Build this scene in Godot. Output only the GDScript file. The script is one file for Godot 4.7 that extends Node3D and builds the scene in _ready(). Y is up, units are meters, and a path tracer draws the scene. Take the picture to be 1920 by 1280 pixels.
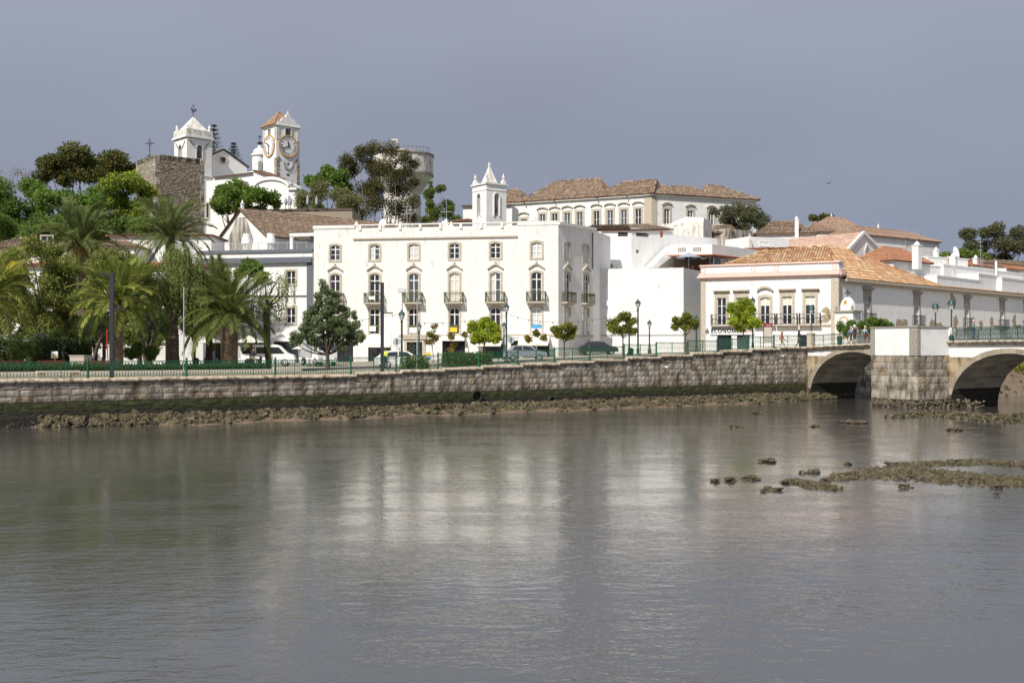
extends Node3D
# Riverside town seen across a tidal river. Plan positions come from pixel columns (1920 wide) and a scale in pixels per metre.
const F := 2000.0
const EYE := 4.56
const HOR := 652.0
var R := RandomNumberGenerator.new()
var M := {}
var unit_box: BoxMesh
var names := {}

class MB:
	var v := PackedVector3Array()
	var n := PackedVector3Array()
	var c := PackedColorArray()
	var col := Color.WHITE
	var T := Transform3D.IDENTITY
	func raw(a: Vector3, na: Vector3):
		v.append(T * a); n.append((T.basis * na).normalized()); c.append(col)
	func tri(a: Vector3, b: Vector3, d: Vector3):
		var nn := (b - a).cross(d - a)
		if nn.length_squared() < 1e-16: return
		nn = nn.normalized()
		raw(a, nn); raw(d, nn); raw(b, nn)
	func quad(a, b, d, e):
		tri(a, b, d); tri(a, d, e)
	func box(x0, x1, y0, y1, z0, z1):
		var p := [Vector3(x0, y0, z1), Vector3(x1, y0, z1), Vector3(x1, y1, z1), Vector3(x0, y1, z1), Vector3(x0, y0, z0), Vector3(x1, y0, z0), Vector3(x1, y1, z0), Vector3(x0, y1, z0)]
		quad(p[0], p[1], p[2], p[3]); quad(p[5], p[4], p[7], p[6]); quad(p[4], p[0], p[3], p[7])
		quad(p[1], p[5], p[6], p[2]); quad(p[3], p[2], p[6], p[7]); quad(p[4], p[5], p[1], p[0])
	func bevel(x0, x1, y0, y1, z0, z1, b):
		# block with a chamfered front (z1) rim
		var f := [Vector3(x0 + b, y0 + b, z1), Vector3(x1 - b, y0 + b, z1), Vector3(x1 - b, y1 - b, z1), Vector3(x0 + b, y1 - b, z1)]
		var g := [Vector3(x0, y0, z1 - b), Vector3(x1, y0, z1 - b), Vector3(x1, y1, z1 - b), Vector3(x0, y1, z1 - b)]
		var k := [Vector3(x0, y0, z0), Vector3(x1, y0, z0), Vector3(x1, y1, z0), Vector3(x0, y1, z0)]
		quad(f[0], f[1], f[2], f[3])
		for i in 4:
			var j := (i + 1) % 4
			quad(g[i], g[j], f[j], f[i]); quad(k[i], k[j], g[j], g[i])
	func bar(a: Vector3, b: Vector3, w: float, h := -1.0):
		if h < 0: h = w
		var d := (b - a)
		var l := d.length()
		if l < 1e-5: return
		d /= l
		var up := Vector3.UP if absf(d.y) < 0.95 else Vector3.FORWARD
		var s := d.cross(up).normalized() * (w * 0.5)
		var t := s.cross(d).normalized() * (h * 0.5)
		var p := [a - s - t, a + s - t, a + s + t, a - s + t, b - s - t, b + s - t, b + s + t, b - s + t]
		quad(p[0], p[3], p[2], p[1]); quad(p[4], p[5], p[6], p[7])
		for i in 4:
			var j := (i + 1) % 4
			quad(p[i], p[j], p[j + 4], p[i + 4])
	func tube(pts: Array, rad: Array, seg := 6, cap := true):
		var rings := []
		var nor := []
		var prev := Vector3.ZERO
		for i in pts.size():
			var d: Vector3 = (pts[mini(i + 1, pts.size() - 1)] - pts[maxi(i - 1, 0)]).normalized()
			if i == 0: prev = d.cross(Vector3.UP if absf(d.y) < 0.9 else Vector3.RIGHT).normalized()
			var a := (prev - d * prev.dot(d)).normalized()
			prev = a
			var b := d.cross(a)
			var ring := []
			var rn := []
			for k in seg:
				var q := a * cos(TAU * k / seg) + b * sin(TAU * k / seg)
				ring.append(pts[i] + q * rad[mini(i, rad.size() - 1)]); rn.append(q)
			rings.append(ring); nor.append(rn)
		for i in pts.size() - 1:
			for k in seg:
				var m := (k + 1) % seg
				raw(rings[i][k], nor[i][k]); raw(rings[i + 1][m], nor[i + 1][m]); raw(rings[i][m], nor[i][m])
				raw(rings[i][k], nor[i][k]); raw(rings[i + 1][k], nor[i + 1][k]); raw(rings[i + 1][m], nor[i + 1][m])
		if cap:
			for k in range(1, seg - 1):
				tri(rings[0][0], rings[0][k + 1], rings[0][k])
				tri(rings[-1][0], rings[-1][k], rings[-1][k + 1])
	func lathe(o: Vector3, prof: Array, seg := 10, ph := 0.0, flat := false):
		for i in prof.size() - 1:
			var r0: float = prof[i][0]; var y0: float = prof[i][1]; var r1: float = prof[i + 1][0]; var y1: float = prof[i + 1][1]
			var nl := Vector2(y1 - y0, r0 - r1).normalized()
			for k in seg:
				var a := TAU * k / seg + ph; var b := TAU * (k + 1) / seg + ph
				var p0 := o + Vector3(cos(a) * r0, y0, sin(a) * r0); var p1 := o + Vector3(cos(b) * r0, y0, sin(b) * r0)
				var p2 := o + Vector3(cos(b) * r1, y1, sin(b) * r1); var p3 := o + Vector3(cos(a) * r1, y1, sin(a) * r1)
				if flat:
					tri(p0, p3, p2); tri(p0, p2, p1)
				else:
					var na := Vector3(cos(a) * nl.x, nl.y, sin(a) * nl.x); var nb := Vector3(cos(b) * nl.x, nl.y, sin(b) * nl.x)
					if r1 > 0: raw(p0, na); raw(p2, nb); raw(p3, na)
					if r0 > 0: raw(p0, na); raw(p1, nb); raw(p2, nb)
	func extrude(poly: PackedVector2Array, z0: float, z1: float):
		if Geometry2D.is_polygon_clockwise(poly): poly.reverse()
		var t := Geometry2D.triangulate_polygon(poly)
		for i in range(0, t.size(), 3):
			var a := poly[t[i]]; var b := poly[t[i + 1]]; var d := poly[t[i + 2]]
			if (b - a).cross(d - a) < 0:
				var x := b; b = d; d = x
			tri(Vector3(a.x, a.y, z1), Vector3(b.x, b.y, z1), Vector3(d.x, d.y, z1))
			tri(Vector3(a.x, a.y, z0), Vector3(d.x, d.y, z0), Vector3(b.x, b.y, z0))
		for i in poly.size():
			var a := poly[i]; var b := poly[(i + 1) % poly.size()]
			quad(Vector3(a.x, a.y, z0), Vector3(b.x, b.y, z0), Vector3(b.x, b.y, z1), Vector3(a.x, a.y, z1))
	func ring(inner: Array, outer: Array, z0: float, z1: float, closed := true):
		# flat band between two outlines (both listed counter-clockwise), with thickness
		var m := inner.size()
		for i in (m if closed else m - 1):
			var j := (i + 1) % m
			var a: Vector2 = inner[i]; var b: Vector2 = inner[j]; var p: Vector2 = outer[i]; var q: Vector2 = outer[j]
			quad(Vector3(p.x, p.y, z1), Vector3(q.x, q.y, z1), Vector3(b.x, b.y, z1), Vector3(a.x, a.y, z1))
			quad(Vector3(a.x, a.y, z1), Vector3(b.x, b.y, z1), Vector3(b.x, b.y, z0), Vector3(a.x, a.y, z0))
			quad(Vector3(p.x, p.y, z0), Vector3(q.x, q.y, z0), Vector3(q.x, q.y, z1), Vector3(p.x, p.y, z1))
	func wall(u0, u1, v0, v1, z, holes: Array, deep := 0.22):
		# wall face in the plane z with rectangular openings [u0, u1, v0, v1] and their reveals
		var us := [u0, u1]; var vs := [v0, v1]
		for h in holes:
			us.append(clampf(h[0], u0, u1)); us.append(clampf(h[1], u0, u1)); vs.append(clampf(h[2], v0, v1)); vs.append(clampf(h[3], v0, v1))
		us.sort(); vs.sort()
		for i in us.size() - 1:
			if us[i + 1] - us[i] < 1e-4: continue
			var run := INF
			for j in vs.size() - 1:
				if vs[j + 1] - vs[j] < 1e-5: continue
				var cu: float = (us[i] + us[i + 1]) / 2; var cv: float = (vs[j] + vs[j + 1]) / 2
				var open := false
				for h in holes:
					if cu > h[0] and cu < h[1] and cv > h[2] and cv < h[3]: open = true
				if open:
					if run < 1e9: quad(Vector3(us[i], run, z), Vector3(us[i + 1], run, z), Vector3(us[i + 1], vs[j], z), Vector3(us[i], vs[j], z))
					run = INF
				elif run > 1e9: run = vs[j]
			if run < 1e9: quad(Vector3(us[i], run, z), Vector3(us[i + 1], run, z), Vector3(us[i + 1], v1, z), Vector3(us[i], v1, z))
		for h in holes:
			var p := [Vector3(h[0], h[2], z), Vector3(h[1], h[2], z), Vector3(h[1], h[3], z), Vector3(h[0], h[3], z)]
			for i in 4:
				var a: Vector3 = p[i]; var b: Vector3 = p[(i + 1) % 4]
				quad(b, a, a - Vector3(0, 0, deep), b - Vector3(0, 0, deep))
	func put(o: MB, X: Transform3D, k = null):
		var nb := X.basis.inverse().transposed()
		for i in o.v.size():
			v.append(X * o.v[i]); n.append((nb * o.n[i]).normalized()); c.append(o.c[i] if k == null else k)
	func mesh() -> ArrayMesh:
		var a := []
		a.resize(Mesh.ARRAY_MAX)
		a[Mesh.ARRAY_VERTEX] = v; a[Mesh.ARRAY_NORMAL] = n; a[Mesh.ARRAY_COLOR] = c
		var am := ArrayMesh.new()
		am.add_surface_from_arrays(Mesh.PRIMITIVE_TRIANGLES, a)
		return am

class Fr:
	# a vertical wall plane: o on the ground plan, u along it, n towards the river
	var o: Vector3
	var u: Vector3
	var n: Vector3
	var base := 0.0
	var length := 0.0
	func uv(px: float, py: float) -> Vector2:
		var d := Vector3((px - 960.0) / 2000.0, (652.0 - py) / 2000.0, -1)
		var t := n.dot(o - Vector3(0, 0, 0)) / n.dot(d)
		var p := d * t
		return Vector2((p - o).dot(u), 4.56 + p.y - base)
	func X(px: float) -> float: return uv(px, 652).x
	func T() -> Transform3D: return Transform3D(Basis(u, Vector3.UP, n), Vector3(o.x, base, o.z))

func W(px, s, y = 0.0) -> Vector3: return Vector3((px - 960.0) / s, y, -F / s)
func H(py, s) -> float: return EYE + (HOR - py) / s
func P(px, py, s) -> Vector3: return W(px, s, H(py, s))
func frame(p0, s0, p1, s1, base) -> Fr:
	var f := Fr.new()
	f.o = W(p0, s0); var e := W(p1, s1)
	f.u = (e - f.o).normalized(); f.length = (e - f.o).length(); f.n = f.u.cross(Vector3.UP); f.base = base
	return f
func corner(px, s, deg, base) -> Fr:
	# the face to the right of a corner, turned deg away from the picture plane
	var f := Fr.new()
	f.o = W(px, s); var a := deg_to_rad(deg)
	f.u = Vector3(cos(a), 0, -sin(a)); f.n = f.u.cross(Vector3.UP); f.base = base
	return f

func numbered(called: String) -> String:
	names[called] = names.get(called, -1) + 1
	return called if names[called] == 0 else "%s_%03d" % [called, names[called]]
func tag(o, label, category, group = "", kind = ""):
	o.set_meta("label", label); o.set_meta("category", category)
	if group: o.set_meta("group", group)
	if kind: o.set_meta("kind", kind)
	return o
func thing(called, label, category, T = Transform3D.IDENTITY, group = "", kind = "") -> Node3D:
	var o := Node3D.new()
	o.name = numbered(called); o.transform = T
	add_child(o)
	return tag(o, label, category, group, kind)
func part(called, mb: MB, mat, parent, kind = "") -> MeshInstance3D:
	var o := MeshInstance3D.new()
	o.name = called; o.mesh = mb.mesh(); o.material_override = mat
	parent.add_child(o, true)
	if kind: o.set_meta("kind", kind)
	return o
func whole(called, mb: MB, mat, label, category, T = Transform3D.IDENTITY, group = "", kind = "") -> MeshInstance3D:
	var o := MeshInstance3D.new()
	o.name = numbered(called); o.mesh = mb.mesh(); o.material_override = mat; o.transform = T
	add_child(o)
	return tag(o, label, category, group, kind)
func struct(called, mb: MB, mat) -> MeshInstance3D:
	var o := MeshInstance3D.new()
	o.name = numbered(called); o.mesh = mb.mesh(); o.material_override = mat
	add_child(o); o.set_meta("kind", "structure")
	return o
func bx(called, parent, mat, x0, x1, y0, y1, z0, z1) -> MeshInstance3D:
	var o := MeshInstance3D.new()
	o.name = called; o.mesh = unit_box; o.material_override = mat
	o.position = Vector3(x0 + x1, y0 + y1, z0 + z1) / 2; o.scale = Vector3(maxf(x1 - x0, .001), maxf(y1 - y0, .001), maxf(z1 - z0, .001))
	parent.add_child(o, true)
	return o
func copy(o, T: Transform3D, label = "", group = ""):
	var base = o.name.rstrip("0123456789_") if o.name.right(3).is_valid_int() else String(o.name)
	var d = o.duplicate()
	d.name = numbered(base); d.transform = T
	add_child(d)
	if label: d.set_meta("label", label)
	if group: d.set_meta("group", group)
	return d
func at(p: Vector3, turn := 0.0, k := 1.0) -> Transform3D:
	return Transform3D(Basis(Vector3.UP, turn).scaled(Vector3(k, k, k)), p)

# ---------- materials ----------
func noise_image(seed_, freq, oct, size := 256, kind := FastNoiseLite.TYPE_SIMPLEX_SMOOTH) -> Image:
	var f := FastNoiseLite.new()
	f.seed = seed_; f.frequency = freq; f.fractal_octaves = oct; f.noise_type = kind
	return f.get_seamless_image(size, size)
func ramp(img: Image, stops: Array) -> ImageTexture:
	# stops: [[value, linear colour], ...]
	var g := Gradient.new()
	g.offsets = PackedFloat32Array(stops.map(func(s): return s[0])); g.colors = PackedColorArray(stops.map(func(s): return s[1].linear_to_srgb()))
	var lut := []
	for i in 256: lut.append(g.sample(i / 255.0))
	var w := img.get_width()
	var out := Image.create(w, img.get_height(), false, Image.FORMAT_RGB8)
	var data := img.get_data()
	var by := PackedByteArray()
	by.resize(data.size() * 3)
	for i in data.size():
		var k: Color = lut[data[i]]
		by[i * 3] = int(k.r8); by[i * 3 + 1] = int(k.g8); by[i * 3 + 2] = int(k.b8)
	out = Image.create_from_data(w, img.get_height(), false, Image.FORMAT_RGB8, by)
	return ImageTexture.create_from_image(out)
func G(x: float) -> Color: return Color(x, x, x)
func mat(key, c: Color, rough := 0.9, o := {}) -> StandardMaterial3D:
	var m := StandardMaterial3D.new()
	m.resource_name = key
	m.albedo_color = c.linear_to_srgb(); m.albedo_color.a = c.a
	m.roughness = rough
	m.metallic = o.get("metal", 0.0)
	m.metallic_specular = o.get("spec", 0.5)
	if o.has("tex"):
		m.albedo_texture = o.tex; m.uv1_triplanar = true; m.uv1_world_triplanar = o.get("world", true); m.uv1_scale = o.get("scale", Vector3.ONE)
	if o.has("bump"):
		m.heightmap_enabled = true; m.heightmap_texture = o.bump; m.heightmap_scale = o.get("bump_scale", 3.0)
		m.uv1_triplanar = true; m.uv1_world_triplanar = o.get("world", true); m.uv1_scale = o.get("scale", Vector3.ONE)
	if o.get("vc", false): m.vertex_color_use_as_albedo = true
	if o.has("back"):
		m.backlight_enabled = true; m.backlight = o.back.linear_to_srgb(); m.cull_mode = BaseMaterial3D.CULL_DISABLED
	M[key] = m
	return m

func make_materials():
	unit_box = BoxMesh.new()
	var soft := noise_image(3, 0.012, 4, 512)
	var fine := noise_image(5, 0.05, 4)
	var streak := noise_image(9, 0.02, 5, 512)
	var soft_t := ImageTexture.create_from_image(soft)
	var fine_t := ImageTexture.create_from_image(fine)
	var plaster := ramp(streak, [[0.0, Color(.62, .60, .57)], [0.18, Color(.86, .85, .83)], [0.36, Color(.955, .955, .945)], [0.6, Color(.985, .985, .98)], [1.0, Color(1, 1, 1)]])
	var old := ramp(streak, [[0.0, Color(.22, .2, .18)], [0.25, Color(.5, .48, .45)], [0.45, Color(.85, .83, .8)], [1.0, Color(1, 1, 1)]])
	var stone := ramp(noise_image(13, 0.03, 5, 512), [[0.0, Color(.35, .31, .27)], [0.35, Color(.72, .69, .65)], [0.6, Color(.95, .93, .9)], [1.0, Color(1, .97, .9)]])
	var grime := ramp(noise_image(17, 0.016, 5, 512), [[0.0, Color(.10, .09, .08)], [0.3, Color(.30, .27, .23)], [0.48, Color(.8, .76, .7)], [0.7, Color(1, .98, .95)], [1.0, Color(1.0, .88, .72)]])
	var sv := Vector3(.14, .05, .14)
	mat("facade_cream", Color(.755, .745, .725), .85, {"tex": plaster, "scale": sv})
	mat("plaster_white", Color(.775, .775, .77), .85, {"tex": plaster, "scale": Vector3(.11, .06, .11)})
	mat("plaster_old", Color(.78, .77, .74), .9, {"tex": old, "scale": Vector3(.16, .05, .16), "bump": fine_t, "bump_scale": 2.0})
	mat("plaster_bare", Color(.42, .34, .25), .95, {"tex": stone, "scale": Vector3(.5, .5, .5)})
	mat("plaster_grey", Color(.52, .52, .51), .9, {"tex": plaster, "scale": sv})
	mat("concrete_stained", Color(.50, .49, .47), .95, {"tex": grime, "scale": Vector3(.2, .03, .2)})
	mat("trim_stone", Color(.56, .515, .435), .85, {"tex": stone, "scale": Vector3(.35, .35, .35)})
	mat("trim_grey", Color(.36, .34, .31), .85, {"tex": stone, "scale": Vector3(.4, .4, .4)})
	mat("pink", Color(.74, .52, .46), .85, {"tex": plaster, "scale": sv})
	mat("slate_paint", Color(.115, .13, .16), .7, {"tex": plaster, "scale": sv})
	mat("white_wood", Color(.8, .8, .79), .5)
	mat("glass_dark", Color(.022, .025, .03), .06, {"spec": .7})
	mat("glass_mid", Color(.07, .085, .1), .06, {"spec": .7})
	mat("curtain", Color(.62, .62, .6), .25, {"spec": .6})
	mat("blind_cream", Color(.66, .62, .52), .4)
	mat("shutter_green", Color(.028, .075, .035), .5)
	mat("iron_olive", Color(.085, .10, .045), .6, {"metal": .2})
	mat("iron_green", Color(.010, .10, .045), .42)
	mat("iron_black", Color(.022, .024, .028), .5, {"metal": .3})
	mat("lamp_green", Color(.012, .055, .042), .45)
	mat("lamp_glass", Color(.62, .64, .62), .15)
	mat("steel_dark", Color(.026, .03, .04), .5, {"metal": .3})
	mat("steel_pale", Color(.5, .52, .54), .4, {"metal": .4})
	mat("dark_void", Color(.012, .011, .012), .9)
	mat("brown_void", Color(.09, .04, .03), .9)
	mat("tile", Color.WHITE, .85, {"vc": true, "tex": ramp(fine, [[0.0, Color(.55, .5, .45)], [.5, Color(.9, .88, .85)], [1.0, Color(1, 1, 1)]]), "scale": Vector3(.8, .8, .8)})
	mat("tile_bed", Color(.16, .09, .06), .95)
	mat("stone_vc", Color.WHITE, .92, {"vc": true, "tex": stone, "scale": Vector3(.45, .45, .45), "bump": fine_t, "bump_scale": 4.0})
	mat("stone_grime", Color.WHITE, .92, {"vc": true, "tex": grime, "scale": Vector3(.22, .07, .22), "bump": fine_t, "bump_scale": 4.0})
	mat("mortar", Color(.34, .30, .25), .95, {"tex": stone, "scale": Vector3(.5, .5, .5)})
	mat("mortar_dark", Color(.17, .145, .115), .95, {"tex": stone, "scale": Vector3(.5, .5, .5)})
	mat("coping", Color(.55, .49, .41), .9, {"tex": grime, "scale": Vector3(.3, .3, .3), "bump": fine_t, "bump_scale": 4.0})
	mat("moss", Color.WHITE, .95, {"tex": ramp(noise_image(21, 0.03, 5, 512), [[0.0, Color(.020, .018, .012)], [.4, Color(.030, .030, .014)], [.58, Color(.045, .055, .014)], [1.0, Color(.075, .095, .022)]]), "scale": Vector3(.12, .2, .12), "bump": fine_t, "bump_scale": 5.0})
	mat("moss_low", Color.WHITE, .9, {"tex": ramp(noise_image(22, 0.04, 5), [[0.0, Color(.014, .012, .009)], [.5, Color(.028, .025, .017)], [1.0, Color(.05, .05, .025)]]), "scale": Vector3(.2, .3, .2), "bump": fine_t, "bump_scale": 5.0})
	mat("weed_bore_black", Color.WHITE, .7, {"tex": ramp(noise_image(23, 0.05, 5), [[0.0, Color(.010, .009, .008)], [.6, Color(.022, .02, .017)], [1.0, Color(.05, .045, .04)]]), "scale": Vector3(.5, .5, .5), "bump": fine_t, "bump_scale": 5.0})
	mat("rock", Color(.9, .9, .9), .85, {"vc": true, "tex": ramp(noise_image(25, 0.06, 5), [[0.0, Color(.3, .27, .22)], [.45, Color(.7, .68, .6)], [.7, Color(1, 1, .95)], [1.0, Color(1, 1, 1)]]), "scale": Vector3(1.2, 1.2, 1.2), "bump": fine_t, "bump_scale": 6.0})
	mat("mud", Color.WHITE, .6, {"tex": ramp(noise_image(27, 0.03, 5), [[0.0, Color(.09, .065, .042)], [.5, Color(.155, .11, .075)], [1.0, Color(.22, .16, .11)]]), "scale": Vector3(.3, .3, .3), "bump": fine_t, "bump_scale": 3.0})
	mat("paving", Color(.42, .39, .34), .9, {"tex": stone, "scale": Vector3(.2, .2, .2)})
	mat("sand_path", Color(.52, .36, .17), .95, {"tex": stone, "scale": Vector3(.5, .5, .5)})
	mat("asphalt", Color(.07, .068, .066), .95, {"tex": stone, "scale": Vector3(.3, .3, .3)})
	mat("soil", Color(.09, .075, .045), .95, {"tex": stone, "scale": Vector3(.3, .3, .3)})
	mat("hill_ground", Color.WHITE, .95, {"tex": ramp(soft, [[0.0, Color(.09, .07, .045)], [.5, Color(.10, .10, .045)], [1.0, Color(.07, .09, .03)]]), "scale": Vector3(.06, .06, .06)})
	mat("leaf", Color.WHITE, .55, {"vc": true, "back": G(.95), "spec": .35})
	mat("bark", Color(.12, .095, .075), .95, {"tex": stone, "scale": Vector3(1.5, .4, 1.5), "bump": fine_t, "bump_scale": 6.0})
	mat("bark_pale", Color(.32, .27, .22), .95, {"tex": stone, "scale": Vector3(1.5, .4, 1.5)})
	mat("palm_bark", Color.WHITE, .9, {"vc": true})
	mat("canvas", Color(.72, .69, .62), .9)
	mat("canvas_grey", Color(.30, .33, .38), .9)
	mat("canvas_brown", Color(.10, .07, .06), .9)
	mat("red_paint", Color(.55, .03, .03), .5)
	mat("bench_red", Color(.26, .022, .02), .55)
	mat("sign_maroon", Color(.2, .02, .03), .5)
	mat("blue_paint", Color(.04, .12, .4), .5)
	mat("sky_blue_print", Color(.06, .33, .62), .5)
	mat("yellow_print", Color(.72, .5, .03), .5)
	mat("orange_print", Color(.6, .2, .07), .6)
	mat("lime_vest", Color(.55, .75, .05), .6)
	mat("car_white", Color(.76, .77, .78), .25, {"spec": .6})
	mat("car_silver", Color(.4, .43, .47), .25, {"metal": .5})
	mat("car_dark", Color(.03, .035, .04), .25)
	mat("rubber", Color(.02, .02, .02), .85)
	mat("cabinet_beige", Color(.42, .38, .32), .7)
	mat("marble_pale", Color(.6, .57, .52), .7, {"tex": stone, "scale": Vector3(.6, .6, .6)})
	mat("gold", Color(.55, .3, .06), .5)
	mat("bronze", Color(.10, .11, .08), .5, {"metal": .5})
	mat("paint_black", Color(.015, .015, .018), .6)
	mat("skin_vc", Color.WHITE, .8, {"vc": true})
	mat("brick_orange", Color(.50, .20, .10), .9, {"tex": stone, "scale": Vector3(.5, .5, .5)})
	# river: murky water with wind ripples
	var w := mat("river_water", Color(.068, .068, .062), .05, {"spec": 1.0})
	# wind ripples with calm and ruffled patches; the tile is 30 m by 12 m
	var ripple := FastNoiseLite.new()
	ripple.seed = 41; ripple.frequency = 0.022; ripple.fractal_octaves = 5; ripple.fractal_gain = .62; ripple.noise_type = FastNoiseLite.TYPE_SIMPLEX
	ripple.domain_warp_enabled = true; ripple.domain_warp_amplitude = 20; ripple.domain_warp_frequency = 0.01
	var wave := ripple.get_seamless_image(1024, 1024)
	var hb := wave.get_data(); var pb := noise_image(43, .004, 3, 1024).get_data()
	for k in hb.size(): hb[k] = 128 + int((hb[k] - 128) * (.5 + 1.0 * smoothstep(.3, .75, pb[k] / 255.0)))
	wave = Image.create_from_data(1024, 1024, false, Image.FORMAT_L8, hb)
	wave.bump_map_to_normal_map(9.0)
	w.normal_enabled = true; w.normal_texture = ImageTexture.create_from_image(wave); w.normal_scale = 0.135
	w.clearcoat_enabled = true; w.clearcoat = .35; w.clearcoat_roughness = .12
	w.uv1_triplanar = true; w.uv1_world_triplanar = true; w.uv1_scale = Vector3(.033, .033, .083)

# ---------- shared shapes ----------
func arch_outline(uc, v0, w, h, rise, seg := 8) -> Array:
	# counter-clockwise outline: bottom corners, right side, segmental arch, left side
	var p := [Vector2(uc - w / 2, v0), Vector2(uc + w / 2, v0)]
	if rise < 0.01:
		p.append(Vector2(uc + w / 2, v0 + h)); p.append(Vector2(uc - w / 2, v0 + h))
		return p
	for i in seg + 1:
		var x := 1.0 - 2.0 * i / seg
		p.append(Vector2(uc + x * w / 2, v0 + h - rise + rise * sqrt(maxf(0, 1 - x * x)) if rise >= w * .45 else v0 + h - rise * x * x))
	return p
func arch_band(mb: MB, uc, v0, w, h, rise, b, z0, z1, bottom := true):
	var ins := arch_outline(uc, v0, w, h, rise)
	var out := arch_outline(uc, v0 - (b if bottom else 0.0), w + 2 * b, h + b + (b if bottom else 0.0), rise)
	if not bottom:
		ins.push_back(ins.pop_front()); out.push_back(out.pop_front())
		mb.ring(ins, out, z0, z1, false)
	else: mb.ring(ins, out, z0, z1)
var lichen := FastNoiseLite.new()
func tile_plane(mb: MB, a: Vector3, b: Vector3, c: Vector3, d: Vector3, pal: Array, pitch := .27, row := .45, bulge := .075, vary := .45):
	# a-b eave, d-c ridge; barrel tiles laid in courses, clipped to the shape of the plane
	var up := ((d + c) - (a + b)) / 2
	var rows := maxi(1, int(up.length() / row))
	var nor := (b - a).cross(up).normalized()
	if nor.y < 0: nor = -nor
	var ax := (b - a).normalized()
	var pal_mid := Color(0, 0, 0)
	for k in pal: pal_mid += k * (1.0 / pal.size())
	for r in rows:
		var t0 := float(r) / rows; var t1 := float(r + 1.12) / rows
		var l0 := a.lerp(d, t0); var r0 := b.lerp(c, t0); var l1 := a.lerp(d, minf(t1, 1)); var r1 := b.lerp(c, minf(t1, 1))
		var x0 := (l0 - a).dot(ax); var x1 := (r0 - a).dot(ax); var y0 := (l1 - a).dot(ax); var y1 := (r1 - a).dot(ax)
		var base0 := l0 - ax * x0; var base1 := l1 - ax * y0
		var lift := nor * (.035 * R.randf())
		for k in range(int(floor(minf(x0, y0) / pitch)), int(ceil(maxf(x1, y1) / pitch))):
			var s0 := k * pitch; var s1 := s0 + pitch
			var p0 := clampf(s0, x0, x1); var p1 := clampf(s1, x0, x1); var q0 := clampf(s0, y0, y1); var q1 := clampf(s1, y0, y1)
			if p1 - p0 < .02 and q1 - q0 < .02: continue
			var mid := base0 + ax * s0
			var patch := lichen.get_noise_3dv(mid)
			mb.col = pal_mid.lerp(pal[R.randi() % pal.size()], vary) * (R.randf_range(.88, 1.1) * (1.0 + .45 * patch))
			var tw := R.randf_range(-.012, .012)
			var bot := []; var top := []; var nn := []
			for j in 5:
				var f := j / 4.0; var e := sin(f * PI)
				bot.append(base0 + ax * (lerpf(p0, p1, f) + tw) + nor * (bulge * e + .03) + lift)
				top.append(base1 + ax * lerpf(q0, q1, f) + nor * (bulge * e * .8))
				nn.append((nor * (.35 + e) + ax * (f - .5) * 1.8).normalized())
			for j in 4:
				mb.raw(bot[j], nn[j]); mb.raw(top[j + 1], nn[j + 1]); mb.raw(bot[j + 1], nn[j + 1])
				mb.raw(bot[j], nn[j]); mb.raw(top[j], nn[j]); mb.raw(top[j + 1], nn[j + 1])
	mb.col = Color.WHITE
func ridge_line(mb: MB, a: Vector3, b: Vector3, pal: Array, r := .13):
	var l := (b - a).length()
	var k := maxi(1, int(l / .5))
	for i in k:
		mb.col = pal[R.randi() % pal.size()] * R.randf_range(.8, 1.15)
		var p := a.lerp(b, float(i) / k); var q := a.lerp(b, (i + 1.08) / k)
		mb.tube([p + Vector3(0, .05, 0), q + Vector3(0, .02, 0)], [r, r * .85], 6)
	mb.col = Color.WHITE
func roof(parent, planes: Array, pal: Array, ridges := [], o := {}):
	# each plane: four corners, eave first; a bed of flat boards below the tiles
	var t := MB.new(); var bed := MB.new()
	for p in planes:
		tile_plane(t, p[0], p[1], p[2], p[3], pal, o.get("pitch", .27), o.get("row", .45), o.get("bulge", .075), o.get("vary", .45))
		bed.quad(p[0], p[1], p[2], p[3])
		var dn := Vector3(0, -.12, 0)
		bed.quad(p[1] + dn, p[0] + dn, p[3] + dn, p[2] + dn); bed.quad(p[0] + dn, p[1] + dn, p[1], p[0])
	for r in ridges: ridge_line(t, r[0], r[1], pal, o.get("ridge", .13))
	var rf := part("roof", bed, M.tile_bed, parent)
	part("roof_tiles", t, M.tile, rf, "stuff")
	return rf
func hip_planes(x0, x1, z0, z1, y, rise, inset) -> Array:
	# hip roof over a rectangle (z1 front): planes and ridges, in the building's own axes
	var m: float = (z0 + z1) / 2
	var a := Vector3(x0, y, z1); var b := Vector3(x1, y, z1); var c := Vector3(x1, y, z0); var d := Vector3(x0, y, z0)
	var r0 := Vector3(x0 + inset, y + rise, m); var r1 := Vector3(x1 - inset, y + rise, m)
	return [[[a, b, r1, r0], [b, c, r1, r1], [c, d, r0, r1], [d, a, r0, r0]], [[r0, r1], [a, r0], [b, r1], [c, r1], [d, r0]]]

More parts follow.
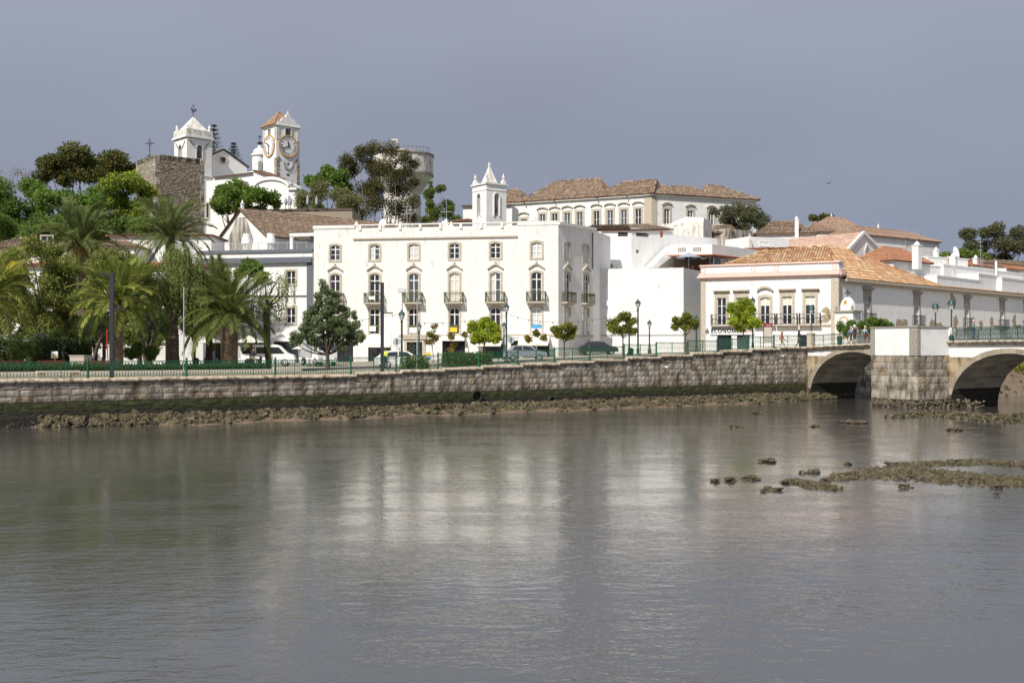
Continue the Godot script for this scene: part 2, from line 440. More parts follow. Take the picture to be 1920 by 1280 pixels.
func window(p, uc, v0, w, h, o := {}):
	# white window in an opening: frame with glazing bars, panes, stone surround, hood
	var rise: float = o.get("rise", 0.0)
	var fr := MB.new()
	var z: float = o.get("z", 0.0)
	fr.T = Transform3D(Basis(), Vector3(0, 0, z))
	var fb: float = o.get("frame", .07)
	var fm = o.get("frame_mat", M.white_wood)
	arch_band(fr, uc, v0 + fb, w - 2 * fb, h - 2 * fb, rise, fb + .02, -.21, -.10)
	var cols: int = o.get("cols", 2)
	var rows: Array = o.get("rows", [.33, .66])
	for k in range(1, cols):
		var x: float = uc - w / 2 + w * k / cols
		var bw: float = .05 if (cols == 2 or k * 2 == cols) else .022
		fr.box(x - bw, x + bw, v0 + fb, v0 + h - fb, -.20, -.105)
	for i in rows.size():
		var y: float = v0 + h * rows[i]
		var bh: float = .045 if o.get("transom", -1) == i else .022
		fr.box(uc - w / 2 + fb, uc + w / 2 - fb, y - bh, y + bh, -.195, -.11)
	var node := part("window", fr, fm, p)
	var ys := [0.0] + rows + [1.0]
	var cur: String = o.get("fill", "")
	if cur == "": cur = ["glass_dark", "glass_dark", "glass_mid", "curtain", "mixed", "mixed"][R.randi() % 6]
	var tops: int = ys.size() - 2
	for k in cols:
		var m := cur
		if cur == "mixed": m = ["glass_dark", "curtain", "glass_mid"][R.randi() % 3]
		for i in ys.size() - 1:
			var mm := m
			if cur == "blind": mm = "blind_cream" if i == tops else "glass_dark"
			bx("pane", node, M[mm], uc - w / 2 + w * k / cols, uc - w / 2 + w * (k + 1) / cols, v0 + h * ys[i], v0 + h * ys[i + 1], z - .19, z - .16 - .004 * R.randf())
	if o.has("border"):
		var su := MB.new()
		su.T = fr.T
		arch_band(su, uc, v0, w, h, rise, o.border, -.16, .05, o.get("sill", true))
		part("surround", su, o.get("trim", M.trim_stone), node)
	if o.has("hood"):
		var hd := MB.new()
		hd.T = fr.T
		var b: float = o.get("border", .2)
		var y0: float = v0 + h + b + o.get("hood_gap", .25)
		var hw: float = w / 2 + b + o.get("over", .12)
		if o.hood == "gable":
			var e := .16
			for s in [-1, 1]:
				hd.extrude(PackedVector2Array([Vector2(uc + s * hw, y0), Vector2(uc + s * hw, y0 + e * .8), Vector2(uc + s * hw * .28, y0 + .55), Vector2(uc, y0 + .62), Vector2(uc, y0 + .62 - e), Vector2(uc + s * hw * .28, y0 + .55 - e)]), 0, .2)
			hd.extrude(PackedVector2Array([Vector2(uc - hw * .12, y0 + .55), Vector2(uc + hw * .12, y0 + .55), Vector2(uc + hw * .08, y0 + .82), Vector2(uc - hw * .08, y0 + .82)]), 0, .22)
		elif o.hood == "flat":
			hd.box(uc - hw + .1, uc + hw - .1, y0 - o.get("hood_gap", .25), y0, 0, .045)
			hd.box(uc - hw, uc + hw, y0, y0 + .14, 0, .2)
			hd.box(uc - hw - .07, uc + hw + .07, y0 + .14, y0 + .28, 0, .34)
		elif o.hood == "arc":
			var ins := []; var out := []
			for i in 11:
				var a := PI * (.12 + .76 * i / 10.0)
				ins.append(Vector2(uc + cos(a) * hw, y0 - .15 + sin(a) * .55)); out.append(Vector2(uc + cos(a) * (hw + .12), y0 - .12 + sin(a) * .75))
			hd.ring(ins, out, 0, .28, false)
		part("hood", hd, o.get("trim", M.trim_stone), node)
	return node
func balcony(p, uc, v, w, out_, h, m, slab_mat, step := .11, z := 0.0, lattice := false):
	var s := MB.new()
	s.box(uc - w / 2 - .06, uc + w / 2 + .06, v - .16, v, z, z + out_ + .06)
	s.box(uc - w / 2 + .1, uc + w / 2 - .1, v - .28, v - .16, z, z + out_ - .12)
	var node := part("balcony", s, slab_mat, p)
	var r := MB.new()
	var a := [Vector3(uc - w / 2, 0, z), Vector3(uc - w / 2, 0, z + out_), Vector3(uc + w / 2, 0, z + out_), Vector3(uc + w / 2, 0, z)]
	for i in 3:
		for y in [v + .06, v + h]:
			r.bar(a[i] + Vector3(0, y, 0), a[i + 1] + Vector3(0, y, 0), .05)
		if lattice: r.bar(a[i] + Vector3(0, v + h - .22, 0), a[i + 1] + Vector3(0, v + h - .22, 0), .03)
		var l: float = (a[i + 1] - a[i]).length()
		var k := maxi(1, int(l / step))
		for j in k + 1:
			var q: Vector3 = a[i].lerp(a[i + 1], float(j) / k)
			r.bar(q + Vector3(0, v, 0), q + Vector3(0, v + h + (.08 if j in [0, k] else 0.0), 0), .045 if j in [0, k] else .022)
			if lattice and j < k:
				var q2: Vector3 = a[i].lerp(a[i + 1], float(j + 1) / k)
				r.bar(q + Vector3(0, v + h - .22, 0), q2 + Vector3(0, v + h, 0), .025)
	part("railing", r, m, node)
	return node
func letters(called, parent, text, m, pos: Vector3, size: float, bold := false, turn := 0.0, serif := false, thick := .02):
	var t := TextMesh.new()
	var f := SystemFont.new()
	f.font_names = PackedStringArray(["Droid Serif" if serif else "Droid Sans"])
	if bold: f.font_weight = 700
	t.font = f; t.text = text; t.font_size = 64; t.pixel_size = size / 46.0; t.depth = thick; t.curve_step = 4
	var o := MeshInstance3D.new()
	o.name = called; o.mesh = t; o.material_override = m; o.position = pos; o.rotation.z = turn
	parent.add_child(o, true)
	return o
# ---------- setting ----------
var quay: Fr
const STEPS := [[-420, 667, 2.77], [667, 752, 2.92], [752, 832, 3.05], [832, 904, 3.17], [904, 979, 3.30], [979, 1048, 3.43], [1048, 1112, 3.56], [1112, 1175, 3.69], [1175, 1238, 3.85], [1238, 1297, 4.02], [1297, 1353, 4.19], [1353, 1408, 4.37], [1408, 1461, 4.54], [1461, 1512, 4.68]]
func qs(px) -> float: return 33.0 - 12.0 * px / 1515.0
func qt(px) -> float: return quay.X(px)
func quay_level(t: float) -> float:
	var lo := qt(667); var hi := qt(1500)
	return 2.72 + 1.95 * clampf((t - lo) / (hi - lo), 0, 1)
func ground_y(p: Vector3) -> float:
	var q := p - quay.o
	var t := q.dot(quay.u); var d := -q.dot(quay.n)
	var near := quay_level(t)
	var far := 2.75 + 1.5 * smoothstep(20.0, 85.0, t)
	var y := lerpf(near, far, smoothstep(2.6, 9.0, d))
	return y
func hill_y(p: Vector3) -> float:
	var d := -p.z
	var y := 3.0 + 15.0 * smoothstep(122.0, 190.0, d) * smoothstep(70.0, 20.0, p.x) + 6.0 * smoothstep(120.0, 170.0, d)
	return y

func build_setting():
	# river
	var mb := MB.new()
	mb.quad(Vector3(-600, 0, 30), Vector3(900, 0, 30), Vector3(900, 0, -700), Vector3(-600, 0, -700))
	struct("river", mb, M.river_water)
	# land behind the quay wall: one sheet out to the horizon, with a gentle ramp up to the bridgehead
	mb = MB.new()
	var nt := 90; var nd := 26
	var P0 := []
	for i in nt + 1:
		var row := []
		var t := lerpf(-140.0, 190.0, float(i) / nt)
		for j in nd + 1:
			var d := 0.45 + 62.0 * pow(float(j) / nd, 1.6)
			var q := quay.o + quay.u * t - quay.n * d
			q.y = ground_y(q)
			pass
			row.append(q)
		P0.append(row)
	for i in nt:
		for j in nd: mb.quad(P0[i][j], P0[i + 1][j], P0[i + 1][j + 1], P0[i][j + 1])
	struct("square_pavement", mb, M.paving)
	mb = MB.new()
	var g := []
	for i in 61:
		var row := []
		for j in 41:
			var x := lerpf(-420., 460., i / 60.0); var z := -lerpf(0.0, 1.0, j / 40.0)
			var d := 118.0 + 10.0 * (j) if j < 20 else 318.0 + 90.0 * (j - 20)
			var q := Vector3(x * (1.0 + j * .06), 0, -d)
			q.y = hill_y(q) - .35 + (sin(x * .07) + sin(d * .11 + x * .03)) * .4 if j < 39 else 9.0
			row.append(q)
		g.append(row)
	for i in 60:
		for j in 40: mb.quad(g[i][j], g[i + 1][j], g[i + 1][j + 1], g[i][j + 1])
	struct("hill", mb, M.hill_ground)
	# street asphalt beyond the park and the promenade's sand path
	mb = MB.new()
	for i in 60:
		var t0 := -60.0 + i * 2.2; var t1 := t0 + 2.2
		var q := []
		for e in [[t0, 14.0], [t1, 14.0], [t1, 20.0], [t0, 20.0]]:
			var p: Vector3 = quay.o + quay.u * e[0] - quay.n * e[1]
			p.y = ground_y(p) + .03; q.append(p)
		mb.quad(q[0], q[1], q[2], q[3])
	struct("road", mb, M.asphalt)
	mb = MB.new()
	for i in 40:
		var t0 := -60.0 + i * 2.05; var t1 := t0 + 2.05
		var q := []
		for e in [[t0, 1.2], [t1, 1.2], [t1, 3.2], [t0, 3.2]]:
			var p: Vector3 = quay.o + quay.u * e[0] - quay.n * e[1]
			p.y = ground_y(p) + .012; q.append(p)
		mb.quad(q[0], q[1], q[2], q[3])
	struct("path", mb, M.sand_path)
	# mud bank at the foot of the wall
	mb = MB.new()
	var prev := []
	for i in 121:
		var t := lerpf(-40.0, 72.0, i / 120.0)
		var wide := 3.3 + .5 * sin(t * .7) + .35 * sin(t * 1.9 + 1.)
		if t < 9: wide *= clampf((t - 1.0) / 8.0, .04, 1.0)
		if t > 55: wide *= clampf((72.0 - t) / 17.0, .2, 1.0)
		var row := []
		for j in 7:
			var k := j / 6.0
			var q := quay.o + quay.u * t + quay.n * (wide * 1.15 * k - .2)
			q.y = .42 * (1 - k * k) - .09 + .05 * sin(t * 2.3 + j * 1.7)
			row.append(q)
		if i:
			for j in 6: mb.quad(prev[j + 1], row[j + 1], row[j], prev[j])
		prev = row
	struct("mud_bank", mb, M.mud)
	# natural earth bank upstream of the bridge
	mb = MB.new()
	prev = []
	for i in 50:
		var t := 76.0 + i * 2.3
		var row := []
		for j in 7:
			var k := j / 6.0
			var q := quay.o + quay.u * t - quay.n * (1.6 - 7.5 * k)
			q.y = lerpf(ground_y(q) - .1, -.25, smoothstep(0, 1, k)) + .25 * sin(t * 1.7 + j) * sin(k * PI)
			row.append(q)
		if i:
			for j in 6: mb.quad(prev[j + 1], row[j + 1], row[j], prev[j])
		prev = row
	struct("river_bank", mb, M.mud)

func stone_variants():
	# a few worn blocks, unit size with the front face at z = 0
	var out := []
	for k in 8:
		var m := MB.new()
		m.col = Color(.30, .265, .215).lerp([Color(.44, .41, .36), Color(.29, .265, .23), Color(.40, .33, .25), Color(.35, .335, .31), Color(.48, .455, .41), Color(.38, .35, .31), Color(.27, .25, .22), Color(.41, .385, .35)][k], .85)
		var n := 3
		var grid := []
		for i in n + 1:
			var row := []
			for j in n + 1:
				var x := -.5 + float(i) / n; var y := -.5 + float(j) / n
				var edge := i == 0 or j == 0 or i == n or j == n
				row.append(Vector3(x + (R.randf_range(-.05, .05) if not edge else R.randf_range(-.012, .012)), y + R.randf_range(-.03, .03) * (0.5 if edge else 1.0), (-.3 if edge else R.randf_range(-.16, .06))))
			grid.append(row)
		for i in n:
			for j in n: m.quad(grid[i][j], grid[i + 1][j], grid[i + 1][j + 1], grid[i][j + 1])
		for i in n:
			var dn := Vector3(0, 0, -1.2)
			m.quad(grid[i][0] + dn, grid[i + 1][0] + dn, grid[i + 1][0], grid[i][0]); m.quad(grid[i][n], grid[i + 1][n], grid[i + 1][n] + dn, grid[i][n] + dn)
			m.quad(grid[0][i], grid[0][i + 1], grid[0][i + 1] + dn, grid[0][i] + dn); m.quad(grid[n][i] + dn, grid[n][i + 1] + dn, grid[n][i + 1], grid[n][i])
		out.append(m)
	return out
var blocks := []
var block_mesh := []
func stone(parent, u0, u1, v0, v1, z, m, joined: MB = null, T := Transform3D.IDENTITY, deep := .09):
	# one block laid in a wall: a part of its own, or added to a joined mesh
	var k := R.randi() % blocks.size()
	var gap := .03
	var X := T * Transform3D(Basis.from_scale(Vector3(u1 - u0 - gap, v1 - v0 - gap, deep * R.randf_range(.7, 1.3))), Vector3((u0 + u1) / 2, (v0 + v1) / 2, z + deep * .55 + R.randf_range(-.01, .02)))
	if R.randf() < .5: X = X * Transform3D(Basis(Vector3(0, 0, 1), PI), Vector3.ZERO)
	if joined: joined.put(blocks[k], X, blocks[k].c[0] * R.randf_range(.75, 1.25))
	else:
		var o := MeshInstance3D.new()
		o.name = "stone"; o.mesh = block_mesh[k]; o.material_override = m; o.transform = X
		parent.add_child(o, true)

func build_quay():
	blocks = stone_variants()
	for b in blocks: block_mesh.append(b.mesh())
	var T := quay.T()
	var w := thing("quay_wall", "long weathered stone quay wall with rounded coping stepping up towards the bridge", "wall", T)
	var core := MB.new(); var moss := MB.new(); var weed := MB.new()
	var t_end := qt(1512) + .0
	var t0 := qt(-420)
	for s in STEPS:
		var a := maxf(qt(s[0]), t0); var b := minf(qt(s[1]), t_end)
		core.box(a, b, -1.0, s[2] - .26, -1.2, 0.0)
	part("core", core, M.mortar_dark, w)
	# coping: one rounded bar for each step, in lengths with open joints
	for s in STEPS:
		var a := qt(s[0]); var b := qt(s[1])
		var k := int(maxf(1, round((b - a) / 1.3)))
		for i in k:
			var c := MB.new()
			var x0 := lerpf(a, b, float(i) / k) + .008; var x1 := lerpf(a, b, float(i + 1) / k) - .008
			if x1 < -12: continue
			var pr := []
			for q in [[-.55, 0], [.02, 0], [.13, -.03], [.19, -.1], [.19, -.17], [.13, -.24], [.02, -.27], [-.55, -.27]]: pr.append(Vector2(q[0] + R.randf_range(-.008, .008), s[2] + q[1]))
			for j in pr.size():
				var p: Vector2 = pr[j]; var q: Vector2 = pr[(j + 1) % pr.size()]
				c.quad(Vector3(x0, p.y, p.x), Vector3(x0, q.y, q.x), Vector3(x1, q.y, q.x), Vector3(x1, p.y, p.x))
			for j in range(1, pr.size() - 1):
				c.tri(Vector3(x0, pr[0].y, pr[0].x), Vector3(x0, pr[j + 1].y, pr[j + 1].x), Vector3(x0, pr[j].y, pr[j].x))
				c.tri(Vector3(x1, pr[0].y, pr[0].x), Vector3(x1, pr[j].y, pr[j].x), Vector3(x1, pr[j + 1].y, pr[j + 1].x))
			part("coping_stone", c, M.coping, w)
	# dressed courses above the tide mark
	var rest := MB.new()
	var made := 0
	for s in STEPS:
		var a := qt(s[0]); var b := qt(s[1])
		if b < -10: continue
		a = maxf(a, -8.0)
		var top: float = s[2] - .27
		var rows := maxi(2, int(round((top - 1.42) / .43)))
		for r in rows:
			var y0 := lerpf(1.42, top, float(r) / rows); var y1 := lerpf(1.42, top, float(r + 1) / rows)
			var x := a
			while x < b - .05:
				var l := R.randf_range(.38, .72) if s[0] > 600 else R.randf_range(.6, 1.2)
				if b - x - l < .3: l = b - x
				if made < 285 and x > qt(-5):
					stone(w, x, x + l, y0, y1, 0, M.stone_grime); made += 1
				else: stone(w, x, x + l, y0, y1, 0, null, rest)
				x += l
	# below: big blocks under moss and weed, too grown over to tell apart
	var x2 := -9.0
	for r in 2:
		var low := MB.new()
		x2 = -9.0
		while x2 < t_end - .1:
			var l := R.randf_range(.9, 1.7)
			if t_end - x2 - l < .5: l = t_end - x2
			stone(w, x2, x2 + l, .32 + r * .55, .87 + r * .55, .03, null, low, Transform3D.IDENTITY, .05)
			x2 += l
		part("mossy_stones", low, M.moss if r == 1 else M.moss_low, w, "stuff")
	for r in 8:
		x2 = t_end
		while x2 < t_end + 12:
			var l := R.randf_range(.7, 1.4)
			stone(w, x2, x2 + l, r * .52 - .1, r * .52 + .42, .0, null, rest)
			x2 += l
	core = MB.new(); core.box(t_end, t_end + 12, -1, 4.0, -1.2, 0)
	part("upstream_core", core, M.mortar_dark, w)
	part("far_stones", rest, M.stone_grime, w, "stuff")
	weed.box(-9, t_end, -.6, .36, 0, .10)
	part("weed_foot", weed, M.weed_bore_black, w)
	# drain mouths
	for d in [[890, 743, .36], [1031, 751, .24]]:
		var p := quay.uv(d[0], d[1])
		var c := MB.new()
		c.T = Transform3D(Basis(Vector3.RIGHT, PI / 2), Vector3(p.x, p.y, 0))
		c.lathe(Vector3.ZERO, [[d[2] + .09, .0], [d[2] + .09, .34], [d[2] + .02, .36], [d[2], .34], [d[2], .01]], 20)
		var o := part("drain_pipe", c, M.weed_bore_black, w)
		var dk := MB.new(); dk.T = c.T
		dk.lathe(Vector3.ZERO, [[d[2] + .02, .02], [0, .02]], 20)  # black disc closes the pipe; its colour stands in for shade inside
		part("bore_shade_disc", dk, M.weed_bore_black, o)

func fence_panel(l: float, style: int) -> MB:
	var m := MB.new()
	m.bar(Vector3(0, .98, 0), Vector3(l, .98, 0), .05, .045)
	m.bar(Vector3(0, .09, 0), Vector3(l, .09, 0), .03, .03)
	m.bar(Vector3(0, .80 if style == 0 else .86, 0), Vector3(l, .80 if style == 0 else .86, 0), .02, .02)
	var k := int(round(l / .19))
	var g := .02 if style == 0 else .013
	for i in k + 1:
		var x := l * i / k
		var mid := i == k / 2
		m.bar(Vector3(x, .02, 0), Vector3(x, .98, 0), .045 if mid else g)
		if i == k: break
		var w := l / k
		var loop := []
		for j in 7: loop.append(Vector3(x + w / 2 - cos(PI * j / 6) * w * .42, .26 - sin(PI * j / 6) * .15, 0))
		for j in 6: m.bar(loop[j], loop[j + 1], g)
		if style == 0:
			m.bar(Vector3(x, .52, 0), Vector3(x + w, .80, 0), g); m.bar(Vector3(x, .62, 0), Vector3(x + w * .7, .80, 0), g)
			var up := []
			for j in 7: up.append(Vector3(x + w / 2 - cos(PI * j / 6) * w * .42, .82 + sin(PI * j / 6) * .13, 0))
			for j in 6: m.bar(up[j], up[j + 1], g)
		else:
			var ov := []
			for j in 8: ov.append(Vector3(x + w / 2 + cos(TAU * j / 8) * w * .28, .56 + sin(TAU * j / 8) * .15, 0))
			for j in 8: m.bar(ov[j], ov[(j + 1) % 8], .013)
			m.bar(Vector3(x + w / 2, .71, 0), Vector3(x + w / 2, .86, 0), .013); m.bar(Vector3(x + w / 2, .3, 0), Vector3(x + w / 2, .41, 0), .013)
			var dm := [Vector3(x + w / 2, .88, 0), Vector3(x + w * .8, .92, 0), Vector3(x + w / 2, .96, 0), Vector3(x + w * .2, .92, 0)]
			for j in 4: m.bar(dm[j], dm[(j + 1) % 4], .011)
	return m
func fence_post() -> MB:
	var m := MB.new()
	m.lathe(Vector3.ZERO, [[.085, 0], [.085, .22], [.06, .26], [.06, .9], [.085, .93], [.085, .99], [.055, 1.03], [.075, 1.1], [.06, 1.17], [0, 1.21]], 8)
	return m
func build_fences():
	var post := fence_post().mesh()
	var add := func(th, mesh_, X, nm):
		var o := MeshInstance3D.new()
		o.name = nm; o.mesh = mesh_; o.material_override = M.iron_green; o.transform = X
		th.add_child(o, true)
	var f := thing("quay_railing", "green cast iron railing with lattice band along the park edge of the quay", "railing", quay.T().translated_local(Vector3(0, 0, -.22)))
	var posts := [-40, 165.5, 351, 518, 660]
	var pm := fence_panel(3.0, 0).mesh()
	for i in posts.size():
		var t := qt(posts[i])
		add.call(f, post, Transform3D(Basis(), Vector3(t, 2.77, 0)), "post")
		if i + 1 < posts.size():
			var t1 := qt(posts[i + 1])
			var k := int(round((t1 - t) / 3.0))
			for j in k:
				var a := lerpf(t, t1, float(j) / k) + (.06 if j == 0 else 0.0); var b := lerpf(t, t1, float(j + 1) / k) - .06
				add.call(f, pm, Transform3D(Basis.from_scale(Vector3((b - a) / 3.0, 1, 1)), Vector3(a, 2.77, 0)), "panel")
	var g := thing("quay_railing", "green cast iron railing with ring pattern panels stepping up the ramp to the bridge", "railing", quay.T().translated_local(Vector3(0, 0, -.22)))
	pm = fence_panel(3.0, 1).mesh()
	var pp := [660, 745, 824, 900.6, 973.5, 1042.6, 1109, 1173.5, 1234, 1293, 1348.8, 1404, 1455, 1507]
	for i in range(1, pp.size()):
		var y: float = STEPS[i][2]
		var a := qt(pp[i - 1]) + .1; var b := qt(pp[i]) - .1
		if i < pp.size() - 1: add.call(g, post, Transform3D(Basis(), Vector3(qt(pp[i]), y, 0)), "post")
		add.call(g, pm, Transform3D(Basis.from_scale(Vector3((b - a) / 3.0, 1, 1)), Vector3(a, y, 0)), "panel")
	return pm

# ---------- bridge ----------
const BA := Vector3(26.43, 0, -95.24)
const BU := Vector3(0.487, 0, 0.873)
const BN := Vector3(-0.873, 0, 0.487)
func deck(t: float) -> float: return 4.66 + .48 * (1.0 - pow(1.0 - clampf(t / 22.0, 0, 1), 2.0))
func build_bridge(panel: ArrayMesh):
	var T := Transform3D(Basis(BU, Vector3.UP, BN), BA)
	var b := thing("stone_arch_bridge", "old stone arch bridge with whitewashed spandrels, rectangular pier and iron railings", "bridge", T)
	var wide := 5.6
	var arches := [[0.25, 10.35, 4.22], [15.05, 25.2, 4.15]]
	var white := MB.new(); var ringm := MB.new(); var foot := MB.new()
	var N := 28
	for ar in arches:
		var c: float = (ar[0] + ar[1]) / 2; var r: float = (ar[1] - ar[0]) / 2; var hh: float = ar[2]
		var cv := []; var co := []
		var dry := MB.new(); var weedy := [MB.new(), MB.new()]; var haunch := {}
		for i in N + 1:
			var a := PI * (1.0 - float(i) / N)
			cv.append(Vector2(c + cos(a) * r, -.3 + (hh + .3) * pow(sin(a), .85)))
			co.append(Vector2(c + cos(a) * (r + .45), -.3 + (hh + .3 + .38) * pow(sin(a), .85)))
		for i in N:
			var p: Vector2 = cv[i]; var q: Vector2 = cv[i + 1]
			# barrel courses: long strips with thin steps between them
			var deep := .03 if i % 2 == 0 else 0.0
			for j in 5:
				var z0 := -wide * (j + 1) / 5.0; var z1 := -wide * j / 5.0
				var vault: MB = dry if p.y > 1.35 else weedy[0 if i < N / 2 else 1]
				vault.col = Color(.40, .36, .30) * R.randf_range(.7, 1.15)
				var e := Vector2(0, -R.randf_range(0, .03) - deep)
				vault.quad(Vector3(q.x, q.y + e.y, z1), Vector3(p.x, p.y + e.y, z1), Vector3(p.x, p.y + e.y, z0), Vector3(q.x, q.y + e.y, z0))
			# voussoirs
			var s: Vector2 = co[i]; var u: Vector2 = co[i + 1]
			ringm.col = Color(.42, .37, .30) * R.randf_range(.75, 1.15) if p.y > .9 else Color(.10, .09, .07)
			var zz := R.randf_range(.03, .07)
			ringm.quad(Vector3(p.x, p.y, zz), Vector3(q.x, q.y, zz), Vector3(u.x, u.y, zz), Vector3(s.x, s.y, zz))
			ringm.quad(Vector3(q.x, q.y, zz), Vector3(p.x, p.y, zz), Vector3(p.x, p.y, -.6), Vector3(q.x, q.y, -.6))
			ringm.quad(Vector3(s.x, s.y, zz), Vector3(u.x, u.y, zz), Vector3(u.x, u.y, -.1), Vector3(s.x, s.y, -.1))
			# spandrel: plaster above, bare stone in the haunches
			for z in [0.0, -wide]:
				var lim := 3.85
				var ty0 := deck(p.x) - .35; var ty1 := deck(q.x) - .35
				var m0 := clampf(maxf(p.y, lim), -9, ty0); var m1 := clampf(maxf(q.y, lim), -9, ty1)
				var hk := [z, i < N / 2]
				if not haunch.has(hk): haunch[hk] = MB.new()
				var face: MB = haunch[hk]
				face.col = Color(.42, .34, .24) * R.randf_range(.9, 1.1)
				var fl: bool = z < 0
				var qd := func(mm, a1, b1, c1, d1):
					if fl: mm.quad(b1, a1, d1, c1)
					else: mm.quad(a1, b1, c1, d1)
				if p.y < m0 or q.y < m1: qd.call(face, Vector3(p.x, p.y, z), Vector3(q.x, q.y, z), Vector3(q.x, m1, z), Vector3(p.x, m0, z))
				qd.call(white, Vector3(p.x, m0, z), Vector3(q.x, m1, z), Vector3(q.x, ty1, z), Vector3(p.x, ty0, z))
		part("vault", dry, M.stone_vc, b)
		for wd in weedy: part("tide_weed", wd, M.moss_low, b)
		for hk in haunch:
			if haunch[hk].v.size(): part("spandrel", haunch[hk], M.stone_grime, b)
	# solid bodies between the arches
	for e in [[-3.0, .25], [10.35, 15.05], [25.2, 31.0]]:
		var face := MB.new()
		face.col = Color(.40, .33, .24)
		face.box(e[0], e[1], -1, 3.85, -wide, 0); white.box(e[0], e[1], 3.85, deck((e[0] + e[1]) / 2) - .35, -wide, 0)
		part("stone_body", face, M.stone_grime, b)
	part("whitewash", white, M.plaster_white, b)
	part("arch_ring", ringm, M.stone_vc, b, "stuff")
	# cornice and deck
	for seg in [[-.2, 10.4], [15.0, 31.0]]:
		var k := int((seg[1] - seg[0]) / 1.1)
		for i in k:
			var x0 := lerpf(seg[0], seg[1], float(i) / k) + .006; var x1 := lerpf(seg[0], seg[1], float(i + 1) / k) - .006
			var y := deck((x0 + x1) / 2)
			var c := MB.new()
			var pr := [Vector2(-.3, y), Vector2(.36, y), Vector2(.40, y - .08), Vector2(.36, y - .15), Vector2(.22, y - .22), Vector2(.12, y - .36), Vector2(-.3, y - .36)]
			for j in pr.size():
				var p: Vector2 = pr[j]; var q: Vector2 = pr[(j + 1) % pr.size()]
				c.quad(Vector3(x0, p.y, p.x), Vector3(x0, q.y, q.x), Vector3(x1, q.y, q.x), Vector3(x1, p.y, p.x))
			part("cornice_stone", c, M.coping, b)
	var dk := MB.new()
	for i in 30:
		var x0 := -3.0 + 34.0 * i / 30; var x1 := -3.0 + 34.0 * (i + 1) / 30
		dk.quad(Vector3(x0, deck(x0) - .02, .1), Vector3(x1, deck(x1) - .02, .1), Vector3(x1, deck(x1) - .02, -wide), Vector3(x0, deck(x0) - .02, -wide))
	part("deck", dk, M.paving, b)
	# pier refuge: block t 10.5..15, out 3.6
	var pier := MB.new()
	var t0 := 10.5; var t1 := 15.0; var zo := 3.6
	pier.box(t0 + .05, t1 - .05, -1, 3.98, -.2, zo - .05)
	var pc := part("pier_core", pier, M.mortar, b)
	var FT := Transform3D(Basis(), Vector3(0, 0, zo - .05))
	var ST := Transform3D(Basis(Vector3(0, 0, -1), Vector3.UP, Vector3(1, 0, 0)), Vector3(t1 - .05, 0, 0))
	var LT := Transform3D(Basis(Vector3(0, 0, 1), Vector3.UP, Vector3(-1, 0, 0)), Vector3(t0 + .05, 0, 0))
	var hs := [.62, 1.3, 1.85, 2.4, 2.95, 3.45, 3.98]
	for r in hs.size() - 1:
		for fc in [[FT, t0, t1], [ST, -zo, 0.2], [LT, 0.0, zo]]:
			var x: float = fc[1]
			while x < fc[2] - .05:
				var l := R.randf_range(.5, 1.15)
				if fc[2] - x - l < .4: l = fc[2] - x
				var X: Transform3D = fc[0]
				var k: int = [1, 6, 1, 6, 3, 5, 2][R.randi() % 7] if r > 2 else R.randi() % blocks.size()
				var o := MeshInstance3D.new()
				o.name = "stone"; o.mesh = block_mesh[k]; o.material_override = M.stone_grime
				o.transform = X * Transform3D(Basis.from_scale(Vector3(l - .035, hs[r + 1] - hs[r] - .035, .1)), Vector3(x + l / 2, (hs[r] + hs[r + 1]) / 2, .05 + R.randf_range(-.015, .015)))
				pc.add_child(o, true)
				x += l
	foot.box(t0 - .05, t1 + .1, -1, .62, -.2, zo + .08)
	part("weed_foot", foot, M.weed_bore_black, b)
	var top := MB.new()
	var hy := 6.12
	top.box(t0, t1, 3.98, hy, -.1, zo)
	part("refuge_wall", top, M.plaster_white, b)
	for q in [[t0 - .02, t0 + .42], [t1 - .75, t1 + .03]]:
		for i in 4: bx("quoin_stone", b, M.trim_grey, q[0], q[1], 3.98 + (hy - 3.98) * i / 4.0 + .006, 3.98 + (hy - 3.98) * (i + 1) / 4.0, zo - .3, zo + .03)
	bx("capstone", b, M.trim_grey, t0 - .06, t1 + .08, hy, hy + .09, -.1, zo + .08)
	bx("pillar", b, M.plaster_white, t1 - .1, t1 + .3, deck(t1), hy, -.3, .1)
	# small stone gate posts at the bridgehead
	for q in [[.4, 0.0], [8.6, -wide + .3]]:
		var m := MB.new()
		m.box(q[0] - .25, q[0] + .25, deck(0), deck(0) + 1.12, q[1] - .25, q[1] + .25)
		m.lathe(Vector3(q[0], deck(0) + 1.12, q[1]), [[.42, 0], [.42, .08], [0, .28]], 4, PI / 4, true)
		part("gate_post", m, M.trim_stone, b)
	# railings, both sides
	for z in [.12, -wide + .15]:
		for seg in [[.8, 10.3], [15.3, 31.0]]:
			if z < 0 and seg[0] > 9: seg = [10.3, 31.0]
			var k := int((seg[1] - seg[0]) / 2.0)
			for i in k:
				var x0 := lerpf(seg[0], seg[1], float(i) / k); var x1 := lerpf(seg[0], seg[1], float(i + 1) / k)
				var o := MeshInstance3D.new()
				o.name = "railing_panel"; o.mesh = panel; o.material_override = M.lamp_green
				o.transform = Transform3D(Basis(Vector3((x1 - x0) / 3.0, (deck(x1) - deck(x0)) / 3.0, 0), Vector3.UP, Vector3(0, 0, 1)), Vector3(x0, deck(x0), z))
				b.add_child(o, true)
	# oysters and rocks cling to the pier foot
	var oy := MB.new()
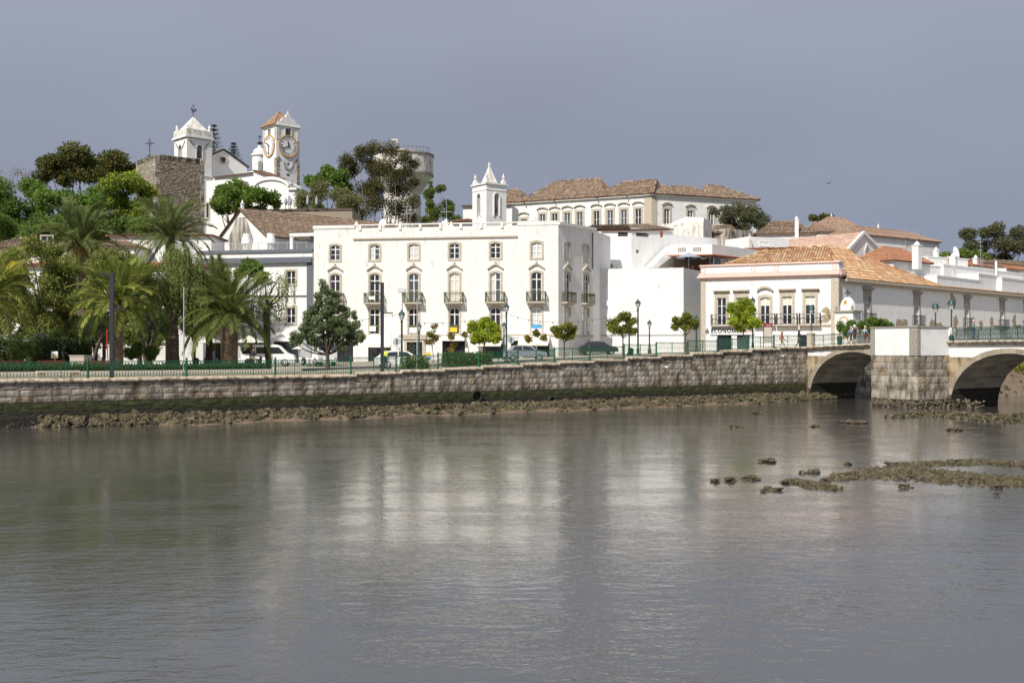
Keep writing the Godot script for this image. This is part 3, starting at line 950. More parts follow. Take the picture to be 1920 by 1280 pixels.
	for i in 520:
		var side := R.randf()
		var p := Vector3(R.randf_range(t0, t1), R.randf_range(-.05, .62 * (1 - .3 * R.randf())), zo + .1)
		if side > .55: p = Vector3(t1 + .1, p.y, R.randf_range(-.3, zo))
		if side > .85: p = Vector3(R.randf_range(t1, t1 + 2.5), R.randf_range(-.05, .55), R.randf_range(-1.5, .1))
		if side > .95: p = Vector3(R.randf_range(-1.5, 2.0), R.randf_range(0, .5), R.randf_range(-1.0, .5))
		oy.put(rocks[R.randi() % rocks.size()], Transform3D(Basis(Vector3(R.randf(), R.randf(), R.randf()).normalized(), R.randf() * TAU).scaled(Vector3.ONE * R.randf_range(.05, .15)), p), Color(.2, .17, .13) * R.randf_range(.25, 1.5))
	part("oyster_crust", oy, M.rock, b, "stuff")

# ---------- rocks ----------
var rocks := []
func make_rocks():
	var nz := FastNoiseLite.new(); nz.seed = 7; nz.frequency = .9; nz.fractal_octaves = 3
	for k in 7:
		var s := SphereMesh.new(); s.radial_segments = 9; s.rings = 5; s.radius = 1; s.height = 2
		var arr := s.get_mesh_arrays()
		var vs: PackedVector3Array = arr[0]
		var idx: PackedInt32Array = arr[Mesh.ARRAY_INDEX]
		var q := PackedVector3Array()
		for p in vs: q.append(p * (1.0 + .75 * nz.get_noise_3dv(p * 1.4 + Vector3(k * 13, 0, 0))) * Vector3(1, .72, .9))
		var m := MB.new()
		for i in range(0, idx.size(), 3): m.tri(q[idx[i]], q[idx[i + 2]], q[idx[i + 1]])
		rocks.append(m)
func rock_color() -> Color:
	return [Color(.16, .125, .08), Color(.12, .095, .06), Color(.21, .17, .115), Color(.085, .07, .045), Color(.13, .12, .06), Color(.10, .10, .045)][R.randi() % 6] * R.randf_range(.7, 1.25)
func rock_node(called, list: Array, label, category, kind = "stuff"):
	# list: [position, size]; copies of a few rock shapes
	var o := thing(called, label, category, Transform3D.IDENTITY, "", kind)
	for k in rocks.size():
		var mine := []
		for i in list.size():
			if i % rocks.size() == k: mine.append(list[i])
		if mine.is_empty(): continue
		var mm := MultiMesh.new()
		mm.transform_format = MultiMesh.TRANSFORM_3D; mm.use_colors = true
		mm.mesh = rocks[k].mesh(); mm.instance_count = mine.size()
		for i in mine.size():
			mm.set_instance_transform(i, Transform3D(Basis(Vector3(R.randf() - .5, R.randf(), R.randf() - .5).normalized(), R.randf() * TAU).scaled(Vector3.ONE * mine[i][1]), mine[i][0]))
			mm.set_instance_color(i, rock_color())
		var n := MultiMeshInstance3D.new()
		n.name = "rubble"; n.multimesh = mm; n.material_override = M.rock
		n.set_meta("kind", "stuff")
		o.add_child(n, true)
	return o
func on_water(px, py) -> Vector3:
	var s: float = (py - HOR) / EYE
	return W(px, s, 0)
func build_rocks():
	var list := []
	for i in 3600:
		var t := R.randf_range(2.0, 70.0)
		var wide := 2.9 + .5 * sin(t * .7) + .35 * sin(t * 1.9 + 1.)
		if t > 56: wide *= clampf((74.0 - t) / 18.0, .3, 1.0)
		if t < 8: wide *= clampf((t - 1.0) / 7.0, .15, 1.0)
		var k := R.randf()
		var q := quay.o + quay.u * t + quay.n * (k * wide)
		var sz := R.randf_range(.06, .2) * (1.7 if R.randf() < .12 else 1.0)
		q.y = .40 * (1 - k * k) + R.randf_range(-.06, .16) * (1.0 - .5 * k)
		list.append([q, sz])
	for i in 120:
		var t := R.randf_range(-12.0, 5.0)
		list.append([quay.o + quay.u * t + quay.n * R.randf_range(0, .9) + Vector3(0, R.randf_range(0, .45), 0), R.randf_range(.03, .09)])
	for i in 260:
		var t := R.randf_range(77.0, 115.0); var k := R.randf()
		list.append([quay.o + quay.u * t - quay.n * (1.2 - 7.0 * k) + Vector3(0, lerpf(3.6, -.1, smoothstep(0, 1, k)), 0), R.randf_range(.12, .4)])
	rock_node("rock_bank", list, "brown rubble of rocks and oysters along the foot of the quay wall", "rocks")
	# upstream shoal beside the bridge pier, and the two long shoals in mid river
	var shoal := func(pts: Array, count, spread, size, lift):
		var l := []
		for i in count:
			var k := R.randf() * (pts.size() - 1.001)
			var a: Array = pts[int(k)]; var b: Array = pts[int(k) + 1]
			var f := k - int(k)
			var px := lerpf(a[0], b[0], f); var py := lerpf(a[1], b[1], f); var half := lerpf(a[2], b[2], f)
			var off := (R.randf() + R.randf() - 1.0)
			var p: Vector3 = on_water(px + R.randf_range(-spread, spread), py + off * half)
			var sz: float = R.randf_range(.45, 1.0) * size
			p.y = (1.0 - absf(off)) * lift * R.randf_range(.1, 1.0) - sz * .3
			l.append([p, sz])
		return l
	rock_node("rock_shoal", shoal.call([[1672, 783, 1], [1740, 777, 6], [1800, 780, 8], [1880, 786, 10], [1960, 782, 12], [2010, 784, 8]], 700, 12, .15, .32), "olive brown rock shoal rising from the water in front of the bridge pier", "rocks")
	rock_node("rock_shoal", shoal.call([[1565, 896, 6], [1640, 887, 12], [1720, 888, 16], [1800, 897, 14], [1900, 903, 12], [1980, 905, 10]], 1900, 14, .11, .12) + shoal.call([[1690, 872, 4], [1780, 868, 5], [1850, 866, 5], [1920, 872, 5], [1990, 878, 5]], 850, 12, .1, .12), "long dark oyster shoal enclosing a narrow pool of still water", "rocks")
	rock_node("rock_shoal", shoal.call([[1490, 902, 5], [1520, 910, 7], [1570, 916, 4]], 240, 9, .1, .12), "short ragged shoal of dark rocks beside the long oyster shoal", "rocks")
	var lone := [[1341, 903, 11, "small squat rock"], [1371, 901, 14, "flat low rock"], [1410, 898, 20, "jagged pair-topped rock"], [1440, 866, 17, "largest rounded boulder"], [1450, 918, 16, "broken dark rock"], [1432, 921, 8, "thin flat rock"], [1477, 905, 14, "wide low rock"], [1526, 886, 14, "rugged brown rock"], [1505, 887, 8, "little flat rock"], [1548, 901, 12, "domed brown rock"], [1590, 871, 9, "small dark rock"], [1672, 872, 14, "flat-topped rock"], [1697, 913, 14, "ragged wet rock"], [1868, 914, 11, "small pointed rock"], [1870, 928, 7, "lone small stone"], [1790, 807, 16, "low mossy rock"], [1380, 801, 13, "long low mossy rock"], [1418, 775, 11, "flat green topped rock"], [1528, 800, 9, "little upright rock"], [1600, 793, 24, "thin drowned ledge"]]
	for e in lone:
		var p: Vector3 = on_water(e[0], e[1])
		var s: float = (e[1] - HOR) / EYE
		var m := MB.new()
		for i in 16:
			var r: float = e[2] / s * R.randf_range(.22, .5)
			m.put(rocks[R.randi() % rocks.size()], Transform3D(Basis(Vector3.UP, R.randf() * TAU).scaled(Vector3(r, r * R.randf_range(.35, .7), r)), Vector3(R.randf_range(-.7, .7) * e[2] / s, R.randf_range(-.05, .1), R.randf_range(-.6, .6) * e[2] / s)), rock_color())
		whole("river_rock", m, M.rock, e[3] + " standing alone in the shallow river", "rock", Transform3D(Basis(), p), "lone rocks in the river")
# ---------- buildings along the square ----------
const ORANGE := [Color(.47, .28, .14), Color(.50, .33, .18), Color(.40, .20, .10), Color(.54, .41, .27), Color(.44, .24, .12), Color(.58, .48, .35), Color(.36, .13, .07), Color(.48, .30, .15)]
const BROWN := [Color(.17, .105, .07), Color(.22, .15, .10), Color(.13, .09, .065), Color(.29, .23, .17), Color(.19, .12, .08), Color(.115, .08, .06), Color(.37, .32, .26)]
const TAN := [Color(.31, .21, .155), Color(.36, .25, .19), Color(.26, .17, .125), Color(.39, .30, .23), Color(.32, .215, .155)]
const RED := [Color(.44, .17, .08), Color(.48, .20, .10), Color(.38, .14, .07), Color(.50, .25, .14)]
const MIXED := [Color(.32, .18, .10), Color(.36, .24, .15), Color(.42, .31, .22), Color(.27, .14, .08), Color(.36, .20, .12), Color(.45, .36, .28), Color(.22, .14, .09)]

func rel(a: Fr, b: Fr) -> Transform3D: return a.T().affine_inverse() * b.T()
func footprint(mb: MB, pts: Array, y0: float, y1: float, skip := [], lid := true):
	# upright walls round a plan listed counter-clockwise as seen from above, with a lid; pts are Vector2(x, z)
	for i in pts.size():
		if i in skip: continue
		var a: Vector2 = pts[i]; var b: Vector2 = pts[(i + 1) % pts.size()]
		mb.quad(Vector3(a.x, y0, a.y), Vector3(b.x, y0, b.y), Vector3(b.x, y1, b.y), Vector3(a.x, y1, a.y))
	if lid:
		for i in range(1, pts.size() - 1): mb.tri(Vector3(pts[0].x, y1, pts[0].y), Vector3(pts[i].x, y1, pts[i].y), Vector3(pts[i + 1].x, y1, pts[i + 1].y))
func chimney(parent, x, z, y, h, w := .5, m = null):
	var c := MB.new()
	c.box(x - w / 2, x + w / 2, y - 1.0, y + h, z - w / 2, z + w / 2)
	c.box(x - w / 2 - .07, x + w / 2 + .07, y + h, y + h + .1, z - w / 2 - .07, z + w / 2 + .07)
	c.lathe(Vector3(x, y + h + .1, z), [[w * .45, 0], [w * .42, .22], [w * .3, .3], [0, .5]], 8)
	return part("chimney", c, m if m else M.plaster_white, parent)
func antenna(parent, p: Vector3, h, arms := 3):
	var m := MB.new()
	m.tube([p, p + Vector3(0, h, 0)], [.03, .02], 5)
	for i in arms:
		var y: float = h * (.62 + .36 * i / arms)
		m.bar(p + Vector3(-.7 + .1 * i, y, 0), p + Vector3(.7 - .1 * i, y, 0), .025)
		for k in 4: m.bar(p + Vector3(-.5 + .3 * k, y, -.25), p + Vector3(-.5 + .3 * k, y, .25), .02)
	return part("aerial", m, M.steel_pale, parent)
func dish(parent, p: Vector3, r, dir: Vector3):
	var m := MB.new()
	var z := dir.normalized(); var x := Vector3.UP.cross(z).normalized()
	m.T = Transform3D(Basis(x, z, x.cross(z)), p)
	m.lathe(Vector3.ZERO, [[0, 0], [r * .5, r * .08], [r, r * .28]], 14); m.lathe(Vector3.ZERO, [[r, r * .28], [r * .5, r * .1], [0, r * .03]], 14)
	m.bar(Vector3(0, 0, 0), Vector3(0, r * .7, 0), .03)
	m.T = Transform3D.IDENTITY
	m.bar(p - z * .05, p - Vector3(0, r * 1.3, 0) - z * .2, .06)
	return part("satellite_dish", m, M.white_wood, parent)
func awning(called, label, fr: Fr, px0, px1, py0, py1, out_, group = ""):
	var a := fr.uv(px0, py0); var b := fr.uv(px1, py1)
	var m := MB.new()
	var x0 := a.x; var x1 := b.x; var y1 := a.y; var y0 := b.y
	var vl := .22
	m.quad(Vector3(x0, y0 + vl, out_), Vector3(x1, y0 + vl, out_), Vector3(x1, y1, .05), Vector3(x0, y1, .05))
	m.quad(Vector3(x1, y0 + vl - .03, out_), Vector3(x0, y0 + vl - .03, out_), Vector3(x0, y1 - .03, .05), Vector3(x1, y1 - .03, .05))
	m.box(x0, x1, y0, y0 + vl, out_ - .02, out_)
	for x in [x0, x1]:
		m.tri(Vector3(x, y0 + vl, out_), Vector3(x, y1, .05), Vector3(x, y0 + vl, .05))
	var t := thing(called, label, "awning", fr.T(), group)
	part("canvas", m, M.canvas, t)
	var f := MB.new()
	for x in [x0 + .05, x1 - .05]: f.bar(Vector3(x, y0 + vl - .02, out_ - .05), Vector3(x, y1 - .4, .02), .035)
	part("arm", f, M.steel_pale, t)

func build_apartments():
	var fa := frame(588, 17.2, 1047, 17.83, 2.6)
	var fs := frame(1047, 17.83, 1112, 17.03, 2.6)
	var t := thing("apartment_house", "long four-storey cream apartment house with rows of arched windows and iron balconies", "building", fa.T())
	var L := fa.length
	var top := fa.uv(1047, 421).y
	var S := rel(fa, fs)
	var cols := [628, 702, 775.5, 852, 929, 1006]
	var r1 := [fa.uv(852, 485).y, fa.uv(852, 456).y]; var r2 := [fa.uv(852, 567).y, fa.uv(852, 511.5).y]; var r3 := [fa.uv(852, 626).y, fa.uv(852, 576.5).y]
	var w := 1.08
	var body := MB.new()
	var holes := []
	for c in cols:
		var x := fa.X(c)
		for r in [r1, r2, r3]: holes.append([x - w / 2, x + w / 2, r[0], r[1]])
	var g0: float = r3[0] - .05
	# shops on the ground floor
	var shops := [[600, 662, 0.1], [690, 742, 0.1], [763, 792, .25], [829, 872, .1], [905, 946, .1], [958, 974, .15], [980, 1030, .1]]
	for s in shops: holes.append([fa.X(s[0]), fa.X(s[1]), .1, g0 - .55 - s[2]])
	body.wall(0, L, 0, top, 0, holes, .22)
	var sl := fs.length
	var sh := []
	var scols := [1063.5, 1099]
	for c in scols:
		var x := fs.X(c)
		for r in [r1, r2, r3]: sh.append([x - .5, x + .5, r[0], r[1]])
		sh.append([x - .75, x + .75, .3, g0 - .5])
	body.T = S
	body.wall(0, sl, 0, top, 0, sh, .22)
	body.T = Transform3D.IDENTITY
	var sc := S * Vector3(sl, 0, 0)
	var sb := S * Vector3(sl + 4, 0, -.0)
	footprint(body, [Vector2(0, 0), Vector2(L, 0), Vector2(sc.x, sc.z), Vector2(sc.x + 1.5, sc.z - 7.0), Vector2(0, -13)], 0, top, [0, 1])
	part("wall", body, M.facade_cream, t)
	# parapet with slots between short posts over the middle bays
	var pa := MB.new()
	var x0 := fa.X(665); var x1 := fa.X(970)
	pa.box(-.1, x0, top, top + .35, -.4, .08); pa.box(x1, L, top, top + .42, -.4, .05)
	pa.box(x0, x1, top + .28, top + .4, -.35, .1)
	for k in 8: pa.box(x0 + (x1 - x0) * (k + .2) / 8.0, x0 + (x1 - x0) * (k + .2) / 8.0 + .28, top - .25, top + .28, -.3, .12)
	pa.T = S
	pa.box(-.05, sl + .4, top, top + .28, -.4, .25)
	pa.T = Transform3D.IDENTITY
	part("parapet", pa, M.facade_cream, t)
	var ledge := MB.new()
	ledge.box(x0 - .2, x1, fa.uv(815, 444.8).y - .12, fa.uv(815, 444.8).y + .05, 0, .16)
	part("ledge", ledge, M.trim_stone, t)
	# thin joints of the tiled facing
	var band := MB.new()
	band.box(-.02, L + .02, g0 - .2, g0 + .02, 0, .09)
	band.T = S
	band.box(-.02, sl + .02, g0 - .2, g0 + .02, 0, .09)
	part("string_course", band, M.trim_stone, t)
	var fills1 := ["mixed", "mixed", "curtain", "glass_dark", "glass_dark", "curtain"]
	var fills2 := ["glass_dark", "glass_dark", "glass_mid", "blind_cream", "mixed", "glass_dark"]
	var fills3 := ["glass_dark", "glass_dark", "glass_dark", "glass_dark", "glass_dark", "curtain"]
	for i in 6:
		var x := fa.X(cols[i])
		window(t, x, r1[0], w, r1[1] - r1[0], {"rise": .16, "rows": [.36, .72], "transom": 1, "border": .2, "fill": fills1[i]})
		window(t, x, r2[0], w, r2[1] - r2[0], {"rise": .2, "rows": [.42, .76], "transom": 1, "border": .2, "hood": "gable", "hood_gap": .12, "fill": fills2[i], "sill": false})
		balcony(t, x, r2[0] + .02, 1.95, .75, 1.02, M.iron_olive, M.trim_stone, .13, 0.0, true)
		var wn = window(t, x, r3[0], w, r3[1] - r3[0], {"rise": .18, "rows": [.3, .74], "transom": 1, "border": .18, "fill": fills3[i], "sill": false})
		var gr := MB.new()
		for k in 10: gr.bar(Vector3(x - w / 2 + w * k / 9, r3[0], -.03), Vector3(x - w / 2 + w * k / 9, r3[0] + .95, -.03), .02)
		gr.bar(Vector3(x - w / 2, r3[0] + .95, -.03), Vector3(x + w / 2, r3[0] + .95, -.03), .05)
		gr.box(x - w / 2, x + w / 2, r3[0] + .72, r3[0] + .94, -.05, -.01)
		part("window_guard", gr, M.iron_olive, wn)
	for c in scols:
		var x := fs.X(c)
		var sd := Node3D.new()
		sd.name = "window_bay"; sd.transform = S; t.add_child(sd, true)
		window(sd, x, r1[0], 1.0, r1[1] - r1[0], {"rise": .16, "rows": [.36, .72], "transom": 1, "border": .19, "fill": "curtain"})
		window(sd, x, r2[0], 1.0, r2[1] - r2[0], {"rise": .2, "rows": [.42, .76], "transom": 1, "border": .19, "hood": "gable", "hood_gap": .12, "fill": "mixed", "sill": false})
		balcony(sd, x, r2[0] + .02, 1.7, .6, 1.02, M.iron_olive, M.trim_stone, .13, 0.0, true)
		window(sd, x, r3[0], 1.0, r3[1] - r3[0], {"rise": .18, "rows": [.3, .74], "transom": 1, "border": .17, "fill": "curtain", "sill": false})
		bx("garage_door", sd, M.white_wood, x - .75, x + .75, .3, g0 - .5, -.2, -.15)
	# shop fronts: doors, glazing and dark interiors
	for s in shops:
		var a := fa.X(s[0]); var b := fa.X(s[1]); var h: float = g0 - .55 - s[2]
		var fr := MB.new()
		arch_band(fr, (a + b) / 2, .1, b - a - .1, h - .15, 0, .08, -.2, -.1)
		var n := int(maxf(2, round((b - a) / 1.1)))
		for k in range(1, n): fr.box(a + (b - a) * k / n - .03, a + (b - a) * k / n + .03, .1, h, -.2, -.12)
		var sf := part("shop_front", fr, M.steel_dark, t)
		for k in n: bx("pane", sf, M.glass_dark, a + (b - a) * k / n, a + (b - a) * (k + 1) / n, .1, h, -.24, -.2)
	# stone doorway with a lattice gate
	var dw := MB.new()
	var da := fa.X(763); var db := fa.X(792)
	arch_band(dw, (da + db) / 2, .1, db - da, g0 - .9, 0, .3, -.1, .12, false)
	dw.box(da - .45, db + .45, g0 - .5, g0 - .25, 0, .25)
	var dn := part("doorway", dw, M.trim_stone, t)
	var la := MB.new()
	for k in 5:
		for s in [-1, 1]:
			var cx := da + .5; var cy := .6 + k * .45
			la.bar(Vector3(cx - .4 * s, cy - .3, .0), Vector3(cx + .4 * s, cy + .3, .0), .035)
	part("lattice_gate", la, M.iron_olive, dn)
	# posters in the window guards
	for pp in [[696, 616, "white_wood", 1.0, .55], [775.5, 619, "white_wood", .95, .6], [850.5, 618, "yellow_print", .8, .5], [701, 559, "white_wood", .6, .35]]:
		var q := fa.uv(pp[0], pp[1])
		bx("notice", t, M[pp[2]], q.x - pp[3] / 2, q.x + pp[3] / 2, q.y - pp[4] / 2, q.y + pp[4] / 2, .02 if pp[1] > 600 else .8, .04 if pp[1] > 600 else .82)
	var q := fa.uv(1006, 617.5)
	var nb := bx("banner", t, M.white_wood, q.x - .58, q.x + .58, q.y - .5, q.y + .5, .02, .04)
	bx("banner_print", t, M.sky_blue_print, q.x - .58, q.x + .58, q.y + .12, q.y + .5, .045, .05)
	# rooftop chimneys, aerials, dish
	for c in [[650, .6], [817, .5], [823, .7], [833, .4], [992, .9]]:
		chimney(t, fa.X(c[0]), -3.5, top, c[1], .5)
	antenna(t, Vector3(fa.X(700), top, -4), 3.0); antenna(t, Vector3(fa.X(741), top, -5), 3.4); antenna(t, Vector3(fa.X(818), top, -5), 3.6, 1)
	dish(t, Vector3(fa.X(702), top + .9, -3.5), .5, Vector3(-.4, .3, 1))
	var dp := MB.new()
	dp.T = S
	dp.tube([Vector3(sl - .15, top - .3, .08), Vector3(sl - .15, top - 4.3, .08)], [.06], 6)
	part("drainpipe", dp, M.steel_dark, t)
	# awnings over the shops
	awning("shop_awning", "cream canvas awning sheltering a cafe terrace below the apartment windows", fa, 690, 742, 627, 651, 2.2)
	awning("shop_awning", "flat cream awning over the glazed shop front full of goods", fa, 828, 873, 629, 639, .7)
	awning("shop_awning", "cream awning behind the bushiest orange tree", fa, 893, 943, 630, 649, 1.4)
	awning("shop_awning", "wide cream awning beside the corner of the apartment house", fa, 975, 1031, 630, 648, 1.6)
	var sg := thing("shop_sign", "small white fascia sign with dark lettering above a shop doorway", "sign", fa.T())
	var s0 := fa.uv(957, 630); var s1 := fa.uv(977, 638)
	bx("board", sg, M.white_wood, s0.x, s1.x, s1.y, s0.y, .1, .14)
	letters("lettering", sg, "BLACK BOXER", M.steel_dark, Vector3((s0.x + s1.x) / 2, (s0.y + s1.y) / 2, .15), .12)
	return fa

func build_slate_house():
	var f := frame(370, 16.75, 586.5, 17.15, 2.6)
	var t := thing("corner_house", "white house with slate grey bands and corner strip beside the apartment house", "building", f.T())
	var L := f.length - .08
	var top := f.uv(500, 470).y
	var wins := [[545, 533, 508], [545, 606, 577], [458, 604, 584], [400, 533, 508], [400, 606, 577]]
	var body := MB.new()
	var holes := []
	for w in wins:
		var x := f.X(w[0]); holes.append([x - .5, x + .5, f.uv(w[0], w[1]).y, f.uv(w[0], w[2]).y])
	var g := f.uv(500, 640).y
	for s in [[385, 398], [402, 440], [452, 500], [512, 560]]: holes.append([f.X(s[0]), f.X(s[1]), .1, g])
	body.wall(0, L, 0, top, 0, holes)
	footprint(body, [Vector2(0, 0), Vector2(L, 0), Vector2(L, -12), Vector2(0, -12)], 0, top, [0])
	part("wall", body, M.plaster_white, t)
	for w in wins:
		var x := f.X(w[0]); var v := f.uv(w[0], w[1]).y
		window(t, x, v, 1.0, f.uv(w[0], w[2]).y - v, {"rows": [.5], "border": .24, "fill": "glass_dark"})
	var b := MB.new()
	b.box(-.1, L + .02, f.uv(500, 474).y, top + .12, -.3, .14)
	part("roof_edge", b, M.slate_paint, t)
	b = MB.new()
	b.box(-.1, L + .01, f.uv(500, 492).y, f.uv(500, 483).y, 0, .3); b.box(-.1, L + .02, f.uv(500, 493.5).y, f.uv(500, 492).y, 0, .42)
	part("cornice", b, M.slate_paint, t)
	b = MB.new()
	b.box(L - .62, L + .015, 3.0, f.uv(500, 494).y, 0, .1); b.box(0, L - .62, f.uv(500, 557).y, f.uv(500, 554).y, 0, .06)
	part("corner_strip", b, M.slate_paint, t)
	for s in [[385, 398], [402, 440], [452, 500], [512, 560]]: bx("shop_window", t, M.glass_dark, f.X(s[0]), f.X(s[1]), .1, g, -.24, -.18)
	# roof terrace furniture is kept with the house: glass rail
	var rl := MB.new()
	for k in 12: rl.bar(Vector3(L * k / 12.0 + .3, top, -.4), Vector3(L * k / 12.0 + .3, top + .9, -.4), .04)
	rl.bar(Vector3(.3, top + .9, -.4), Vector3(L - .7, top + .9, -.4), .05)
	part("terrace_rail", rl, M.steel_pale, t)
	for px in [449.5, 495.5]:
		var x := f.X(px)
		var m := MB.new()
		var y0 := top
		m.lathe(Vector3(0, 1.0, 0), [[.56, 0], [.56, .02], [.38, 1.1], [0, 1.1]], 16)
		for k in 5: m.bar(Vector3(cos(k * 1.25) * .3, 0, sin(k * 1.25) * .3), Vector3(cos(k * 1.25) * .34, 1.02, sin(k * 1.25) * .34), .04)
		whole("terrace_lamp", m, M.white_wood, ("oversized white drum lamp on the roof terrace in front of the patched gable" if px < 470 else "oversized white drum lamp on the roof terrace below the tiled eave beside the pergola"), "lamp", f.T() * Transform3D(Basis(), Vector3(x, y0, -1.6)), "drum lamps on the roof terrace")
	# pergola recess beside the apartment house
	var pg := thing("pergola", "white roof terrace pergola with a dark back wall beside the apartment house", "pergola", f.T() * Transform3D(Basis(), Vector3(0, top, 0)))
	var xa := f.X(531); var xb := f.X(586)
	bx("beam", pg, M.plaster_white, xa, xb, 1.75, 2.05, -2.5, -1.6)
	bx("back_panel", pg, M.slate_paint, f.X(566), xb, 0, 1.75, -2.4, -2.3)
	bx("post", pg, M.plaster_white, xa, xa + .3, 0, 1.75, -2.0, -1.7)
	for k in 8: bx("slat", pg, M.bark_pale, xa + .3 + k * .35, xa + .45 + k * .35, 1.6, 1.72, -4.5, -2.5)
	# shop signs
	var sg := thing("shop_sign", "white fascia sign with dark blue lettering and a red end panel", "sign", f.T())
	var a := f.uv(444, 605); var c := f.uv(492, 623)
	bx("board", sg, M.white_wood, a.x, c.x, c.y, a.y, .1, .18)
	bx("end_panel", sg, M.red_paint, a.x - .35, a.x, c.y, a.y, .1, .185)
	letters("lettering", sg, "Home", M.blue_paint, Vector3(a.x + .85, (a.y + c.y) / 2 + .1, .2), .42, true)
	letters("lettering", sg, "us", M.blue_paint, Vector3(c.x - .45, (a.y + c.y) / 2 + .1, .2), .42, true)
	letters("small_lettering", sg, "REAL", M.steel_dark, Vector3(a.x + .95, c.y + .18, .2), .14)
	sg = thing("shop_sign", "red and white fascia sign half hidden by the pepper tree", "sign", f.T())
	a = f.uv(386, 607); c = f.uv(414, 622)
	bx("board", sg, M.red_paint, a.x, c.x, c.y, a.y, .1, .18)
	bx("stripe", sg, M.white_wood, a.x + .3, c.x - .2, c.y + .35, a.y - .2, .18, .19)
	awning("shop_awning", "cream awning stretched over the cafe door of the slate banded house", f, 396, 442, 628, 642, 1.6)
	awning("shop_awning", "long cream awning below the fascia sign with blue lettering", f, 443, 495, 628, 642, 1.6)
	var bd := thing("menu_board", "orange framed poster board beside the cafe door", "poster", f.T())
	a = f.uv(387, 641); c = f.uv(403, 657)
	bx("frame", bd, M.steel_dark, a.x, c.x, c.y, a.y, .1, .14)
	bx("poster", bd, M.orange_print, a.x + .08, c.x - .08, c.y + .08, a.y - .08, .14, .155)
	letters("lettering", bd, "GULA", M.sign_maroon, Vector3((a.x + c.x) / 2, (a.y + c.y) / 2 + .1, .16), .22)
	return f

func build_barn():
	# brown tiled house behind the square with a bare gable towards the castle
	var f := frame(500, 14.2, 790, 12.6, 3.0)
	var t := thing("tiled_house", "long brown tiled roof house with a patched white gable end", "building", f.T())
	var L := f.length
	var D := 13.7
	var ye := EYE + 14.85 - 3.0; var yr := EYE + 18.9 - 3.0
	var body := MB.new()
	body.extrude(PackedVector2Array([Vector2(-D, 0), Vector2(0, 0), Vector2(0, ye), Vector2(-D / 2, yr), Vector2(-D, ye)]), 0, L)
	var R90 := Transform3D(Basis(Vector3(0, 0, 1), Vector3.UP, Vector3(-1, 0, 0)), Vector3(0, 0, 0))
	var b2 := MB.new()
	b2.T = R90 * Transform3D(Basis(), Vector3(0, 0, -L))
	b2.put(body, b2.T)
	part("wall", b2, M.plaster_white, t)
	var gp := MB.new()
	gp.T = R90
	gp.extrude(PackedVector2Array([Vector2(-D * .72, ye - 3.2), Vector2(-D * .34, ye - 3.0), Vector2(-D * .26, ye - .2), Vector2(-D * .40, yr - 1.1), Vector2(-D * .58, yr - 1.0), Vector2(-D * .75, ye + .3)]), .02, .05)
	part("bare_patch", gp, M.concrete_stained, t)
	var o := .35
	var e0 := Vector3(-o, ye - .15, .35); var e1 := Vector3(L, ye - .15, .35); var k0 := Vector3(-o, yr + .1, -D / 2); var k1 := Vector3(L, yr + .1, -D / 2)
	var bk0 := Vector3(-o, ye - .15, -D - .35); var bk1 := Vector3(L, ye - .15, -D - .35)
	roof(t, [[e0, e1, k1, k0], [bk1, bk0, k0, k1]], BROWN, [[k0, k1]], {"pitch": .3, "row": .5, "bulge": .1})
	chimney(t, .2, -D / 2, yr - .1, .9, .35)

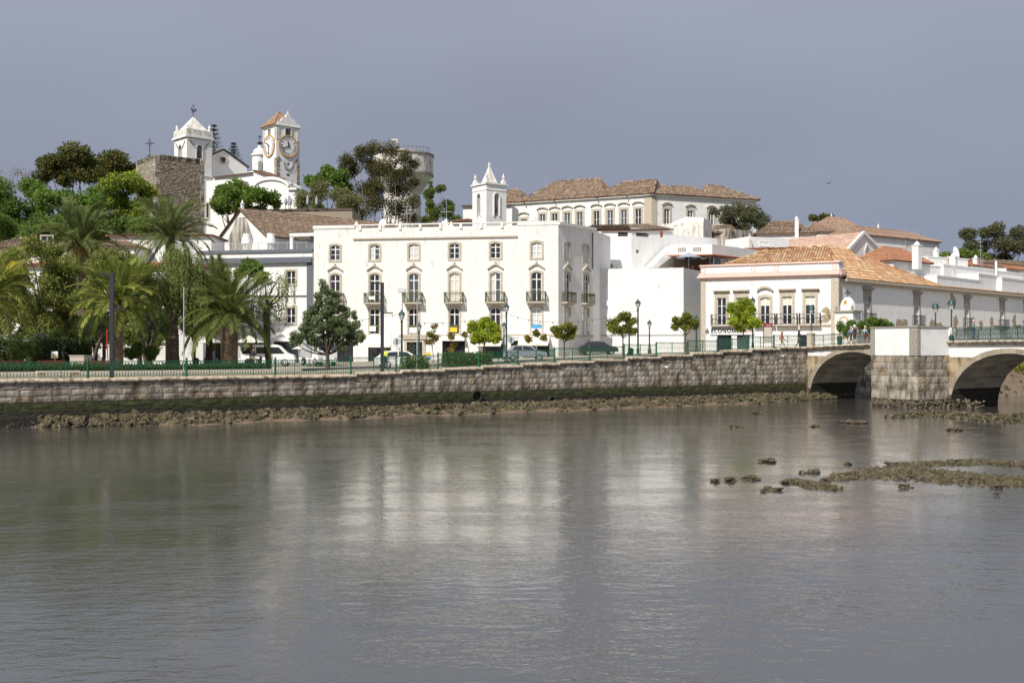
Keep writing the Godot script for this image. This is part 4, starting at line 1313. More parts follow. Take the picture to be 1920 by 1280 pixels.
func build_plain_house(fa: Fr):
	# plain white blind wall between the apartment house and the pink corniced house
	var f := frame(1112, 16.6, 1282, 16.9, 2.8)
	var fs := frame(1282, 16.9, 1318, 16.1, 2.8)
	var t := thing("blind_wall_house", "plain windowless white house with a flat roof terrace", "building", f.T())
	var L := f.length; var top := f.uv(1200, 503).y
	var S := rel(f, fs)
	var c := S * Vector3(fs.length, 0, 0)
	var b := MB.new()
	footprint(b, [Vector2(-2.0, 0), Vector2(L, 0), Vector2(c.x, c.z), Vector2(c.x + 1, -10), Vector2(-2.0, -10)], 0, top)
	part("wall", b, M.plaster_white, t)
	var ca := MB.new()
	ca.box(-2, L, f.uv(1200, 628.5).y - .03, f.uv(1200, 628.5).y + .03, 0, .04)
	part("cable", ca, M.iron_black, t)
	# upper white house behind with dark loggia openings
	var f2 := frame(1128, 15.8, 1184, 15.85, 3.0)
	var f3 := frame(1184, 15.85, 1345, 14.9, 3.0)
	var u := thing("terrace_house", "white house with dark loggia openings and a small square window", "building", f2.T())
	var L2 := f2.length; var t2 := f2.uv(1160, 430).y
	var m := MB.new()
	var S2 := rel(f2, f3)
	var ho := [[f2.X(1159), f2.X(1177.5), f2.uv(1165, 443).y, f2.uv(1165, 434.5).y]]
	m.wall(0, L2, 0, t2 - .1, 0, ho, 1.6)
	m.T = S2
	var h3 := [[f3.X(1193), f3.X(1217), f3.uv(1200, 443).y, f3.uv(1200, 435.5).y], [f3.X(1193), f3.X(1199), f3.uv(1195, 474.5).y, f3.uv(1195, 468).y], [f3.X(1238), f3.X(1244), f3.uv(1240, 444.5).y, f3.uv(1240, 432.5).y]]
	var l3 := f3.length
	m.wall(0, f3.X(1262), 0, f3.uv(1200, 428).y, 0, h3, 1.6)
	m.wall(f3.X(1262), l3, 0, f3.uv(1300, 443).y, 0, [], .5)
	m.T = Transform3D.IDENTITY
	var e := S2 * Vector3(l3, 0, 0)
	footprint(m, [Vector2(0, 0), Vector2(L2, 0), Vector2(e.x, e.z), Vector2(e.x - 3, e.z - 6), Vector2(0, -12)], 0, t2 - .6, [0, 1])
	part("wall", m, M.plaster_white, u)
	bx("back_wall", u, M.brick_orange, ho[0][0] - .1, ho[0][1] + .1, ho[0][2] - .1, ho[0][3] + .1, -1.65, -1.58)
	var hv := MB.new(); hv.T = S2
	for h in [h3[0], h3[1]]: hv.box(h[0] - .1, h[1] + .1, h[2] - .1, h[3] + .1, -1.65, -1.58)
	part("back_wall", hv, M.brick_orange, u)
	hv = MB.new(); hv.T = S2
	hv.box(h3[2][0], h3[2][1], h3[2][2], h3[2][3], -.2, -.15)
	part("shutter", hv, M.orange_print, u)
	# low brown roof over the loggia
	var ya := f2.uv(1160, 432).y
	roof(u, [[Vector3(-2.5, ya, .2), Vector3(L2, ya + .0, .2), Vector3(L2 - .5, ya + 1.3, -5), Vector3(-1.2, ya + 1.3, -5)], [Vector3(L2, ya, .2), S2 * Vector3(f3.X(1262), f3.uv(1250, 429).y, .2), Vector3(L2 + 3.5, ya + .8, -5), Vector3(L2 - .5, ya + 1.3, -5)]], BROWN, [], {"pitch": .32, "row": .5})
	# outside stair parapet
	var st := MB.new(); st.T = S2
	var q0 := f3.uv(1206, 502); var q1 := f3.uv(1243, 464)
	st.extrude(PackedVector2Array([q0, q0 + Vector2(1.0, 0), q1 + Vector2(1.2, -.4), q1 + Vector2(1.0, 0), q1]), .4, 1.6)
	part("stair", st, M.plaster_white, u)
	chimney(u, (S2 * Vector3(f3.X(1268), 0, 0)).x, (S2 * Vector3(f3.X(1268), 0, -1)).z, f3.uv(1268, 443).y, 1.4, .45, M.plaster_old)

func build_roof_terrace():
	# white terrace house with parasol between plain house and pink house
	var f := frame(1255, 16.0, 1336, 16.15, 3.0)
	var fs := frame(1336, 16.15, 1425, 15.2, 3.0)
	var S := rel(f, fs)
	var t := thing("parasol_terrace_house", "white terraced house with a balustraded upper roof and sliding glass door", "building", f.T())
	var yb := f.uv(1300, 477).y; var yt := f.uv(1300, 458.5).y; var yf := f.uv(1300, 503).y
	var c := S * Vector3(fs.length, 0, 0)
	var b := MB.new()
	footprint(b, [Vector2(0, 0), Vector2(f.length, 0), Vector2(c.x, c.z), Vector2(c.x - 4, -9), Vector2(0, -9)], yb, yt)
	# lower storey set back
	footprint(b, [Vector2(1.6, -1.2), Vector2(f.length - .4, -1.2), Vector2(c.x - .3, c.z - .6), Vector2(c.x - 4, -9), Vector2(1.6, -9)], 0, yb)
	part("wall", b, M.plaster_white, t)
	var pr := MB.new()
	pr.box(-.1, f.length + .1, yb - .12, yb, -1, .2)
	pr.T = S
	pr.box(-.1, fs.length, yb - .12, yb, -1, .2)
	part("tiled_eave", pr, M.brick_orange, t)
	var bl := MB.new()
	for px in [1273, 1277, 1281, 1285, 1301.5, 1305.5, 1309.5, 1313.5]:
		var x := f.X(px)
		bl.box(x - .09, x + .09, f.uv(1300, 471.5).y, f.uv(1300, 463.5).y, -.02, .03)
	part("baluster", bl, M.trim_grey, t)
	var gl := MB.new(); gl.T = S
	var x0 := fs.X(1345); var x1 := fs.X(1372)
	gl.box(x0, x1, yb - 1.75, yb - .3, -.75, -.5)
	var gn := part("sliding_door", gl, M.glass_mid, t)
	var fr := MB.new(); fr.T = S
	for x in [x0, (x0 + x1) / 2, x1]: fr.box(x - .05, x + .05, yb - 1.75, yb - .3, -.5, -.42)
	part("frame", fr, M.white_wood, gn)
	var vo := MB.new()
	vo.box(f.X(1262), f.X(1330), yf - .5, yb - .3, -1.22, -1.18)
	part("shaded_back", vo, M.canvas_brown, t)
	# parasol, laundry frame and pots on the terrace
	var p := f.T() * Vector3(f.X(1293), yf - .6, 1.2)
	var u := thing("parasol", "grey blue parasol open on the roof terrace", "parasol", Transform3D(Basis(), p))
	var m := MB.new()
	m.lathe(Vector3(0, 1.75, 0), [[1.5, 0], [.8, .33], [0, .6]], 8, .2, true)
	m.lathe(Vector3(0, 1.72, 0), [[0, .6], [.8, .33], [1.5, 0]], 8, .2, true)
	part("canopy", m, M.canvas_grey, u)
	m = MB.new(); m.tube([Vector3.ZERO, Vector3(0, 2.45, 0)], [.03], 6)
	part("pole", m, M.steel_pale, u)
	u = thing("awning_cloth", "brown sagging shade cloth hung over the roof terrace", "awning", f.T())
	m = MB.new()
	var xa := f.X(1285); var xb := f.X(1330)
	for i in 8:
		var a := lerpf(xa, xb, i / 8.0); var d := lerpf(xa, xb, (i + 1) / 8.0)
		m.quad(Vector3(a, yb - .55 - .12 * sin(i * 1.3), 1.0), Vector3(d, yb - .55 - .12 * sin((i + 1) * 1.3), 1.0), Vector3(d, yb - .2, -.8), Vector3(a, yb - .2, -.8))
	part("cloth", m, M.canvas_brown, u)
	for px in [1260, 1282, 1300, 1312, 1145, 1132]:
		var fx := f.X(px)
		var pl := thing("potted_plant", "leafy potted plant at the edge of the roof terrace", "plant", f.T() * Transform3D(Basis(), Vector3(fx, yf - .05, .35)), "pots along the roof terrace edge")
		m = MB.new(); m.lathe(Vector3.ZERO, [[.13, 0], [.18, .28], [0, .28]], 8)
		part("pot", m, M.brick_orange, pl)
		part("foliage", leaf_ball([[Vector3(0, .5, 0), .32]], 160, .11, [Color(.06, .10, .03), Color(.10, .12, .03), Color(.2, .14, .04)]), M.leaf, pl)
	# weathered gable, grey shed and orange roof behind
	var g := frame(1278, 13.6, 1319, 13.7, 3.0)
	var r := thing("ruined_house", "crumbling cream gabled house with peeling plaster", "building", g.T())
	m = MB.new()
	var pts := PackedVector2Array([Vector2(0, 0), Vector2(g.length, 0), g.uv(1319, 415), g.uv(1300, 411.5), g.uv(1278, 434)])
	m.extrude(pts, -7, 0)
	part("wall", m, M.plaster_old, r)
	var g2 := frame(1319, 13.7, 1335, 13.4, 3.0)
	m = MB.new(); m.T = rel(g, g2)
	m.box(0, g2.length, 0, g2.uv(1325, 417).y, -6, 0.02)
	part("side_wall", m, M.plaster_old, r)
	g = frame(1245, 12.6, 1286, 12.7, 3.0)
	r = thing("gabled_house", "white house with a sloping parapet below the palace windows", "building", g.T())
	m = MB.new()
	m.extrude(PackedVector2Array([Vector2(0, 0), Vector2(g.length + 3, 0), g.uv(1320, 408), g.uv(1286, 406), g.uv(1245, 425)]), -5, 0)
	part("wall", m, M.plaster_white, r)
	g = frame(1334, 13.3, 1372, 13.4, 3.0)
	r = thing("grey_shed", "old stained grey house with a small brown tiled roof", "building", g.T())
	m = MB.new()
	var y1 := g.uv(1350, 436).y
	m.box(0, g.length, 0, y1, -5, 0)
	var g4 := frame(1367, 13.45, 1412, 13.1, 3.0)
	m.T = rel(g, g4)
	m.box(0, g4.length, 0, g4.uv(1390, 431).y, -3, 0)
	part("wall", m, M.concrete_stained, r)
	var y2 := g.uv(1350, 418).y
	roof(r, [[Vector3(-.2, y1, .3), Vector3(g.length + .3, y1, .3), Vector3(g.length - .6, y2, -2.5), Vector3(.2, y2, -2.5)], [Vector3(g.length + .3, y1, .3), Vector3(g.length + .3, y1, -5), Vector3(g.length - .6, y2, -2.5), Vector3(g.length - .6, y2, -2.5)]], BROWN, [], {"pitch": .3, "row": .5})
	g = frame(1412, 14.6, 1463, 14.4, 3.0)
	r = thing("dormer_house", "low white house with a wide two-pane window", "building", g.T())
	m = MB.new()
	y1 = g.uv(1440, 445).y
	m.box(-.6, g.length + 1.5, 0, y1, -5, 0)
	part("wall", m, M.plaster_white, r)
	var wa := g.uv(1424, 461); var wb := g.uv(1443, 452.5)
	window(r, (wa.x + wb.x) / 2, wa.y, wb.x - wa.x, wb.y - wa.y, {"z": .15, "rows": [], "fill": "glass_dark"})
	dish(r, Vector3(-1.2, g.uv(1406, 450).y, .8), .75, Vector3(.9, .3, .6))
	g = frame(1366, 15.0, 1450, 15.2, 3.0)
	r = thing("orange_roof_house", "low house with a bright orange tiled roof and white gable coping", "building", g.T())
	m = MB.new()
	y1 = g.uv(1390, 476).y
	m.box(0, g.length, 0, y1, -6, 0)
	part("wall", m, M.plaster_white, r)
	y2 = g.uv(1400, 460).y
	roof(r, [[Vector3(-.2, y1, .3), Vector3(g.length, y1, .3), Vector3(g.length, y2, -3.5), Vector3(-.2, y2, -3.5)]], RED, [])
	m = MB.new()
	var b0 := g.uv(1377, 460); var b1 := g.uv(1405, 476)
	m.bar(Vector3(b0.x, b0.y + .2, -3.2), Vector3(b1.x, b1.y + .1, .5), .35, .3)
	part("coping", m, M.plaster_white, r)

func build_town_hall():
	var f := frame(1315, 17.3, 1573, 18.25, 4.0)
	var fw := frame(1573, 18.25, 1990, 12.9, 4.0)
	var S := rel(f, fw)
	var L := f.length; var LW := fw.length
	var t := thing("pink_corniced_house", "white two-storey house with pink parapet cornice and orange tiled hip roof", "building", f.T())
	var yc := f.uv(1450, 520).y     # underside of the cornice
	var wins := [[1353.5, 558.5], [1390, 558], [1435, 558.5], [1476.5, 556], [1519.5, 556]]
	var vb := f.uv(1476, 608).y
	var w := 1.02
	var body := MB.new()
	var holes := []
	for q in wins:
		var x := f.X(q[0]); holes.append([x - w / 2, x + w / 2, vb, f.uv(1476, 556).y])
	var gy := f.uv(1376, 628).y
	holes.append([f.X(1345), f.X(1372), -.5, gy])
	holes.append([f.X(1382), f.X(1406), -.5, gy])
	holes.append([f.X(1498), f.X(1520), -.5, gy])
	body.wall(0, L, -1, yc + .3, 0, holes)
	body.T = S
	var wh := []
	var ww := [[1627, 557, 603], [1720, 566, 605], [1814, 568, 606], [1880, 576, 607], [1925, 578, 607]]
	var ye := fw.uv(1600, 524).y
	var whs := []
	for q in ww:
		var x := fw.X(q[0]); var tp := fw.uv(1627, 557).y; var bt := fw.uv(1627, 606).y
		wh.append([x - .62, x + .62, bt, tp]); whs.append([x, bt, tp])
	body.wall(0, LW, -1, ye, 0, wh)
	body.T = Transform3D.IDENTITY
	var e := S * Vector3(LW, 0, 0)
	footprint(body, [Vector2(0, 0), Vector2(L, 0), Vector2(e.x, e.z), Vector2(e.x - 8, e.z - 8), Vector2(L - 1, -12), Vector2(0, -12)], -1, ye - .4, [0, 1])
	part("wall", body, M.plaster_white, t)
	# pilasters
	for q in [[f.X(1315), f.X(1323)], [f.X(1559), L]]:
		for i in 12: bx("quoin_stone", t, M.trim_stone, q[0] - .02, q[1] + .015, -1 + (yc + 1) * i / 12.0 + .008, -1 + (yc + 1) * (i + 1) / 12.0, -.2, .07)
	var pl := MB.new(); pl.T = S
	pl.box(-.02, .62, -1, yc, -.2, .07)
	part("corner_pilaster", pl, M.trim_grey, t)
	# cornice and pink parapet
	var c := MB.new()
	c.box(-.25, L + .05, yc - .05, yc + .12, 0, .25); c.box(-.35, L + .15, yc + .12, yc + .32, -.3, .42); c.box(-.2, L + .1, yc + .32, yc + .62, -.3, .28)
	c.T = S
	c.box(-.1, .9, yc - .05, yc + .12, 0, .25); c.box(-.1, 1.0, yc + .12, yc + .32, -.3, .42); c.box(-.1, .9, yc + .32, yc + .62, -.3, .28)
	part("cornice", c, M.pink, t)
	c = MB.new()
	var p0 := yc + .62; var p1 := f.uv(1450, 499.5).y
	p1 = maxf(p1, p0 + .75)
	c.box(0, L, p0, p1, -.35, .05)
	c.T = S
	c.box(0, .9, p0, p1, -.35, .05)
	part("parapet", c, M.plaster_white, t)
	c = MB.new()
	c.box(-.12, L + .12, p1, p1 + .16, -.42, .2)
	c.T = S; c.box(-.1, .95, p1, p1 + .16, -.42, .2); c.T = Transform3D.IDENTITY
	for px in [1319, 1413, 1456, 1565]:
		var x := f.X(px)
		var ins := []; var out := []
		for k in 16:
			var a := TAU * k / 16
			ins.append(Vector2(x + cos(a) * .13, (p0 + p1) / 2 + clampf(sin(a) * 1.6, -1, 1) * (p1 - p0) * .32)); out.append(Vector2(x + cos(a) * .27, (p0 + p1) / 2 + clampf(sin(a) * 1.6, -1, 1) * (p1 - p0) * .46))
		c.ring(ins, out, .04, .10)
	part("pink_coping", c, M.pink, t)
	for i in wins.size():
		var x := f.X(wins[i][0]); var tp := f.uv(1476, 556).y
		window(t, x, vb, w, tp - vb, {"rows": [.36, .70], "border": .27, "over": .04, "hood": "arc" if i == 2 else "flat", "hood_gap": .28, "sill": false, "fill": "blind" if i > 1 else "glass_dark", "rise": .18 if i == 2 else 0.0})
		balcony(t, x, vb, 2.1, .5, 1.1, M.iron_black, M.trim_stone, .15)
	for i in whs.size():
		var sd := Node3D.new()
		sd.name = "window_bay"; sd.transform = S; t.add_child(sd, true)
		var q = whs[i]
		window(sd, q[0], q[1], 1.24, q[2] - q[1], {"cols": 4, "rows": [.2, .4, .6, .8], "border": .26, "trim": M.trim_grey, "hood": "flat", "hood_gap": .45, "fill": "glass_dark", "sill": false})
		balcony(sd, q[0], q[1] - .05, 2.1, .5, 1.1, M.iron_black, M.trim_grey, .15)
	# bare plaster patches with ragged outlines
	var pt := MB.new()
	var blob := func(mm: MB, cx, cy, rx, ry, n):
		var pp := PackedVector2Array()
		for k in n: pp.append(Vector2(cx + cos(TAU * k / n) * rx * R.randf_range(.5, 1.15), cy + sin(TAU * k / n) * ry * R.randf_range(.5, 1.15)))
		mm.extrude(pp, -.01, .012)
	for q in [[1549, 582, .5, .4], [1551, 594, .55, .45], [1544, 602, .75, .3], [1550, 611, .8, .16], [1536, 545, .15, .3], [1556, 590, .3, .6]]:
		var a := f.uv(q[0], q[1]); blob.call(pt, a.x, a.y, q[2], q[3], 13)
	pt.T = S
	for q in [[1686, 607, 1.0, .8], [1699, 608, .9, .7], [1750, 608, 1.0, .8], [1762, 611, 1.2, .5], [1792, 606, .9, 1.1], [1786, 556, .5, .9], [1791, 566, .4, .8], [1860, 603, .9, .6], [1840, 609, .7, .8], [1903, 604, .8, 1.1], [1873, 612, 2.2, .25], [1910, 612, 1.4, .3]]:
		var a := fw.uv(q[0], q[1]); blob.call(pt, a.x, a.y, q[2], q[3], 15)
	part("bare_plaster", pt, M.plaster_bare, t)
	var gf := MB.new(); gf.T = S
	for k in 34:
		var a := fw.uv(R.randf_range(1872, 1918), R.randf_range(548, 558)); blob.call(gf, a.x, a.y, R.randf_range(.1, .35), R.randf_range(.1, .3), 7)
	part("dark_stain", gf, M.concrete_stained, t)
	# eave of the wing
	var ev := MB.new(); ev.T = S
	ev.box(.9, LW, ye - .55, ye - .25, 0, .25); ev.box(.9, LW, ye - .25, ye, -.3, .5)
	part("eave_moulding", ev, M.trim_stone, t)
	# roofs: main hip behind the parapet, second hip over the wing, and the long wing slope
	var hy := p1 - .5
	var apx := f.uv(1535, 459)
	var fl := f.uv(1450, 461)
	var rz := -5.5
	# ridge heights corrected for standing 5.5 m behind the facade
	var kk := (110.0 + 5.5) / 112.0
	var ry: float = (apx.y + 4.0 - EYE) * kk + EYE - 4.0
	var r0 := Vector3(f.X(1418) + .3, ry - .1, rz); var r1 := Vector3(f.X(1548) - .6, ry, rz)
	var e0 := Vector3(f.X(1345) - 1.5, hy, -.5); var e1 := Vector3(L - .3, hy, -.5)
	var wv := S * Vector3(9.5, ye, .45)
	var wa := S * Vector3(.9, ye, .45)
	var mid := S * Vector3(9.0, ye + 2.4, -5.5)
	roof(t, [[e0, e1, r1, r0], [Vector3(e0.x, hy, -11), e0, r0, r0], [wa, wv, mid, r1], [Vector3(L, hy, -12), Vector3(e0.x, hy, -11), r0, r1]], ORANGE, [[r0, r1], [e0, r0], [Vector3(L, hy, -.3), r1], [r1, mid]], {"pitch": .3, "row": .5, "bulge": .1, "ridge": .17, "vary": .75})
	var h0 := S * Vector3(8.0, ye, .45); var h1 := S * Vector3(24.0, ye, .45)
	var ap := S * Vector3(12.0, ye + 3.1, -4.5); var ap2 := S * Vector3(16.0, ye + 3.1, -4.5)
	var hb := S * Vector3(8.0, ye, -9); var hb1 := S * Vector3(24.0, ye, -9)
	roof(t, [[h0, h1, ap2, ap], [hb, h0, ap, ap], [h1, hb1, ap2, ap2]], ORANGE, [[ap, ap2], [h0, ap], [h1, ap2]], {"pitch": .3, "row": .5, "bulge": .1, "ridge": .17, "vary": .75})
	var w0 := S * Vector3(24.0, ye, .45); var w1 := S * Vector3(LW, ye, .45); var w2 := S * Vector3(LW, ye + .35, -1.2); var w3 := S * Vector3(24.0, ye + .35, -1.2)
	roof(t, [[w0, w1, w2, w3]], ORANGE, [], {"pitch": .3, "row": .5, "bulge": .1})
	# shop sign
	var sg := thing("shop_sign", "white fascia sign reading A ECONOMICA in dark blue letters", "sign", f.T())
	var a := f.uv(1332, 613); var b := f.uv(1415, 627)
	bx("board", sg, M.white_wood, a.x, b.x, b.y, a.y, .08, .14)
	letters("lettering", sg, "A ECONÓMICA", M.steel_dark, Vector3(f.X(1362), (a.y + b.y) / 2, .17), .46, true)
	letters("small_lettering", sg, "sapataria", M.red_paint, Vector3(f.X(1401), (a.y + b.y) / 2 - .05, .16), .2)
	bx("shop_front", t, M.glass_dark, f.X(1345), f.X(1372), -.5, gy, -.25, -.2)
	bx("shop_front", t, M.glass_mid, f.X(1382), f.X(1406), -.5, gy, -.25, -.2)
	bx("shutter_band", t, M.trim_stone, f.X(1343), f.X(1408), gy, gy + .12, 0, .06)
	bx("shop_front", t, M.glass_dark, f.X(1498), f.X(1520), -.5, gy, -.25, -.2)
	return [f, fw]

func build_shrine():
	var f := frame(1566, 19.2, 1600, 19.45, 4.2)
	var t := thing("wayside_shrine", "white domed wayside monument with tiled panel, finials and an iron cross", "monument", f.T())
	var L := f.length
	var yb := f.uv(1585, 585).y
	var m := MB.new()
	m.box(0, L, 0, yb, -1.6, 0)
	part("body", m, M.plaster_white, t)
	m = MB.new()
	m.box(-.16, L + .16, yb, yb + .16, -1.75, .16)
	part("cornice", m, M.trim_grey, t)
	m = MB.new()
	var yt := f.uv(1585, 556).y
	var pr := []
	for k in 9: pr.append([cos(k / 8.0 * PI / 2) * .43 * L, (yt - yb - .16) * sin(k / 8.0 * PI / 2)])
	m.T = Transform3D(Basis.from_scale(Vector3(1, 1, .75)), Vector3(L / 2, yb + .16, -.8))
	m.lathe(Vector3.ZERO, pr, 16)
	part("dome", m, M.plaster_white, t)
	for s in [.12, L - .12]:
		m = MB.new()
		m.lathe(Vector3(s, yb + .16, -.1), [[.14, 0], [.14, .12], [.07, .16], [.13, .35], [.05, .5], [0, .62]], 8)
		part("finial", m, M.trim_grey, t)
	m = MB.new()
	var cx := L / 2
	m.box(cx - .035, cx + .035, yt - .05, yt + .62, -.83, -.77); m.box(cx - .22, cx + .22, yt + .33, yt + .41, -.83, -.77)
	for q in [[-.22, .37], [.22, .37], [0, .62]]: m.box(cx + q[0] - .07, cx + q[0] + .07, yt + q[1] - .07, yt + q[1] + .07, -.84, -.76)
	part("cross", m, M.iron_black, t)
	m = MB.new()
	arch_band(m, cx, yb - 2.4, .75, 1.9, .36, .12, 0, .04)
	part("tile_border", m, M.gold, t)
	bx("tile_panel", t, M.curtain, cx - .36, cx + .36, yb - 2.4, yb - .75, 0.005, .02)
	# painted arms on the dome front
	m = MB.new()
	for q in [[0, .42, .16, .2], [-.17, .3, .08, .16], [.17, .3, .08, .16], [0, .72, .2, .06], [0, .86, .06, .08], [-.2, .12, .1, .05], [.2, .12, .1, .05]]:
		m.extrude(PackedVector2Array([Vector2(cx + q[0] - q[2], yb + .3 + q[1] - q[3]), Vector2(cx + q[0] + q[2], yb + .3 + q[1] - q[3]), Vector2(cx + q[0] + q[2] * .8, yb + .3 + q[1] + q[3]), Vector2(cx + q[0] - q[2] * .8, yb + .3 + q[1] + q[3])]), -.32, -.26)
	part("painted_arms", m, M.gold, t)
# ---------- buildings on the hill ----------
func square_tower(w: float) -> Array:
	# transforms of the two visible faces (right, left) of a square tower whose near corner is the origin
	return [Transform3D.IDENTITY, Transform3D(Basis(Vector3(0, 0, 1), Vector3.UP, Vector3(-1, 0, 0)), Vector3(0, 0, -w))]
func rubble(mb: MB, T: Transform3D, u0, u1, v0, v1, pal: Array, rh := .3, rw := .5, skip := []):
	var y: float = v0
	while y < v1 - .05:
		var h := minf(R.randf_range(.7, 1.3) * rh, v1 - y)
		var x: float = u0
		while x < u1 - .03:
			var l := minf(R.randf_range(.5, 1.5) * rw, u1 - x)
			if u1 - x - l < .12: l = u1 - x
			mb.T = T
			mb.col = pal[R.randi() % pal.size()] * R.randf_range(.7, 1.2)
			mb.bevel(x + .015, x + l - .015, y + .015, y + h - .015, -.05, R.randf_range(.03, .1), .025)
			x += l
		y += h
	mb.T = Transform3D.IDENTITY; mb.col = Color.WHITE
func finial(parent, p: Vector3, k: float, m):
	var o := MB.new()
	o.lathe(p, [[.32 * k, 0], [.32 * k, .25 * k], [.18 * k, .32 * k], [.14 * k, .45 * k], [.3 * k, .6 * k], [.16 * k, .85 * k], [.05 * k, 1.25 * k], [0, 1.4 * k]], 8)
	part("finial", o, m, parent)
func iron_cross(called, label, p: Vector3, h: float):
	var m := MB.new()
	m.bar(Vector3.ZERO, Vector3(0, h, 0), .1)
	m.bar(Vector3(-h * .2, h * .72, 0), Vector3(h * .2, h * .72, 0), .1)
	for q in [[-.22, .72], [.22, .72], [0, .98], [0, .5]]: m.lathe(Vector3(h * q[0], h * q[1] - .12, 0), [[.0, 0], [.14, .12], [0, .24]], 6)
	for a in 8: m.bar(Vector3(cos(a * PI / 4) * h * .13, h * .72 + sin(a * PI / 4) * h * .13, 0), Vector3(cos((a + 1) * PI / 4) * h * .13, h * .72 + sin((a + 1) * PI / 4) * h * .13, 0), .05)
	m.lathe(Vector3(0, -.5, 0), [[.5, 0], [.5, .3], [.25, .5], [0, .5]], 8)
	return whole(called, m, M.iron_black, label, "cross", Transform3D(Basis(), p))

func build_castle():
	var s := 12.0
	var f := corner(290, s, 39.8, 9.0)
	var w := 8.06
	var t := thing("castle_tower", "square rubble stone castle tower with dressed corners", "tower", f.T())
	var top: float = f.uv(340, 295).y
	var b := MB.new()
	b.box(0, w, -4, top, -w, 0)
	part("core", b, M.mortar, t)
	var st := MB.new()
	var pal := [Color(.36, .32, .26), Color(.43, .39, .33), Color(.31, .27, .22), Color(.40, .31, .22), Color(.48, .44, .38), Color(.34, .26, .19), Color(.28, .26, .23), Color(.40, .37, .32)]
	var fc := square_tower(w)
	rubble(st, fc[0], .7, w - .7, 0, top - .7, pal, .21, .38)
	rubble(st, fc[1], .5, w - .7, 0, top - .7, [Color(.46, .42, .36), Color(.40, .36, .30), Color(.5, .46, .4)], .21, .38)
	part("rubble_stones", st, M.stone_vc, t, "stuff")
	st = MB.new()
	var q := [Color(.50, .47, .42), Color(.44, .41, .36), Color(.56, .52, .46)]
	rubble(st, fc[0], 0, .75, 0, top, q, .42, .75); rubble(st, fc[0], w - .75, w, 0, top, q, .42, .75)
	rubble(st, fc[1], w - .75, w, 0, top, q, .42, .75); rubble(st, fc[1], 0, .6, 0, top, q, .42, .6)
	var dk := [Color(.20, .18, .15), Color(.28, .25, .21), Color(.14, .13, .11), Color(.35, .31, .26)]
	rubble(st, fc[0], .75, w - .75, top - .7, top + .1, dk, .3, .6); rubble(st, fc[1], .6, w - .75, top - .7, top + .1, dk, .3, .6)
	part("dressed_stones", st, M.stone_grime, t, "stuff")
	# a stretch of old castle wall between the trees
	var g := frame(100, 13.0, 262, 12.8, 6.0)
	var c := thing("castle_wall", "low stretch of old castle wall half hidden by hillside trees", "wall", g.T())
	b = MB.new(); b.box(0, g.length, 0, 6.5, -1.2, 0); b.box(g.X(187), g.X(196), 6.5, g.uv(190, 350).y, -1.2, 0)
	part("core", b, M.mortar, c)
	st = MB.new(); rubble(st, Transform3D.IDENTITY, 0, g.length, 2.5, 6.5, pal, .4, .7)
	part("rubble_stones", st, M.stone_vc, c, "stuff")
	iron_cross("iron_cross", "ornate black iron cross on a stone knob beside the castle tower", f.T() * Vector3(.5, top + .45, -w * .45), 2.6)

func bell_hole(uc, v0, w, h) -> Array: return [uc - w / 2, uc + w / 2, v0, v0 + h]
func belfry_walls(mb: MB, w: float, y0: float, y1: float, holes: Array, deep := 1.3):
	# square shaft from y0 to y1; holes: openings of the right and of the left face, with a back wall deep inside
	var fc := square_tower(w)
	for k in 2:
		mb.T = fc[k]
		mb.wall(0, w, y0, y1, 0, holes[k], deep)
		for h in holes[k]: mb.quad(Vector3(h[0], h[2], -deep), Vector3(h[1], h[2], -deep), Vector3(h[1], h[3], -deep), Vector3(h[0], h[3], -deep))
	mb.T = Transform3D.IDENTITY
	mb.quad(Vector3(w, y0, 0), Vector3(w, y0, -w), Vector3(w, y1, -w), Vector3(w, y1, 0)); mb.quad(Vector3(w, y0, -w), Vector3(0, y0, -w), Vector3(0, y1, -w), Vector3(w, y1, -w))
	mb.quad(Vector3(0, y1, 0), Vector3(w, y1, 0), Vector3(w, y1, -w), Vector3(0, y1, -w))
func bell_opening(parent, T: Transform3D, uc, v0, w, h, bell, m):
	# rounded head and surround of a belfry opening cut through the wall, with its bell
	var s := MB.new(); s.T = T
	arch_band(s, uc, v0, w, h, w * .5, .16, -.1, .14, false)
	var ins := []; var out := []
	for k in 9:
		var x := 1.0 - k / 4.0
		ins.append(Vector2(uc + x * w / 2, v0 + h - w * .5 + w * .5 * sqrt(maxf(0, 1 - x * x)))); out.append(Vector2(uc + x * w / 2, v0 + h + .02))
	s.ring(ins, out, -.4, -.01, false)
	var n := part("belfry_opening", s, m, parent)
	if bell:
		var b := MB.new(); b.T = T
		b.lathe(Vector3(uc, v0 + h * .2, -.45), [[w * .36, 0], [w * .3, h * .12], [w * .2, h * .35], [0, h * .42]], 10)
		b.bar(Vector3(uc, v0 + h * .55, -.45), Vector3(uc, v0 + h, -.45), .06)
		part("bell", b, M.bronze, n)

